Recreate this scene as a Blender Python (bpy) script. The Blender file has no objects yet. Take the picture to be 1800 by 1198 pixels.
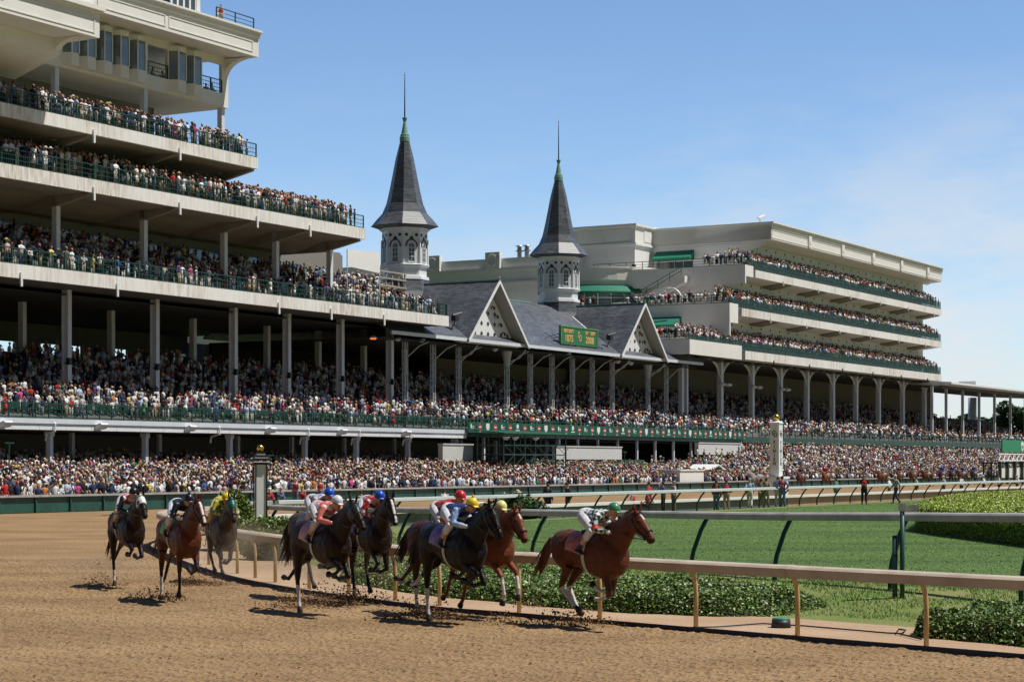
import bpy, bmesh, math, random
import numpy as np
from mathutils import Vector, Matrix, noise as mnoise
R = math.radians
random.seed(7); RNG = np.random.default_rng(11)
SC = bpy.context.scene
COL = SC.collection

# ---------------------------------------------------------------- camera
HC = 2.8; F = 3500.0; HZ = 812.0           # camera height, focal length in photo pixels, horizon row
cam_d = bpy.data.cameras.new('camera'); cam = bpy.data.objects.new('camera', cam_d); COL.objects.link(cam)
cam.location = (0, 0, HC); cam.rotation_euler = (R(90), 0, 0)
cam_d.sensor_width = 36; cam_d.lens = 36 * F / 1800; cam_d.shift_y = (HZ - 599) / 1800
cam_d.clip_end = 5000; cam_d.clip_start = .5
SC.camera = cam

# ---------------------------------------------------------------- world and sun
SUN_EL, SUN_AZ = R(61), R(98)
w = bpy.data.worlds.new('World'); SC.world = w; w.use_nodes = True
nt = w.node_tree; nt.nodes.clear()
def N(nt, t, **k):
    n = nt.nodes.new(t)
    for a, b in k.items(): setattr(n, a, b)
    return n
out = N(nt, 'ShaderNodeOutputWorld'); bg = N(nt, 'ShaderNodeBackground'); sky = N(nt, 'ShaderNodeTexSky')
sky.sky_type = 'NISHITA'; sky.sun_disc = False; sky.sun_elevation = SUN_EL; sky.sun_rotation = SUN_AZ
sky.air_density = 1.0; sky.dust_density = .25; sky.ozone_density = 2.2
tc = N(nt, 'ShaderNodeTexCoord'); sep = N(nt, 'ShaderNodeSeparateXYZ'); nt.links.new(tc.outputs['Generated'], sep.inputs[0])
mp = N(nt, 'ShaderNodeMapping'); mp.inputs['Scale'].default_value = (4, 4, 13); nt.links.new(tc.outputs['Generated'], mp.inputs[0])
nz = N(nt, 'ShaderNodeTexNoise'); nz.inputs['Scale'].default_value = 1.9; nz.inputs['Detail'].default_value = 9; nz.inputs['Roughness'].default_value = .62
nt.links.new(mp.outputs[0], nz.inputs['Vector'])
rmp = N(nt, 'ShaderNodeMapRange'); rmp.inputs[1].default_value = .40; rmp.inputs[2].default_value = .62; rmp.inputs[3].default_value = 0; rmp.inputs[4].default_value = 1
nt.links.new(nz.outputs['Fac'], rmp.inputs[0])
# clouds: thicker low down and towards the right
lo = N(nt, 'ShaderNodeMapRange'); lo.inputs[1].default_value = .20; lo.inputs[2].default_value = .07; lo.inputs[3].default_value = 0; lo.inputs[4].default_value = 1
nt.links.new(sep.outputs['Z'], lo.inputs[0])
rt = N(nt, 'ShaderNodeMapRange'); rt.inputs[1].default_value = -.12; rt.inputs[2].default_value = .22; rt.inputs[3].default_value = .22; rt.inputs[4].default_value = 1
nt.links.new(sep.outputs['X'], rt.inputs[0])
m1 = N(nt, 'ShaderNodeMath', operation='MULTIPLY'); nt.links.new(lo.outputs[0], m1.inputs[0]); nt.links.new(rt.outputs[0], m1.inputs[1])
m2 = N(nt, 'ShaderNodeMath', operation='MULTIPLY'); nt.links.new(rmp.outputs[0], m2.inputs[0]); nt.links.new(m1.outputs[0], m2.inputs[1])
m3 = N(nt, 'ShaderNodeMath', operation='MULTIPLY'); nt.links.new(m2.outputs[0], m3.inputs[0]); m3.inputs[1].default_value = .85
tint = N(nt, 'ShaderNodeMix', data_type='RGBA', blend_type='MULTIPLY'); tint.inputs[0].default_value = 1
nt.links.new(sky.outputs[0], tint.inputs[6]); tint.inputs[7].default_value = (.76, .86, 1.0, 1)
mx = N(nt, 'ShaderNodeMix', data_type='RGBA'); nt.links.new(m3.outputs[0], mx.inputs[0])
nt.links.new(tint.outputs[2], mx.inputs[6]); mx.inputs[7].default_value = (5.0, 5.15, 5.4, 1)
br = N(nt, 'ShaderNodeMapRange', interpolation_type='SMOOTHSTEP'); br.inputs[1].default_value = -.25; br.inputs[2].default_value = .75; br.inputs[3].default_value = .38; br.inputs[4].default_value = 2.15
nt.links.new(sep.outputs['Y'], br.inputs[0])
bm_ = N(nt, 'ShaderNodeMix', data_type='RGBA', blend_type='MULTIPLY'); bm_.inputs[0].default_value = 1; nt.links.new(mx.outputs[2], bm_.inputs[6]); hz_ = N(nt, 'ShaderNodeMapRange'); hz_.inputs[1].default_value = .07; hz_.inputs[2].default_value = .26; hz_.inputs[3].default_value = .93; hz_.inputs[4].default_value = .80; nt.links.new(sep.outputs['Z'], hz_.inputs[0])
mz = N(nt, 'ShaderNodeMath', operation='MULTIPLY'); nt.links.new(br.outputs[0], mz.inputs[0]); nt.links.new(hz_.outputs[0], mz.inputs[1]); nt.links.new(mz.outputs[0], bm_.inputs[7])
nt.links.new(bm_.outputs[2], bg.inputs['Color']); bg.inputs['Strength'].default_value = .08
nt.links.new(bg.outputs[0], out.inputs[0])
sl = bpy.data.lights.new('sun', 'SUN'); sl.energy = 5.0; sl.angle = R(.53); sl.color = (1, .955, .88)
so = bpy.data.objects.new('sun', sl); COL.objects.link(so)
SUNV = Vector((math.sin(SUN_AZ) * math.cos(SUN_EL), math.cos(SUN_AZ) * math.cos(SUN_EL), math.sin(SUN_EL)))
so.rotation_euler = SUNV.to_track_quat('Z', 'Y').to_euler(); so.location = (0, 0, 90)
SC.view_settings.view_transform = 'Standard'; SC.view_settings.look = 'None'
SC.view_settings.exposure = -.04; SC.view_settings.gamma = 1
SC.cycles.max_bounces = 6; SC.cycles.transparent_max_bounces = 12; SC.cycles.use_denoising = True
SC.cycles.sample_clamp_indirect = 4

# ---------------------------------------------------------------- frame of the grandstands: s along the front, d back from the track
CU = np.array([.4993, .8664]); CV = np.array([-.8664, .4993]); ROT = math.atan2(CU[1], CU[0])
def SW(s, d): return (s * CU[0] + d * CV[0], s * CU[1] + d * CV[1])
def s_at(px, d):
    a = (px - 900) / F; Y = d / (.4993 - .8664 * a); return Y * (.4993 * a + .8664)
def depth(s, d): return .8664 * s + .4993 * d
def z_at(px, py, d):
    a = (px - 900) / F; Y = d / (.4993 - .8664 * a); return HC + (HZ - py) * Y / F
def gxy(px, py, z=0.):
    Y = (HC - z) * F / (py - HZ); return ((px - 900) / F * Y, Y)

# ---------------------------------------------------------------- materials
MATS = {}
def lin(c):
    return tuple(((v / 255) / 12.92 if v / 255 <= .04045 else ((v / 255 + .055) / 1.055) ** 2.4) for v in c)
def mat(name, col, rough=.7, metal=0., noise=0., nscale=3., col2=None, bump=0., bscale=20., spec=.5, stretch=None, alpha=1., trans=0., sheen=0.):
    if name in MATS: return MATS[name]
    m = bpy.data.materials.new(name); m.use_nodes = True; nt = m.node_tree
    b = nt.nodes['Principled BSDF']; b.inputs['Roughness'].default_value = rough; b.inputs['Metallic'].default_value = metal
    b.inputs['Base Color'].default_value = (*col, 1); b.inputs['Specular IOR Level'].default_value = spec
    b.inputs['Alpha'].default_value = alpha; b.inputs['Transmission Weight'].default_value = trans
    tc = N(nt, 'ShaderNodeTexCoord'); mp = N(nt, 'ShaderNodeMapping'); nt.links.new(tc.outputs['Object'], mp.inputs[0])
    if stretch: mp.inputs['Scale'].default_value = stretch
    if noise or col2:
        n = N(nt, 'ShaderNodeTexNoise'); n.inputs['Scale'].default_value = nscale; n.inputs['Detail'].default_value = 6; n.inputs['Roughness'].default_value = .6
        nt.links.new(mp.outputs[0], n.inputs['Vector'])
        r = N(nt, 'ShaderNodeMapRange'); r.inputs[1].default_value = .3; r.inputs[2].default_value = .7
        nt.links.new(n.outputs['Fac'], r.inputs[0])
        mx = N(nt, 'ShaderNodeMix', data_type='RGBA'); nt.links.new(r.outputs[0], mx.inputs[0])
        c2 = col2 if col2 else tuple(v * (1 - noise) for v in col)
        mx.inputs[6].default_value = (*c2, 1); mx.inputs[7].default_value = (*col, 1)
        nt.links.new(mx.outputs[2], b.inputs['Base Color'])
    if bump:
        n2 = N(nt, 'ShaderNodeTexNoise'); n2.inputs['Scale'].default_value = bscale; n2.inputs['Detail'].default_value = 5
        nt.links.new(mp.outputs[0], n2.inputs['Vector'])
        bp = N(nt, 'ShaderNodeBump'); bp.inputs['Strength'].default_value = bump; bp.inputs['Distance'].default_value = .1
        nt.links.new(n2.outputs['Fac'], bp.inputs['Height']); nt.links.new(bp.outputs[0], b.inputs['Normal'])
    MATS[name] = m; return m
def attr_mat(name, rough=.7, spec=.4, noise=.0, nscale=20., bump=0., bscale=60.):
    if name in MATS: return MATS[name]
    m = mat(name, (1, 1, 1), rough, spec=spec, bump=bump, bscale=bscale); nt = m.node_tree; b = nt.nodes['Principled BSDF']
    a = N(nt, 'ShaderNodeAttribute', attribute_name='Col')
    src = a.outputs['Color']
    if noise:
        tc = N(nt, 'ShaderNodeTexCoord'); n = N(nt, 'ShaderNodeTexNoise'); n.inputs['Scale'].default_value = nscale; n.inputs['Detail'].default_value = 5
        nt.links.new(tc.outputs['Object'], n.inputs['Vector'])
        r = N(nt, 'ShaderNodeMapRange'); r.inputs[1].default_value = .3; r.inputs[2].default_value = .7; r.inputs[3].default_value = 1 - noise; r.inputs[4].default_value = 1 + noise * .5
        nt.links.new(n.outputs['Fac'], r.inputs[0])
        mx = N(nt, 'ShaderNodeMix', data_type='RGBA', blend_type='MULTIPLY'); mx.inputs[0].default_value = 1
        nt.links.new(src, mx.inputs[6]); nt.links.new(r.outputs[0], mx.inputs[7]); src = mx.outputs[2]
    nt.links.new(src, b.inputs['Base Color']); return m

# concrete with rain streaks
def streak_mat(name, col, dark, amt=.5):
    m = mat(name, col, .85, bump=.15, bscale=8); nt = m.node_tree; b = nt.nodes['Principled BSDF']
    tc = N(nt, 'ShaderNodeTexCoord'); mp = N(nt, 'ShaderNodeMapping'); mp.inputs['Scale'].default_value = (2.2, 2.2, .25); nt.links.new(tc.outputs['Object'], mp.inputs[0])
    n = N(nt, 'ShaderNodeTexNoise'); n.inputs['Scale'].default_value = 1.6; n.inputs['Detail'].default_value = 8; n.inputs['Roughness'].default_value = .7; nt.links.new(mp.outputs[0], n.inputs['Vector'])
    r = N(nt, 'ShaderNodeMapRange'); r.inputs[1].default_value = .42; r.inputs[2].default_value = .66; r.inputs[4].default_value = amt; nt.links.new(n.outputs['Fac'], r.inputs[0])
    n3 = N(nt, 'ShaderNodeTexNoise'); n3.inputs['Scale'].default_value = .12; nt.links.new(tc.outputs['Object'], n3.inputs['Vector'])
    r3 = N(nt, 'ShaderNodeMapRange'); r3.inputs[1].default_value = .35; r3.inputs[2].default_value = .65; nt.links.new(n3.outputs['Fac'], r3.inputs[0])
    mu = N(nt, 'ShaderNodeMath', operation='MULTIPLY'); nt.links.new(r.outputs[0], mu.inputs[0]); nt.links.new(r3.outputs[0], mu.inputs[1])
    mx = N(nt, 'ShaderNodeMix', data_type='RGBA'); nt.links.new(mu.outputs[0], mx.inputs[0]); mx.inputs[6].default_value = (*col, 1); mx.inputs[7].default_value = (*dark, 1)
    nt.links.new(mx.outputs[2], b.inputs['Base Color']); return m
M_CONC = streak_mat('concrete', (.80, .79, .76), (.38, .28, .18), 1.0)
M_CREAM = mat('cream_stucco', (.78, .765, .72), .85, noise=.1, nscale=.5)
M_CREAM2 = mat('beige_stucco', (.80, .79, .76), .85, noise=.12, nscale=.4)
M_WHITEW = mat('white_siding', (.74, .74, .73), .7, noise=.06, nscale=2)
M_STEEL = mat('painted_steel', (.68, .71, .76), .5, noise=.1, nscale=2)
M_WHITE = mat('white_paint', (.78, .79, .79), .5, noise=.07, nscale=3)
M_DARK = mat('shaded_soffit', (.05, .045, .04), .9, noise=.3, nscale=1)  # near-black ceilings: the deep shade inside the stands is in the colour
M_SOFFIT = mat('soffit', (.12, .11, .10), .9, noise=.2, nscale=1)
M_SHADEWALL = mat('shaded_inner_wall', (.26, .24, .21), .9, noise=.15, nscale=.6)  # beige walls behind the seats, their shade painted into the tone
M_UNDER = mat('shaded_underside', (.30, .27, .235), .9, noise=.25, nscale=.8)  # darkened concrete: shade under the balconies is put into the colour
M_GLASS = mat('window_glass', (.05, .07, .08), .08, spec=1.0)
M_BAYGLASS = mat('bay_glass', (.20, .27, .28), .06, spec=1.0, noise=.5, nscale=.7)
M_GREEN = mat('green_paint', (.012, .07, .048), .45, noise=.3, nscale=3)
M_GREENB = mat('banner_green', (.01, .10, .055), .6, noise=.15, nscale=2)
M_AWN = mat('awning_green', (.01, .20, .12), .7, noise=.1, nscale=2)
M_MESH = mat('railing_mesh', (.012, .055, .045), .6, alpha=.55)
M_BLACK = mat('black_paint', (.015, .015, .017), .5)
M_SLATE = mat('slate', (.095, .105, .122), .47, spec=.5)
M_COPPER = mat('copper_patina', (.22, .42, .32), .6, noise=.35, nscale=4)
M_GOLD = mat('gold_ball', (.75, .52, .12), .25, metal=1.)
M_FLOOR = mat('stand_floor', (.12, .12, .12), .9, noise=.2, nscale=1)
# slate courses
def slate():
    nt = M_SLATE.node_tree; b = nt.nodes['Principled BSDF']
    tc = N(nt, 'ShaderNodeTexCoord'); mp = N(nt, 'ShaderNodeMapping'); mp.inputs['Scale'].default_value = (1.2, 1.2, 5.5); nt.links.new(tc.outputs['Object'], mp.inputs[0])
    v = N(nt, 'ShaderNodeTexVoronoi'); v.inputs['Scale'].default_value = 1.5; nt.links.new(mp.outputs[0], v.inputs['Vector'])
    n = N(nt, 'ShaderNodeTexNoise'); n.inputs['Scale'].default_value = .5; n.inputs['Detail'].default_value = 6; nt.links.new(tc.outputs['Object'], n.inputs['Vector'])
    h = N(nt, 'ShaderNodeSeparateColor'); nt.links.new(v.outputs['Color'], h.inputs[0])
    r = N(nt, 'ShaderNodeMapRange'); r.inputs[3].default_value = .6; r.inputs[4].default_value = 1.3; nt.links.new(h.outputs[0], r.inputs[0])
    r2 = N(nt, 'ShaderNodeMapRange'); r2.inputs[1].default_value = .3; r2.inputs[2].default_value = .7; r2.inputs[3].default_value = .8; r2.inputs[4].default_value = 1.2; nt.links.new(n.outputs['Fac'], r2.inputs[0])
    mm = N(nt, 'ShaderNodeMath', operation='MULTIPLY'); nt.links.new(r.outputs[0], mm.inputs[0]); nt.links.new(r2.outputs[0], mm.inputs[1])
    mx = N(nt, 'ShaderNodeMix', data_type='RGBA', blend_type='MULTIPLY'); mx.inputs[0].default_value = 1; mx.inputs[6].default_value = (.095, .105, .124, 1)
    nt.links.new(mm.outputs[0], mx.inputs[7]); nt.links.new(mx.outputs[2], b.inputs['Base Color'])
    w_ = N(nt, 'ShaderNodeTexWave', wave_type='BANDS', bands_direction='Z', wave_profile='SAW'); w_.inputs['Scale'].default_value = 1.1; nt.links.new(tc.outputs['Object'], w_.inputs['Vector'])
    bp = N(nt, 'ShaderNodeBump'); bp.inputs['Strength'].default_value = .5; bp.inputs['Distance'].default_value = .06
    nt.links.new(w_.outputs['Fac'], bp.inputs['Height']); nt.links.new(bp.outputs[0], b.inputs['Normal'])
slate()

# ---------------------------------------------------------------- objects
def tag(o, label=None, cat=None, group=None, kind=None):
    if label: o['label'] = label
    if cat: o['category'] = cat
    if group: o['group'] = group
    if kind: o['kind'] = kind
    return o
def empty(name, loc=(0, 0, 0), rz=0., label=None, cat=None, group=None):
    o = bpy.data.objects.new(name, None); COL.objects.link(o); o.location = loc; o.rotation_euler = (0, 0, rz); o.empty_display_size = .3
    return tag(o, label, cat, group)
def link(name, me, m, parent=None, loc=None):
    o = bpy.data.objects.new(name, me); COL.objects.link(o)
    if m is not None:
        me.materials.clear()
        for q in (m if isinstance(m, (list, tuple)) else [m]): me.materials.append(q)
    if parent is not None: o.parent = parent
    if loc is not None: o.location = loc
    return o
class MB:
    def __init__(s, off=(0, 0, 0)): s.v = []; s.f = []; s.m = []; s.off = off; s.cm = 0
    def add(s, vs, fs):
        b = len(s.v); s.v += [(x - s.off[0], y - s.off[1], z - s.off[2]) for x, y, z in vs]
        s.f += [tuple(b + i for i in f) for f in fs]; s.m += [s.cm] * len(fs); return s
    def box(s, x0, x1, y0, y1, z0, z1):
        return s.add([(x0, y0, z0), (x1, y0, z0), (x1, y1, z0), (x0, y1, z0), (x0, y0, z1), (x1, y0, z1), (x1, y1, z1), (x0, y1, z1)],
                     [(0, 3, 2, 1), (4, 5, 6, 7), (0, 1, 5, 4), (1, 2, 6, 5), (2, 3, 7, 6), (3, 0, 4, 7)])
    def prism(s, poly, a, b, axis):
        """poly: 2D outline swept along axis 0/1/2 from a to b."""
        def P(p, t):
            return (t, p[0], p[1]) if axis == 0 else ((p[0], t, p[1]) if axis == 1 else (p[0], p[1], t))
        n = len(poly); vs = [P(p, a) for p in poly] + [P(p, b) for p in poly]
        return s.add(vs, [tuple(range(n))[::-1], tuple(range(n, 2 * n))] + [(i, (i + 1) % n, n + (i + 1) % n, n + i) for i in range(n)])
    def lathe(s, prof, c, n=16, a0=0.):
        vs = []; fs = []
        for z, r in prof:
            for i in range(n):
                t = a0 + 2 * math.pi * i / n; vs.append((c[0] + r * math.cos(t), c[1] + r * math.sin(t), c[2] + z))
        for k in range(len(prof) - 1):
            for i in range(n):
                j = (i + 1) % n; fs.append((k * n + i, k * n + j, (k + 1) * n + j, (k + 1) * n + i))
        fs.append(tuple(range(n))[::-1]); fs.append(tuple((len(prof) - 1) * n + i for i in range(n)))
        return s.add(vs, fs)
    def tube(s, pts, ra, rb=None, side=(0, 1, 0), n=8):
        pts = [Vector(p) for p in pts]; K = len(pts)
        if not isinstance(ra, (list, tuple)): ra = [ra] * K
        if rb is None: rb = ra
        if not isinstance(rb, (list, tuple)): rb = [rb] * K
        side = Vector(side); vs = []; fs = []
        for k in range(K):
            t = (pts[min(k + 1, K - 1)] - pts[max(k - 1, 0)])
            if t.length < 1e-9: t = Vector((0, 0, 1))
            t.normalize(); a = side - t * side.dot(t)
            if a.length < .15: a = Vector((1, 0, .01)) - t * t.x
            a.normalize(); b = t.cross(a)
            for i in range(n):
                th = 2 * math.pi * i / n; q = pts[k] + a * (ra[k] * math.cos(th)) + b * (rb[k] * math.sin(th)); vs.append(tuple(q))
        for k in range(K - 1):
            for i in range(n):
                j = (i + 1) % n; fs.append((k * n + i, k * n + j, (k + 1) * n + j, (k + 1) * n + i))
        fs.append(tuple(range(n))[::-1]); fs.append(tuple((K - 1) * n + i for i in range(n)))
        return s.add(vs, fs)
    def ball(s, c, rx, ry=None, rz=None, n=10, m=6):
        ry = ry or rx; rz = rz or rx; vs = []; fs = []
        for k in range(1, m):
            ph = math.pi * k / m
            for i in range(n):
                t = 2 * math.pi * i / n; vs.append((c[0] + rx * math.sin(ph) * math.cos(t), c[1] + ry * math.sin(ph) * math.sin(t), c[2] - rz * math.cos(ph)))
        a = len(vs); vs += [(c[0], c[1], c[2] - rz), (c[0], c[1], c[2] + rz)]
        for k in range(m - 2):
            for i in range(n):
                j = (i + 1) % n; fs.append((k * n + i, k * n + j, (k + 1) * n + j, (k + 1) * n + i))
        for i in range(n):
            j = (i + 1) % n; fs.append((a, j, i)); fs.append((a + 1, (m - 2) * n + i, (m - 2) * n + j))
        return s.add(vs, fs)
    def mesh(s, name='mesh', fix=False):
        me = bpy.data.meshes.new(name); me.from_pydata(s.v, [], s.f)
        if len(set(s.m)) > 1: me.polygons.foreach_set('material_index', s.m)
        if fix:
            bm = bmesh.new(); bm.from_mesh(me); bmesh.ops.recalc_face_normals(bm, faces=bm.faces); bm.to_mesh(me); bm.free()
        me.update(); return me
    def build(s, name, m, parent=None, smooth=False, loc=None):
        me = s.mesh(name, True)
        if smooth: me.polygons.foreach_set('use_smooth', [True] * len(me.polygons))
        return link(name, me, m, parent, loc)
def np_mesh(name, V, T, C=None, domain='FACE', smooth=False):
    """triangle mesh from arrays, with one colour per face (or per vertex)"""
    me = bpy.data.meshes.new(name); n, k = len(V), T.shape[1]
    me.vertices.add(n); me.vertices.foreach_set('co', np.ascontiguousarray(V, dtype=np.float32).ravel())
    me.loops.add(T.size); me.loops.foreach_set('vertex_index', np.ascontiguousarray(T, dtype=np.int32).ravel())
    me.polygons.add(len(T)); me.polygons.foreach_set('loop_start', np.arange(0, T.size, k, dtype=np.int32))
    if smooth: me.polygons.foreach_set('use_smooth', np.ones(len(T), dtype=bool))
    me.update(calc_edges=True); me.validate()
    if C is not None:
        a = me.attributes.new('Col', 'FLOAT_COLOR', domain); c4 = np.ones((len(C), 4), dtype=np.float32); c4[:, :3] = C
        a.data.foreach_set('color', c4.ravel())
    return me
def remesh(mb, voxel, it=3, smooth=.5):
    me = mb.mesh('tmp', True); o = bpy.data.objects.new('tmp', me); COL.objects.link(o)
    m = o.modifiers.new('r', 'REMESH'); m.mode = 'VOXEL'; m.voxel_size = voxel; m.use_smooth_shade = True
    if it:
        q = o.modifiers.new('s', 'SMOOTH'); q.iterations = it; q.factor = smooth
    dg = bpy.context.evaluated_depsgraph_get(); r = bpy.data.meshes.new_from_object(o.evaluated_get(dg))
    bpy.data.objects.remove(o); bpy.data.meshes.remove(me); return r
def verts_of(me):
    a = np.empty(len(me.vertices) * 3, dtype=np.float32); me.vertices.foreach_get('co', a); return a.reshape(-1, 3)
def paint(me, C):
    a = me.attributes.new('Col', 'FLOAT_COLOR', 'POINT'); c4 = np.ones((len(C), 4), dtype=np.float32); c4[:, :3] = C
    a.data.foreach_set('color', c4.ravel())
def text(s, size, m, parent, loc, rot, name='lettering', ext=.01, width=1., bold=0.):
    cu = bpy.data.curves.new('t', 'FONT'); cu.body = s; cu.size = size; cu.align_x = 'CENTER'; cu.align_y = 'CENTER'; cu.extrude = ext; cu.offset = bold
    o = bpy.data.objects.new('t', cu); COL.objects.link(o); bpy.context.view_layer.update()
    dg = bpy.context.evaluated_depsgraph_get(); me = bpy.data.meshes.new_from_object(o.evaluated_get(dg)); bpy.data.objects.remove(o)
    t = link(name, me, m, parent); t.location = loc; t.rotation_euler = rot; t.scale = (width, 1, 1); return t
def stand(name, s0, d0, label, cat='building', group=None):
    x, y = SW(s0, d0); e = empty(name, (x, y, 0), ROT, label, cat, group); e['o'] = 0; del e['o']
    return e, (lambda: MB((s0, d0, 0)))
def railing(nb, s0, s1, d, z, name, parent, h=1.1, step=1.3, m=None, axis=0, mesh=True):
    b = nb(); n = max(1, int(abs(s1 - s0) / step))
    def bx(a0, a1, e0, e1, z0, z1):
        if axis == 0: b.box(a0, a1, e0, e1, z0, z1)
        else: b.box(e0, e1, a0, a1, z0, z1)
    for zz, t in ((z + h, .035), (z + h * .66, .02), (z + h * .36, .02), (z + .08, .025)): bx(s0, s1, d - t, d + t, zz - t, zz + t)
    for i in range(n + 1):
        a = s0 + (s1 - s0) * i / n; bx(a - .035, a + .035, d - .04, d + .04, z, z + h)
    if mesh:
        k = int(abs(s1 - s0) / .2)
        for i in range(k):
            a = s0 + (s1 - s0) * (i + .5) / k; bx(a - .007, a + .007, d - .007, d + .007, z + .08, z + h)
    return b.build(name, m or M_GREEN, parent)
# ================================================================ GROUND, TRACK, TURF
def crom(P, step=.6):
    P = [np.array(p, float) for p in P]; o = []
    for i in range(1, len(P) - 2):
        p0, p1, p2, p3 = P[i - 1:i + 3]; n = max(2, int(np.linalg.norm(p2 - p1) / step))
        for k in range(n):
            t = k / n; o.append(.5 * ((2 * p1) + (p2 - p0) * t + (2 * p0 - 5 * p1 + 4 * p2 - p3) * t * t + (3 * p1 - p0 - 3 * p2 + p3) * t ** 3))
    o.append(P[-2]); return np.array(o)
def SD(s, d): return tuple(SW(s, d))
K = crom([(60, -29), (50, -18.4), (27.5, 6.2), (16, 18.8), (7.3, 28.3), (4.5, 31.3), (.2, 36.0), (-1.86, 38.3), (-5.2, 44.2), (-7.6, 50.3), (-10.4, 59.8), (-12.4, 68.5), (-11.6, 76.5), SD(66, 50), SD(80, 50), SD(130, 50), SD(200, 50), SD(300, 50), SD(440, 50), SD(500, 50)], .5)
tg = np.gradient(K, axis=0); tg /= np.linalg.norm(tg, axis=1)[:, None]
KN = np.stack([tg[:, 1], -tg[:, 0]], 1)          # inward normal: to the right of travel (travel runs near -> far)
def k_dist(x, y):
    P = np.stack([np.ravel(x), np.ravel(y)], 1); out = np.empty(len(P))
    for a in range(0, len(P), 4000):
        q = P[a:a + 4000]; D = np.linalg.norm(q[:, None, :] - K[None], axis=2); i = D.argmin(1)
        out[a:a + 4000] = ((q - K[i]) * KN[i]).sum(1)
    return out
BERM = .3
def sstep(a, b, x): t = np.clip((np.asarray(x, float) - a) / (b - a), 0, 1); return t * t * (3 - 2 * t)
def gz(e): return BERM * sstep(3, 8, e)

def dirt_mat(name, c1, c2, c3, fine=26., bump=.6):
    m = mat(name, c1, .95, spec=.15); nt = m.node_tree; b = nt.nodes['Principled BSDF']
    tc = N(nt, 'ShaderNodeTexCoord'); mp = N(nt, 'ShaderNodeMapping'); mp.inputs['Rotation'].default_value = (0, 0, R(47)); mp.inputs['Scale'].default_value = (.75, 1.25, 1); nt.links.new(tc.outputs['Object'], mp.inputs[0])
    n1 = N(nt, 'ShaderNodeTexNoise'); n1.inputs['Scale'].default_value = .35; n1.inputs['Detail'].default_value = 7; nt.links.new(mp.outputs[0], n1.inputs['Vector'])
    n2 = N(nt, 'ShaderNodeTexNoise'); n2.inputs['Scale'].default_value = 9; n2.inputs['Detail'].default_value = 8; n2.inputs['Roughness'].default_value = .72; nt.links.new(mp.outputs[0], n2.inputs['Vector'])
    v = N(nt, 'ShaderNodeTexVoronoi'); v.inputs['Scale'].default_value = 15.; v.inputs['Randomness'].default_value = 1; nt.links.new(mp.outputs[0], v.inputs['Vector'])
    r1 = N(nt, 'ShaderNodeMapRange'); r1.inputs[1].default_value = .38; r1.inputs[2].default_value = .66; nt.links.new(n1.outputs['Fac'], r1.inputs[0])
    r2 = N(nt, 'ShaderNodeMapRange'); r2.inputs[1].default_value = .55; r2.inputs[2].default_value = .72; r2.inputs[4].default_value = .75; nt.links.new(n2.outputs['Fac'], r2.inputs[0])
    a = N(nt, 'ShaderNodeMix', data_type='RGBA'); nt.links.new(r1.outputs[0], a.inputs[0]); a.inputs[6].default_value = (*c1, 1); a.inputs[7].default_value = (*c2, 1)
    c = N(nt, 'ShaderNodeMix', data_type='RGBA'); nt.links.new(r2.outputs[0], c.inputs[0]); nt.links.new(a.outputs[2], c.inputs[6]); c.inputs[7].default_value = (*c3, 1)
    nt.links.new(c.outputs[2], b.inputs['Base Color'])
    ad = N(nt, 'ShaderNodeMath', operation='ADD'); nt.links.new(n2.outputs['Fac'], ad.inputs[0]); nt.links.new(v.outputs['Distance'], ad.inputs[1])
    bp = N(nt, 'ShaderNodeBump'); bp.inputs['Strength'].default_value = bump; bp.inputs['Distance'].default_value = .12
    nt.links.new(ad.outputs[0], bp.inputs['Height']); nt.links.new(bp.outputs[0], b.inputs['Normal']); return m
M_DIRT = dirt_mat('track_dirt', (.42, .275, .145), (.31, .195, .10), (.16, .098, .05), bump=.7)
M_SAND = dirt_mat('verge_sand', (.46, .33, .22), (.40, .27, .17), (.26, .16, .09), bump=.25)
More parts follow.
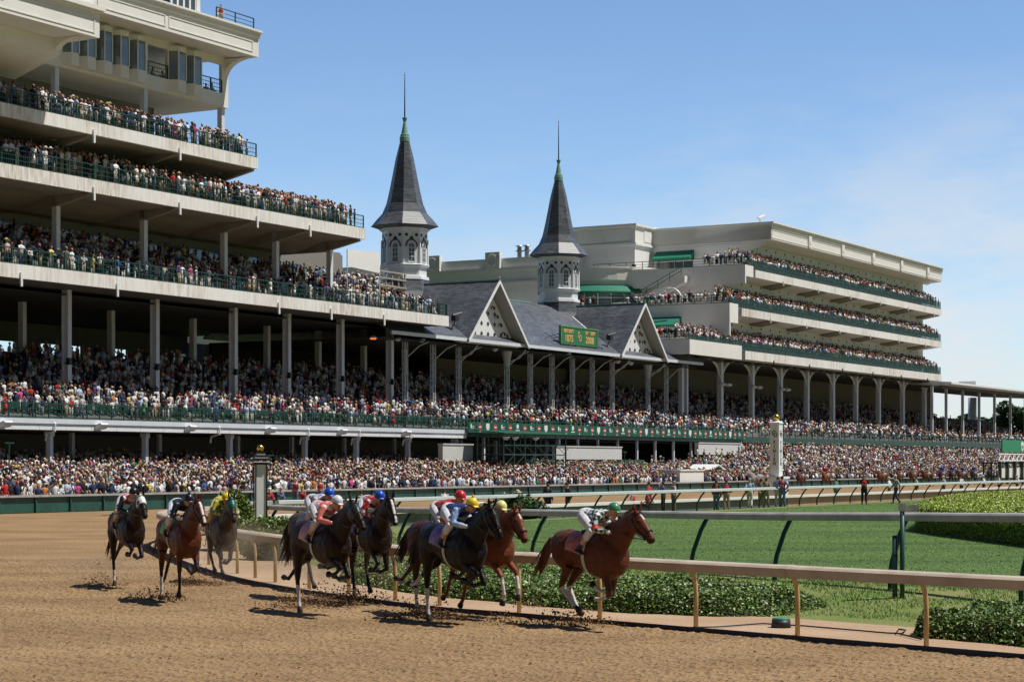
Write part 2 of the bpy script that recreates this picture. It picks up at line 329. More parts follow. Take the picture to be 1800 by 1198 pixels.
def grass_mat():
    m = mat('turf_grass', (.06, .15, .03), .8, spec=.2); nt = m.node_tree; b = nt.nodes['Principled BSDF']
    tc = N(nt, 'ShaderNodeTexCoord')
    mp = N(nt, 'ShaderNodeMapping'); mp.inputs['Rotation'].default_value = (0, 0, R(30)); mp.inputs['Scale'].default_value = (.10, .42, 1); nt.links.new(tc.outputs['Object'], mp.inputs[0])
    n1 = N(nt, 'ShaderNodeTexNoise'); n1.inputs['Scale'].default_value = 1.; n1.inputs['Detail'].default_value = 5; nt.links.new(mp.outputs[0], n1.inputs['Vector'])
    n2 = N(nt, 'ShaderNodeTexNoise'); n2.inputs['Scale'].default_value = 16; n2.inputs['Detail'].default_value = 8; n2.inputs['Roughness'].default_value = .75; nt.links.new(tc.outputs['Object'], n2.inputs['Vector'])
    r1 = N(nt, 'ShaderNodeMapRange'); r1.inputs[1].default_value = .35; r1.inputs[2].default_value = .65; nt.links.new(n1.outputs['Fac'], r1.inputs[0])
    r2 = N(nt, 'ShaderNodeMapRange'); r2.inputs[1].default_value = .35; r2.inputs[2].default_value = .68; nt.links.new(n2.outputs['Fac'], r2.inputs[0])
    a = N(nt, 'ShaderNodeMix', data_type='RGBA'); nt.links.new(r1.outputs[0], a.inputs[0]); a.inputs[6].default_value = (.095, .165, .04, 1); a.inputs[7].default_value = (.145, .24, .055, 1)
    c = N(nt, 'ShaderNodeMix', data_type='RGBA', blend_type='MULTIPLY'); c.inputs[0].default_value = 1; nt.links.new(a.outputs[2], c.inputs[6])
    g = N(nt, 'ShaderNodeMapRange'); g.inputs[3].default_value = .55; g.inputs[4].default_value = 1.3; nt.links.new(r2.outputs[0], g.inputs[0]); nt.links.new(g.outputs[0], c.inputs[7])
    nt.links.new(c.outputs[2], b.inputs['Base Color'])
    bp = N(nt, 'ShaderNodeBump'); bp.inputs['Strength'].default_value = .7; bp.inputs['Distance'].default_value = .15; nt.links.new(n2.outputs['Fac'], bp.inputs['Height']); nt.links.new(bp.outputs[0], b.inputs['Normal'])
    return m
M_GRASS = grass_mat()
M_SLOPE = dirt_mat('worn_grass', (.14, .20, .05), (.24, .24, .09), (.34, .25, .13), bump=.4)

b = MB(); b.add([(-1500, -1500, -.12), (1500, -1500, -.12), (1500, 2500, -.12), (-1500, 2500, -.12)], [(0, 1, 2, 3)])
tag(b.build('ground', mat('far_ground', (.10, .13, .05), .9, noise=.3, nscale=.05)), kind='structure')
# far dirt sheet
b = MB(); c = [SD(-120, -160), SD(500, -160), SD(500, 80), SD(-120, 80)]
b.add([(x, y, -.035) for x, y in c], [(0, 1, 2, 3)]); tag(b.build('dirt_track', M_DIRT), kind='structure')
# near raked dirt, really lumpy
def near_dirt():
    nx, ny = 620, 560; xs = np.linspace(-19, 12, nx); t = np.linspace(0, 1, ny); ys = 23.5 + 34 * t ** 1.35
    X, Y = np.meshgrid(xs, ys); Z = np.zeros(X.size); fx, fy = X.ravel(), Y.ravel()
    for i in range(len(fx)):
        q = Vector((fx[i] * 1.0, fy[i] * 1.0, 0))
        Z[i] = .022 * mnoise.noise(q * 1.3) + .020 * mnoise.noise(q * 6.1) + .026 * abs(mnoise.noise(q * 13.7)) + .014 * math.sin((fx[i] * .737 + fy[i] * .675) * 14 + 1.5 * mnoise.noise(q * .6))
    e = k_dist(fx, fy); Z = np.where(e > .1, -.1, Z)
    V = np.stack([fx, fy, Z - .008], 1); i = np.arange(nx * ny).reshape(ny, nx)
    T = np.stack([i[:-1, :-1].ravel(), i[:-1, 1:].ravel(), i[1:, 1:].ravel(), i[1:, :-1].ravel()], 1)
    keep = (e[T] < .1).any(1); me = np_mesh('d', V, T[keep], smooth=True)
    tag(link('raked_dirt', me, M_DIRT), kind='structure')
near_dirt()
def strip(e0, e1, n, name, m, zoff=0., i0=0, i1=None):
    Ks = K[i0:i1]; Ns = KN[i0:i1]; V = []; F_ = []
    es = np.linspace(e0, e1, n)
    for e in es:
        for p, q in zip(Ks, Ns): x, y = p + q * e; V.append((x, y, gz(e) + zoff + .012 * mnoise.noise(Vector((x, y, 0)) * 1.5) * (1 if e0 < e < e1 else 0)))
    L = len(Ks)
    for a in range(n - 1):
        for i in range(L - 1): F_.append((a * L + i, a * L + i + 1, (a + 1) * L + i + 1, (a + 1) * L + i))
    bb = MB(); bb.add(V, F_); me = bb.mesh('m', False)
    bm = bmesh.new(); bm.from_mesh(me); bmesh.ops.recalc_face_normals(bm, faces=bm.faces)
    bm.faces.ensure_lookup_table()
    if bm.faces[0].normal.z < 0: bmesh.ops.reverse_faces(bm, faces=bm.faces)
    bm.to_mesh(me); bm.free(); me.polygons.foreach_set('use_smooth', [True] * len(me.polygons))
    return tag(link(name, me, m), kind='structure')
strip(.05, 3.2, 7, 'verge', M_SAND, .022)
strip(3.2, 8.6, 12, 'turf_bank', M_SLOPE, .022)
b = MB(); pts = [tuple(p + q * 8.6) for p, q in zip(K, KN)]; pts = pts[::3] + [SD(500, -200), (320, -100)]
b.add([(x, y, BERM + .018) for x, y in pts], [tuple(range(len(pts)))])
tf = b.build('turf', M_GRASS); tag(tf, kind='structure')
# low dark kerb board between dirt and verge
def sweep(path, normals, section, zf, name, m, parent=None, i0=0, i1=None):
    V = []; F_ = []; n = len(section); P = path[i0:i1]; Q = normals[i0:i1]
    for (p, q) in zip(P, Q):
        for (o, z) in section: V.append((p[0] + q[0] * o, p[1] + q[1] * o, z + zf(p)))
    for k in range(len(P) - 1):
        for i in range(n): j = (i + 1) % n; F_.append((k * n + i, k * n + j, (k + 1) * n + j, (k + 1) * n + i))
    F_.append(tuple(range(n))); F_.append(tuple((len(P) - 1) * n + i for i in range(n)))
    bb = MB(); bb.add(V, F_); return bb.build(name, m, parent)
kb = sweep(K, KN, [(-.06, -.05), (.04, -.05), (.04, .075), (-.03, .075)], lambda p: 0, 'track_kerb', mat('kerb_board', (.07, .06, .055), .8, noise=.4, nscale=5))
tag(kb, kind='structure')

# ---------------------------------------------------------------- rails
def resample(P, step):
    P = np.array(P, float); L = np.r_[0, np.cumsum(np.linalg.norm(np.diff(P[:, :2], axis=0), axis=1))]
    t = np.arange(0, L[-1], step); return np.stack([np.interp(t, L, P[:, k]) for k in range(P.shape[1])], 1)
M_TAN = mat('tan_rail', (.60, .50, .38), .5, col2=(.42, .33, .24), nscale=1.3, bump=.1, bscale=6)
M_TANP = mat('tan_post', (.55, .38, .17), .5, noise=.12, nscale=3)
M_GRAIL = mat('grey_rail', (.46, .44, .41), .55, noise=.4, nscale=2.2, bump=.1, bscale=6)
M_WRAIL = mat('white_rail', (.62, .66, .66), .5, noise=.12, nscale=.6)
def rail_fence(path, top, label, name, m_rail, m_post, spacing, zg, lean, hgt, wid, mark=None, posts=None, rise=.0, pr=.038, n=8):
    """path: Nx2 (curve of the rail), lean: how far the post foot stands inside of the rail"""
    P = np.array(path); t_ = np.gradient(P, axis=0); t_ /= np.linalg.norm(t_, axis=1)[:, None]; Q = np.stack([t_[:, 1], -t_[:, 0]], 1)
    root = empty(name, (P[0][0], P[0][1], 0)); tag(root, label, 'rail fence'); mid = P[0]
    o = (P[0][0], P[0][1], 0)
    V = []; F_ = []; sec = [(-wid / 2, -hgt), (wid / 2, -hgt * .8), (wid / 2, -.02), (wid * .2, 0), (-wid * .35, -.015), (-wid / 2, -.05)]
    for k, (p, q) in enumerate(zip(P, Q)):
        zt = top(p, k)
        for (a, z) in sec: V.append((p[0] + q[0] * a, p[1] + q[1] * a, zt + z))
    ns = len(sec)
    for k in range(len(P) - 1):
        for i in range(ns): j = (i + 1) % ns; F_.append((k * ns + i, k * ns + j, (k + 1) * ns + j, (k + 1) * ns + i))
    F_ += [tuple(range(ns)), tuple((len(P) - 1) * ns + i for i in range(ns))]
    bb = MB(o); bb.add(V, F_); bb.build('rail', m_rail, root)
    L = np.r_[0, np.cumsum(np.linalg.norm(np.diff(P, axis=0), axis=1))]
    jt = MB(o)
    for t in np.arange(1.3, L[-1] - 1, 6.1):
        V2 = []
        for dt in (-.07, .07):
            px_, py_ = np.interp(t + dt, L, P[:, 0]), np.interp(t + dt, L, P[:, 1]); k2 = int(np.clip(np.searchsorted(L, t), 0, len(P) - 1)); q2 = Q[k2]; z2 = top((px_, py_), k2)
            for (a, z) in sec: V2.append((px_ + q2[0] * a * 1.06, py_ + q2[1] * a * 1.06, z2 + (z + hgt / 2) * 1.07 - hgt / 2))
        jt.add(V2, [(i, (i + 1) % ns, ns + (i + 1) % ns, ns + i) for i in range(ns)] + [tuple(range(ns)), tuple(range(ns, 2 * ns))])
    jt.build('joint_sleeve', m_rail, root)
    ts = posts if posts is not None else np.arange(spacing * .4, L[-1], spacing)
    cnt = 0; rest = MB(o)
    for t in ts:
        k = int(np.clip(np.searchsorted(L, t), 1, len(P) - 1)); p = P[k]; q = Q[k]; zt = top(p, k); f = p + q * lean
        z0 = zg(f); H = zt - hgt - z0
        pts = [(f[0], f[1], z0 - .05), (f[0], f[1], z0 + H * .62), (f[0] - q[0] * lean * .15, f[1] - q[1] * lean * .15, z0 + H * .80), (f[0] - q[0] * lean * .5, f[1] - q[1] * lean * .5, z0 + H * .94), (p[0], p[1], zt - hgt + .02)]
        if rise: pts = [(f[0], f[1], z0 - .05), (f[0], f[1], z0 + H * .25), (f[0] - q[0] * lean * .12, f[1] - q[1] * lean * .12, z0 + H * .42), (f[0] - q[0] * lean * .6, f[1] - q[1] * lean * .6, z0 + H * .8), (p[0], p[1], zt - hgt + .02)]
        if cnt < 95:
            c = MB(o); c.tube(pts, pr, n=n); c.build('post', m_post, root, True); cnt += 1
        else: rest.tube(pts, pr, n=5)
    if rest.v: rest.build('post', m_post, root)['kind'] = 'stuff'
    return root
# dirt inner rail (tan): 0.35 m inside the kerb
KR = K + KN * .42
ki = [i for i in range(len(K)) if K[i][1] > 8]; KR = KR[ki[0]:]
kz = int(np.argmin(np.hypot(KR[:, 0] - SD(66, 50)[0], KR[:, 1] - SD(66, 50)[1]))); KR = KR[:kz]
L_ = np.r_[0, np.cumsum(np.linalg.norm(np.diff(KR, axis=0), axis=1))]
def rail_t(x, y): return L_[np.argmin(np.hypot(KR[:, 0] - x, KR[:, 1] - y))]
tp = [rail_t(*gxy(px, py)) for px, py in ((1637, 1138), (1408, 1121), (1215, 1105), (1050, 1091), (911, 1080), (799, 1066), (700, 1056))]
ts = [tp[0] - 2.4 * k for k in range(9, 0, -1)] + tp
while ts[-1] < L_[-1] - 4: ts.append(ts[-1] + (2.15 if ts[-1] < 80 else 3.0))
rail_fence(KR, lambda p, k: 1.15, 'cream inner rail of the dirt track on bent tan posts before the ivy bank', 'inner_rail', M_TAN, M_TANP, 2.2, lambda f: .01, .13, .19, .34, posts=ts, pr=.04)
# low barrier along the inner edge of the front stretch
bs0, bs1 = 60., 430.; x, y = SD(bs0, 47.2); lb = empty('track_barrier', (x, y, 0), ROT, 'low barrier with a broad white cap between the far white rail and the dirt', 'barrier')
b = MB(); b.box(0, bs1 - bs0, -.22, .25, .60, .74); b.build('cap', mat('white_cap', (.78, .78, .76), .6, noise=.12, nscale=.5), lb)
sp = s_at(1385, 47.2) - bs0; b = MB(); b.box(0, sp, .0, .05, 0, .599); b.build('panel', mat('barrier_green', (.10, .15, .13), .7, noise=.4, nscale=.8), lb)
b = MB(); b.box(sp + .01, bs1 - bs0, .0, .05, 0, .599); b.build('panel', mat('barrier_tan', (.36, .27, .19), .8, noise=.3, nscale=.8), lb)
# turf rail
TR = crom([(30, -6), (20, 14), (13.6, 28.6), (9.4, 36.5), (8.0, 39), (5.5, 43), (0, 53), (-3.0, 59.2), (-5.6, 62.5), (-8.0, 66.0), (-9.3, 70), (-8.9, 73.3), SD(64, 43.5), SD(80, 43.5), SD(130, 43.5), SD(190, 43.5), SD(290, 43.5), SD(400, 43.5)], .5)
TR = TR[TR[:, 1] > 10] ; ic = int(np.argmin(np.hypot(TR[:, 0] + 8.9, TR[:, 1] - 73.3)))
def trtop(p, k):
    if k > ic: return 1.4
    return float(np.interp(p[1], [36.5, 39, 43, 53, 60, 62], [1.87, 1.82, 1.72, 1.56, 1.45, 1.4]))
ground_z = lambda f: float(gz(k_dist([f[0]], [f[1]])[0]))
A = TR[:ic + 1]; LA = np.r_[0, np.cumsum(np.linalg.norm(np.diff(A, axis=0), axis=1))]
def ta(px, z=1.6):
    sc = A[:, 0] / A[:, 1] * F + 900; return float(np.interp(-px, -sc[::-1][::-1], LA))
pp = [ta(p) for p in (2050, 1830, 1613, 1416, 1245, 972, 724)]
pp += list(np.arange(pp[-1] + 2.6, LA[-1], 1.25))
rail_fence(A, trtop, 'weathered grey turf rail on dark green bent posts, nearer side of the grass', 'turf_rail', M_GRAIL, M_GREEN, 3, ground_z, -.42, .17, .22, posts=pp, rise=1, pr=.05)
B = TR[ic + 1:]
rail_fence(B, lambda p, k: 1.4, 'white turf rail on dark green bent posts, far side of the grass', 'turf_rail', M_WRAIL, M_GREEN, 2.9, lambda f: BERM, -.45, .17, .22, rise=1, pr=.045)
# double post and rail joint in the near turf rail
x, y = gxy(1586, 1073); e = empty('gate_post', (x, y, 0), label='tall dark green post pair standing through the grey rail by the worn slope', cat='post')
b = MB(); b.tube([(0, 0, -.05), (0, 0, 1.9)], .045, n=10); b.build('post', M_GREEN, e, True)
b = MB(); b.tube([(-.13, .05, -.05), (-.13, .05, 1.42)], .05, n=10); b.tube([(-.13, .05, 1.0), (-.13, .05, 1.06)], .06); b.build('post', M_GREEN, e, True)
b = MB(); b.box(-.06, .06, -.06, .06, 1.88, 2.03); b.box(.065, .30, -.03, .0, 1.86, 2.0); b.build('joint_box', M_GRAIL, e)
# drain cap and hose
x, y = gxy(1373, 1104); e = empty('drain_cap', (x, y, .02), label='round black drain riser with a green lid on the sandy verge', cat='drain')
b = MB(); b.lathe([(0, .17), (.13, .155)], (0, 0, 0), 20); b.build('riser', M_BLACK, e, True)
b = MB(); b.lathe([(.132, .15), (.16, .145), (.165, .08)], (0, 0, 0), 20); b.build('lid', mat('lid_green', (.03, .22, .15), .6), e, True)
b = MB(); hp = []
for px, py in ((1180, 1108), (1260, 1106), (1340, 1100), (1410, 1104), (1480, 1110), (1560, 1117), (1585, 1118), (1592, 1112), (1580, 1110), (1575, 1117), (1620, 1128)): q = gxy(px, py); hp.append((q[0], q[1], .05))
h0 = hp[0]; b = MB((h0[0], h0[1], 0)); b.tube(hp, .014, n=6); h = b.build('hose', M_BLACK, None, True); h.location = (h0[0], h0[1], 0)
tag(h, 'thin black hose lying along the sandy verge beside the drain lid', 'hose')

# ---------------------------------------------------------------- foliage
def leaves(P, size, cols, up=.6, aspect=.6, seed=0, jit=.3):
    r = np.random.default_rng(seed); n = len(P); nrm = r.normal(size=(n, 3)); nrm[:, 2] = np.abs(nrm[:, 2]) + up; nrm /= np.linalg.norm(nrm, axis=1)[:, None]
    a = r.normal(size=(n, 3)); a -= nrm * (a * nrm).sum(1)[:, None]; a /= np.linalg.norm(a, axis=1)[:, None]; c = np.cross(nrm, a)
    sz = size * (1 + jit * r.normal(size=(n, 1))).clip(.4, 1.8)
    V = np.stack([P - a * sz, P - c * sz * aspect + nrm * sz * .15, P + a * sz, P + c * sz * aspect + nrm * sz * .15], 1).reshape(-1, 3)
    T = np.arange(4 * n).reshape(n, 4); cc = np.array(cols)[r.integers(0, len(cols), n)] * (1 + .25 * r.normal(size=(n, 1))).clip(.4, 1.7)
    return V, T, cc
M_LEAF = attr_mat('leaf', .45, .5)
def leaf_mesh(P, size, cols, **k):
    V, T, C = leaves(P, size, cols, **k); return np_mesh('leaves', V, T, C)
IVY = [(.12, .22, .03), (.15, .26, .04), (.07, .12, .022), (.20, .31, .05), (.09, .15, .028), (.15, .14, .05)]
BUSH = [(.13, .20, .03), (.16, .24, .04), (.09, .15, .025), (.19, .27, .05)]
HEDGE = [(.34, .44, .035), (.40, .50, .045), (.26, .35, .03), (.18, .25, .025), (.45, .54, .06)]
def ivy(name, label, e0, e1, pxs, nl, hm=.42, seed=1):
    """a bank of ivy on the berm; pxs: (px range) limits along the track"""
    KI = K + KN * (e0 + 1.4); sc = KI[:, 0] / np.maximum(KI[:, 1], .1) * F + 900; ids = [i for i in range(len(K)) if K[i][1] > 15 and K[i][1] < 56 and pxs[0] < sc[i] < pxs[1]]
    r = np.random.default_rng(seed); V = []; Fc = []; ne = 18; L = len(ids)
    def H(u, v, x, y):
        edge = min(1, min(u, 1 - u) / .06) ** .5 * min(1, v / .10) ** .5 * min(1, (1 - v) / .25) ** .7
        return edge * (hm + .16 * mnoise.noise(Vector((x, y, 0)) * 1.1) + .07 * mnoise.noise(Vector((x, y, 3)) * 3.5))
    for a in range(ne):
        v = a / (ne - 1)
        for k, i in enumerate(ids):
            u = k / (L - 1); w = .35 * mnoise.noise(Vector((K[i][0], K[i][1], 5)) * .7); tap = min(1, min(u, 1 - u) / .13) ** .5
            e = e0 + w * .6 + (e1 - e0) * (1 - tap) * .3 + v * (e1 - e0) * (.4 + .6 * tap); x, y = K[i] + KN[i] * e; V.append((x, y, gz(e) + .02 + H(u, v, x, y)))
    for a in range(ne - 1):
        for k in range(L - 1): Fc.append((a * L + k, a * L + k + 1, (a + 1) * L + k + 1, (a + 1) * L + k))
    V = np.array(V); Fa = np.array(Fc); p0 = V[Fa[:, 0]]; ar = np.linalg.norm(np.cross(V[Fa[:, 1]] - p0, V[Fa[:, 3]] - p0), axis=1)
    f = r.choice(len(Fa), nl, p=ar / ar.sum()); uv = r.random((nl, 2)); P = p0[f] + (V[Fa[f, 1]] - p0[f]) * uv[:, :1] + (V[Fa[f, 3]] - p0[f]) * uv[:, 1:]
    P[:, 2] += r.normal(size=nl) * .03 - .01
    e = empty(name, (V[L // 2][0], V[L // 2][1], 0), label=label, cat='ivy'); o = np.array([V[L // 2][0], V[L // 2][1], 0])
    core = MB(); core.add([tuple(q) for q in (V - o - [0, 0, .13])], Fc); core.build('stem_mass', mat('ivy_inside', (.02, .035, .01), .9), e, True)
    link('leaves', leaf_mesh(P - o, .029, IVY, seed=seed, up=.7), M_LEAF, e); e['kind'] = 'stuff'; return e
ivy('ivy_bank', 'long low bank of glossy green ivy between the cream rail and the turf', 1.9, 6.0, (650, 1400), 135000, .34)
ivy('ivy_bank', 'low clump of glossy ivy at the lower right corner behind the cream rail', 1.5, 4.8, (1600, 2250), 40000, .38, seed=2)
def worn_dirt():   # bare dark soil patch at the end of the ivy
    pass
def blades(region, n, h, cols, name, label, seed=3, wd=1.):
    r = np.random.default_rng(seed); P = region(r, n); n = len(P); a = r.random(n) * 6.28; hh = h * (.5 + r.random(n)); ln = r.normal(size=(n, 2)) * .4
    d = np.stack([np.cos(a), np.sin(a), 0 * a], 1) * .012 * wd; tip = P + np.stack([ln[:, 0] * hh, ln[:, 1] * hh, hh], 1)
    V = np.stack([P - d, P + d, tip], 1).reshape(-1, 3); C = np.array(cols)[r.integers(0, len(cols), n)] * (.6 + .8 * r.random((n, 1)))
    o = link(name, np_mesh('bl', V, np.arange(3 * n).reshape(n, 3), C), attr_mat('blade', .6, .3)); tag(o, label, 'grass', kind='stuff')
def slope_pts(r, n):
    x = r.uniform(-9, 13, n * 3); y = r.uniform(26, 66, n * 3); e = k_dist(x, y); sc = x / y * F + 900
    worn = np.array([mnoise.noise(Vector((a, b, 0)) * .8) for a, b in zip(x, y)])
    ok = (e > 3.0 + .5 * worn) & (e < 9) & (sc < 1900) & (worn > -.22 + .5 * np.clip((4.5 - e) / 1.5, 0, 1)); return np.stack([x[ok], y[ok], gz(e[ok]) + .01], 1)[:n]
blades(slope_pts, 70000, .06, [(.17, .31, .07), (.12, .24, .05), (.24, .34, .10)], 'grass', 'short grass growing on the bank along the near turf rail')
def turf_pts(r, n):
    x = r.uniform(-9, 34, n * 2); y = 38 + 85 * r.random(n * 2) ** 1.5; e = k_dist(x, y); sc = x / y * F + 900; dd_ = -.8664 * x + .4993 * y
    ok = (e > 8) & (sc < 1860) & (sc > 500) & (dd_ < 46); return np.stack([x[ok], y[ok], np.full(ok.sum(), BERM + .015)], 1)[:n]
blades(turf_pts, 90000, .016, [(.20, .33, .08), (.16, .27, .07), (.25, .38, .10)], 'turf_grass', 'short mown grass of the turf course', 9, 2.)
# clipped hedge on the turf
def hedge(name, label, poly, h, nl, size, cols, zg=BERM, seed=5, cat='hedge', top_n=.10):
    r = np.random.default_rng(seed); xs = [p[0] for p in poly]; ys = [p[1] for p in poly]; o = (sum(xs) / len(xs), sum(ys) / len(ys), zg)
    from mathutils.geometry import intersect_point_tri_2d
    def inside(X, Y):
        c = np.zeros(len(X), bool); j = len(poly) - 1
        for i in range(len(poly)):
            xi, yi = poly[i]; xj, yj = poly[j]
            m = ((yi > Y) != (yj > Y)) & (X < (xj - xi) * (Y - yi) / (yj - yi + 1e-12) + xi); c ^= m; j = i
        return c
    e = empty(name, o, label=label, cat=cat)
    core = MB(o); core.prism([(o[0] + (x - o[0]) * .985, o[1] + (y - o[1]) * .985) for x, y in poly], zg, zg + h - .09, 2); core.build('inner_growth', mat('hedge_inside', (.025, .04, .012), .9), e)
    def bump(x, y): return .09 * mnoise.noise(Vector((x, y, 0)) * .55) + .05 * mnoise.noise(Vector((x, y, 0)) * 2.2)
    X = r.uniform(min(xs), max(xs), nl * 3); Y = r.uniform(min(ys), max(ys), nl * 3); k = inside(X, Y); X, Y = X[k][:nl], Y[k][:nl]
    Z = np.array([zg + h + bump(a, b) for a, b in zip(X, Y)]) + r.normal(size=len(X)) * .03 - .02; P = [np.stack([X, Y, Z], 1)]
    per = [np.hypot(poly[i][0] - poly[i - 1][0], poly[i][1] - poly[i - 1][1]) for i in range(len(poly))]
    for i in range(len(poly)):
        n = int(nl * .9 * per[i] / sum(per)); t = r.random(n); a, c = poly[i - 1], poly[i]; x = a[0] + (c[0] - a[0]) * t; y = a[1] + (c[1] - a[1]) * t
        P.append(np.stack([x + r.normal(size=n) * .06, y + r.normal(size=n) * .06, zg + h * r.random(n)], 1))
    P = np.concatenate(P); link('leaves', leaf_mesh(P - o, size, cols, seed=seed, up=.5), M_LEAF, e); return e
hx = lambda px, Y: ((px - 900) / F * Y, Y)
hedge('clipped_hedge', 'large flat clipped hedge with bright yellow-green top on the turf at right', [hx(1612, 72), hx(1660, 67.5), hx(1830, 57.5), (24, 52), (34, 96), hx(1800, 108), hx(1700, 98), hx(1640, 84)], 1.0, 150000, .030, HEDGE)
def shrub(name, label, c, rx, ry, h, nl, size, cols, seed, zg=0., cat='shrub', lobes=5, trunk=False):
    r = np.random.default_rng(seed); e = empty(name, (c[0], c[1], zg), label=label, cat=cat); P = []; core = MB()
    for k in range(lobes):
        a = r.random() * 6.28; q = r.random() ** .5 * .5; cx, cy = math.cos(a) * q * rx, math.sin(a) * q * ry; rr = .55 + .25 * r.random(); cz = h * (.35 + .25 * r.random()); hz = min(h - cz, h * .6) * (1 if k == 0 else .75 + .25 * r.random())
        n = nl // lobes; v = r.normal(size=(n, 3)); v /= np.linalg.norm(v, axis=1)[:, None]; rad = 1 - .25 * r.random((n, 1)) ** 2
        nz_ = np.array([.16 * mnoise.noise(Vector(q_) * 2.5 + Vector((k * 9, 0, 0))) for q_ in v])[:, None]
        p = v * (rad + nz_) * [rx * rr, ry * rr, max(hz, cz)] + [cx, cy, cz]; p = p[p[:, 2] > .02]; P.append(p); core.ball((cx, cy, cz), rx * rr * .8, ry * rr * .8, max(hz, cz) * .8, 12, 7)
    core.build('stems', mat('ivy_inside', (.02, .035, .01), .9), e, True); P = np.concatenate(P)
    link('leaves', leaf_mesh(P, size, cols, seed=seed, up=.4), M_LEAF, e); return e
shrub('round_shrub', 'tall rounded yellow-green shrub beside the black and white track pole', hx(412, 63), .85, .85, 1.95, 12000, .055, BUSH, 21)
shrub('round_shrub', 'lower spreading yellow-green shrub right of the striped pole', hx(478, 57), 1.0, .8, 1.2, 11000, .05, BUSH, 22)
shrub('round_shrub', 'small dark shrub by the orange slatted fence near the far rail', hx(905, 88), 1.3, .9, 1.05, 5000, .07, [(.04, .10, .02), (.06, .14, .03), (.03, .07, .02)], 23, BERM)
# loose clods thrown over the near dirt
def clods():
    r = np.random.default_rng(4); n = 16000; x = r.uniform(-19, 11, n); y = 24 + 34 * r.random(n) ** 1.2; k = k_dist(x, y) < -.1; x, y = x[k], y[k]; n = len(x)
    base = np.array([(1, 0, 0), (0, 1, 0), (-1, 0, 0), (0, -1, 0), (0, 0, 1), (0, 0, -.6)], float); T0 = np.array([(0, 1, 4), (1, 2, 4), (2, 3, 4), (3, 0, 4), (1, 0, 5), (2, 1, 5), (3, 2, 5), (0, 3, 5)])
    s = .007 + .013 * r.random(n) ** 3; V = base[None] * (1 + .35 * r.normal(size=(n, 6, 1))) * s[:, None, None] * [1, 1, .7]; a = r.random(n) * 6.28
    X = V[..., 0] * np.cos(a)[:, None] - V[..., 1] * np.sin(a)[:, None]; Yv = V[..., 0] * np.sin(a)[:, None] + V[..., 1] * np.cos(a)[:, None]
    V = np.stack([X + x[:, None], Yv + y[:, None], V[..., 2] + .012], 2).reshape(-1, 3); T = (T0[None] + 6 * np.arange(n)[:, None, None]).reshape(-1, 3)
    C = np.repeat(np.array([(.40, .25, .13), (.20, .115, .06), (.30, .18, .09)])[r.integers(0, 3, n)], 8, axis=0)
    tag(link('dirt_clods', np_mesh('cl', V, T, C), attr_mat('clod', .95, .1)), 'crumbs and clods of dirt scattered over the raked track', 'dirt', kind='stuff')
clods()
# ================================================================ GRANDSTANDS (stand frame: s, d, z)
def circ(cx, cy, r, n=12, a0=0): return [(cx + r * math.cos(a0 + 2 * math.pi * i / n), cy + r * math.sin(a0 + 2 * math.pi * i / n)) for i in range(n)]
def zap(s, d):          # height of the standing apron in front of the stands
    left = .078 * np.clip(d - 80, 0, 17); right = .25 * np.clip(d - 82.5, 0, 14.5)
    t = sstep(185, 225, s); return left * (1 - t) + right * t
# apron
ss = np.linspace(40, 470, 120); dd = np.linspace(79.2, 112, 24); S_, D_ = np.meshgrid(ss, dd); Z_ = zap(S_, np.minimum(D_, 97)) + .03
x0, y0 = SW(S_, D_); b = MB(); n_ = len(ss)
b.add(list(zip(x0.ravel(), y0.ravel(), Z_.ravel())), [(a * n_ + k, a * n_ + k + 1, (a + 1) * n_ + k + 1, (a + 1) * n_ + k) for a in range(len(dd) - 1) for k in range(n_ - 1)])
tag(b.build('apron', mat('apron_paving', (.28, .26, .23), .9, noise=.2, nscale=1)), kind='structure')
# trackside wall
e, nb = stand('trackside_wall', 150, 78.7, 'long dark green trackside wall with a pale cap rail in front of the crowd', 'wall')
b = nb(); b.box(40, 460, 78.6, 78.8, 0, .86); b.build('panel', mat('wall_green', (.02, .10, .07), .5, noise=.45, nscale=1.5), e)
b = nb(); b.box(40, 460, 78.42, 78.95, .862, .97); b.build('cap_rail', M_GRAIL, e)
b = nb()
for k in range(150): s = 41 + k * 2.8; b.add([(s, 78.3, 0), (s + .08, 78.3, 0), (s + .08, 78.59, .86), (s, 78.59, .86)], [(0, 1, 2, 3)]); b.box(s, s + .08, 78.52, 78.59, 0, .86)
b.build('brace', M_GREEN, e)

# ---- lower seating deck running under all stands
e, nb = stand('seating_stand', 70, 97.6, 'lower seating deck with pale beam front running under all the grandstands', 'grandstand')
sl = .45
b = nb(); b.prism([(97.6, 5.83), (97.6, 5.62), (108, 10.3), (118, 10.3), (118, 10.55), (108, 10.52)], 60, 362, 0); b.build('deck', M_FLOOR, e)
b = nb(); b.box(60, 160.5, 97.35, 97.6, 5.50, 5.84); b.build('beam_ledge', M_STEEL, e)
b = nb(); b.box(60, 160.5, 97.45, 97.75, 5.06, 5.498); b.box(160.2, 160.5, 97.76, 100, 5.06, 5.6)
for k in range(38): s = 61 + k * 2.65; b.box(s, s + .03, 97.43, 97.449, 5.06, 5.49)
b.build('beam', M_WHITE, e)
b = nb(); b.box(160.5, 362, 97.45, 97.75, 5.2, 5.84); b.build('beam', M_GREEN, e)
railing(nb, 60, 160.5, 97.5, 5.84, 'railing', e, 1.05)
railing(nb, 160.5, 362, 97.5, 5.84, 'railing', e, 1.05, 2.0, mesh=False)
for px in (87, 255, 403.5, 535.6, 626, 716.8, 799): 
    s = s_at(px, 98.6); b = nb(); b.box(s - .16, s + .16, 98.4, 98.8, .8, 5.2); b.box(s - .22, s + .22, 98.3, 98.9, 4.65, 5.05); b.build('column', M_STEEL, e)
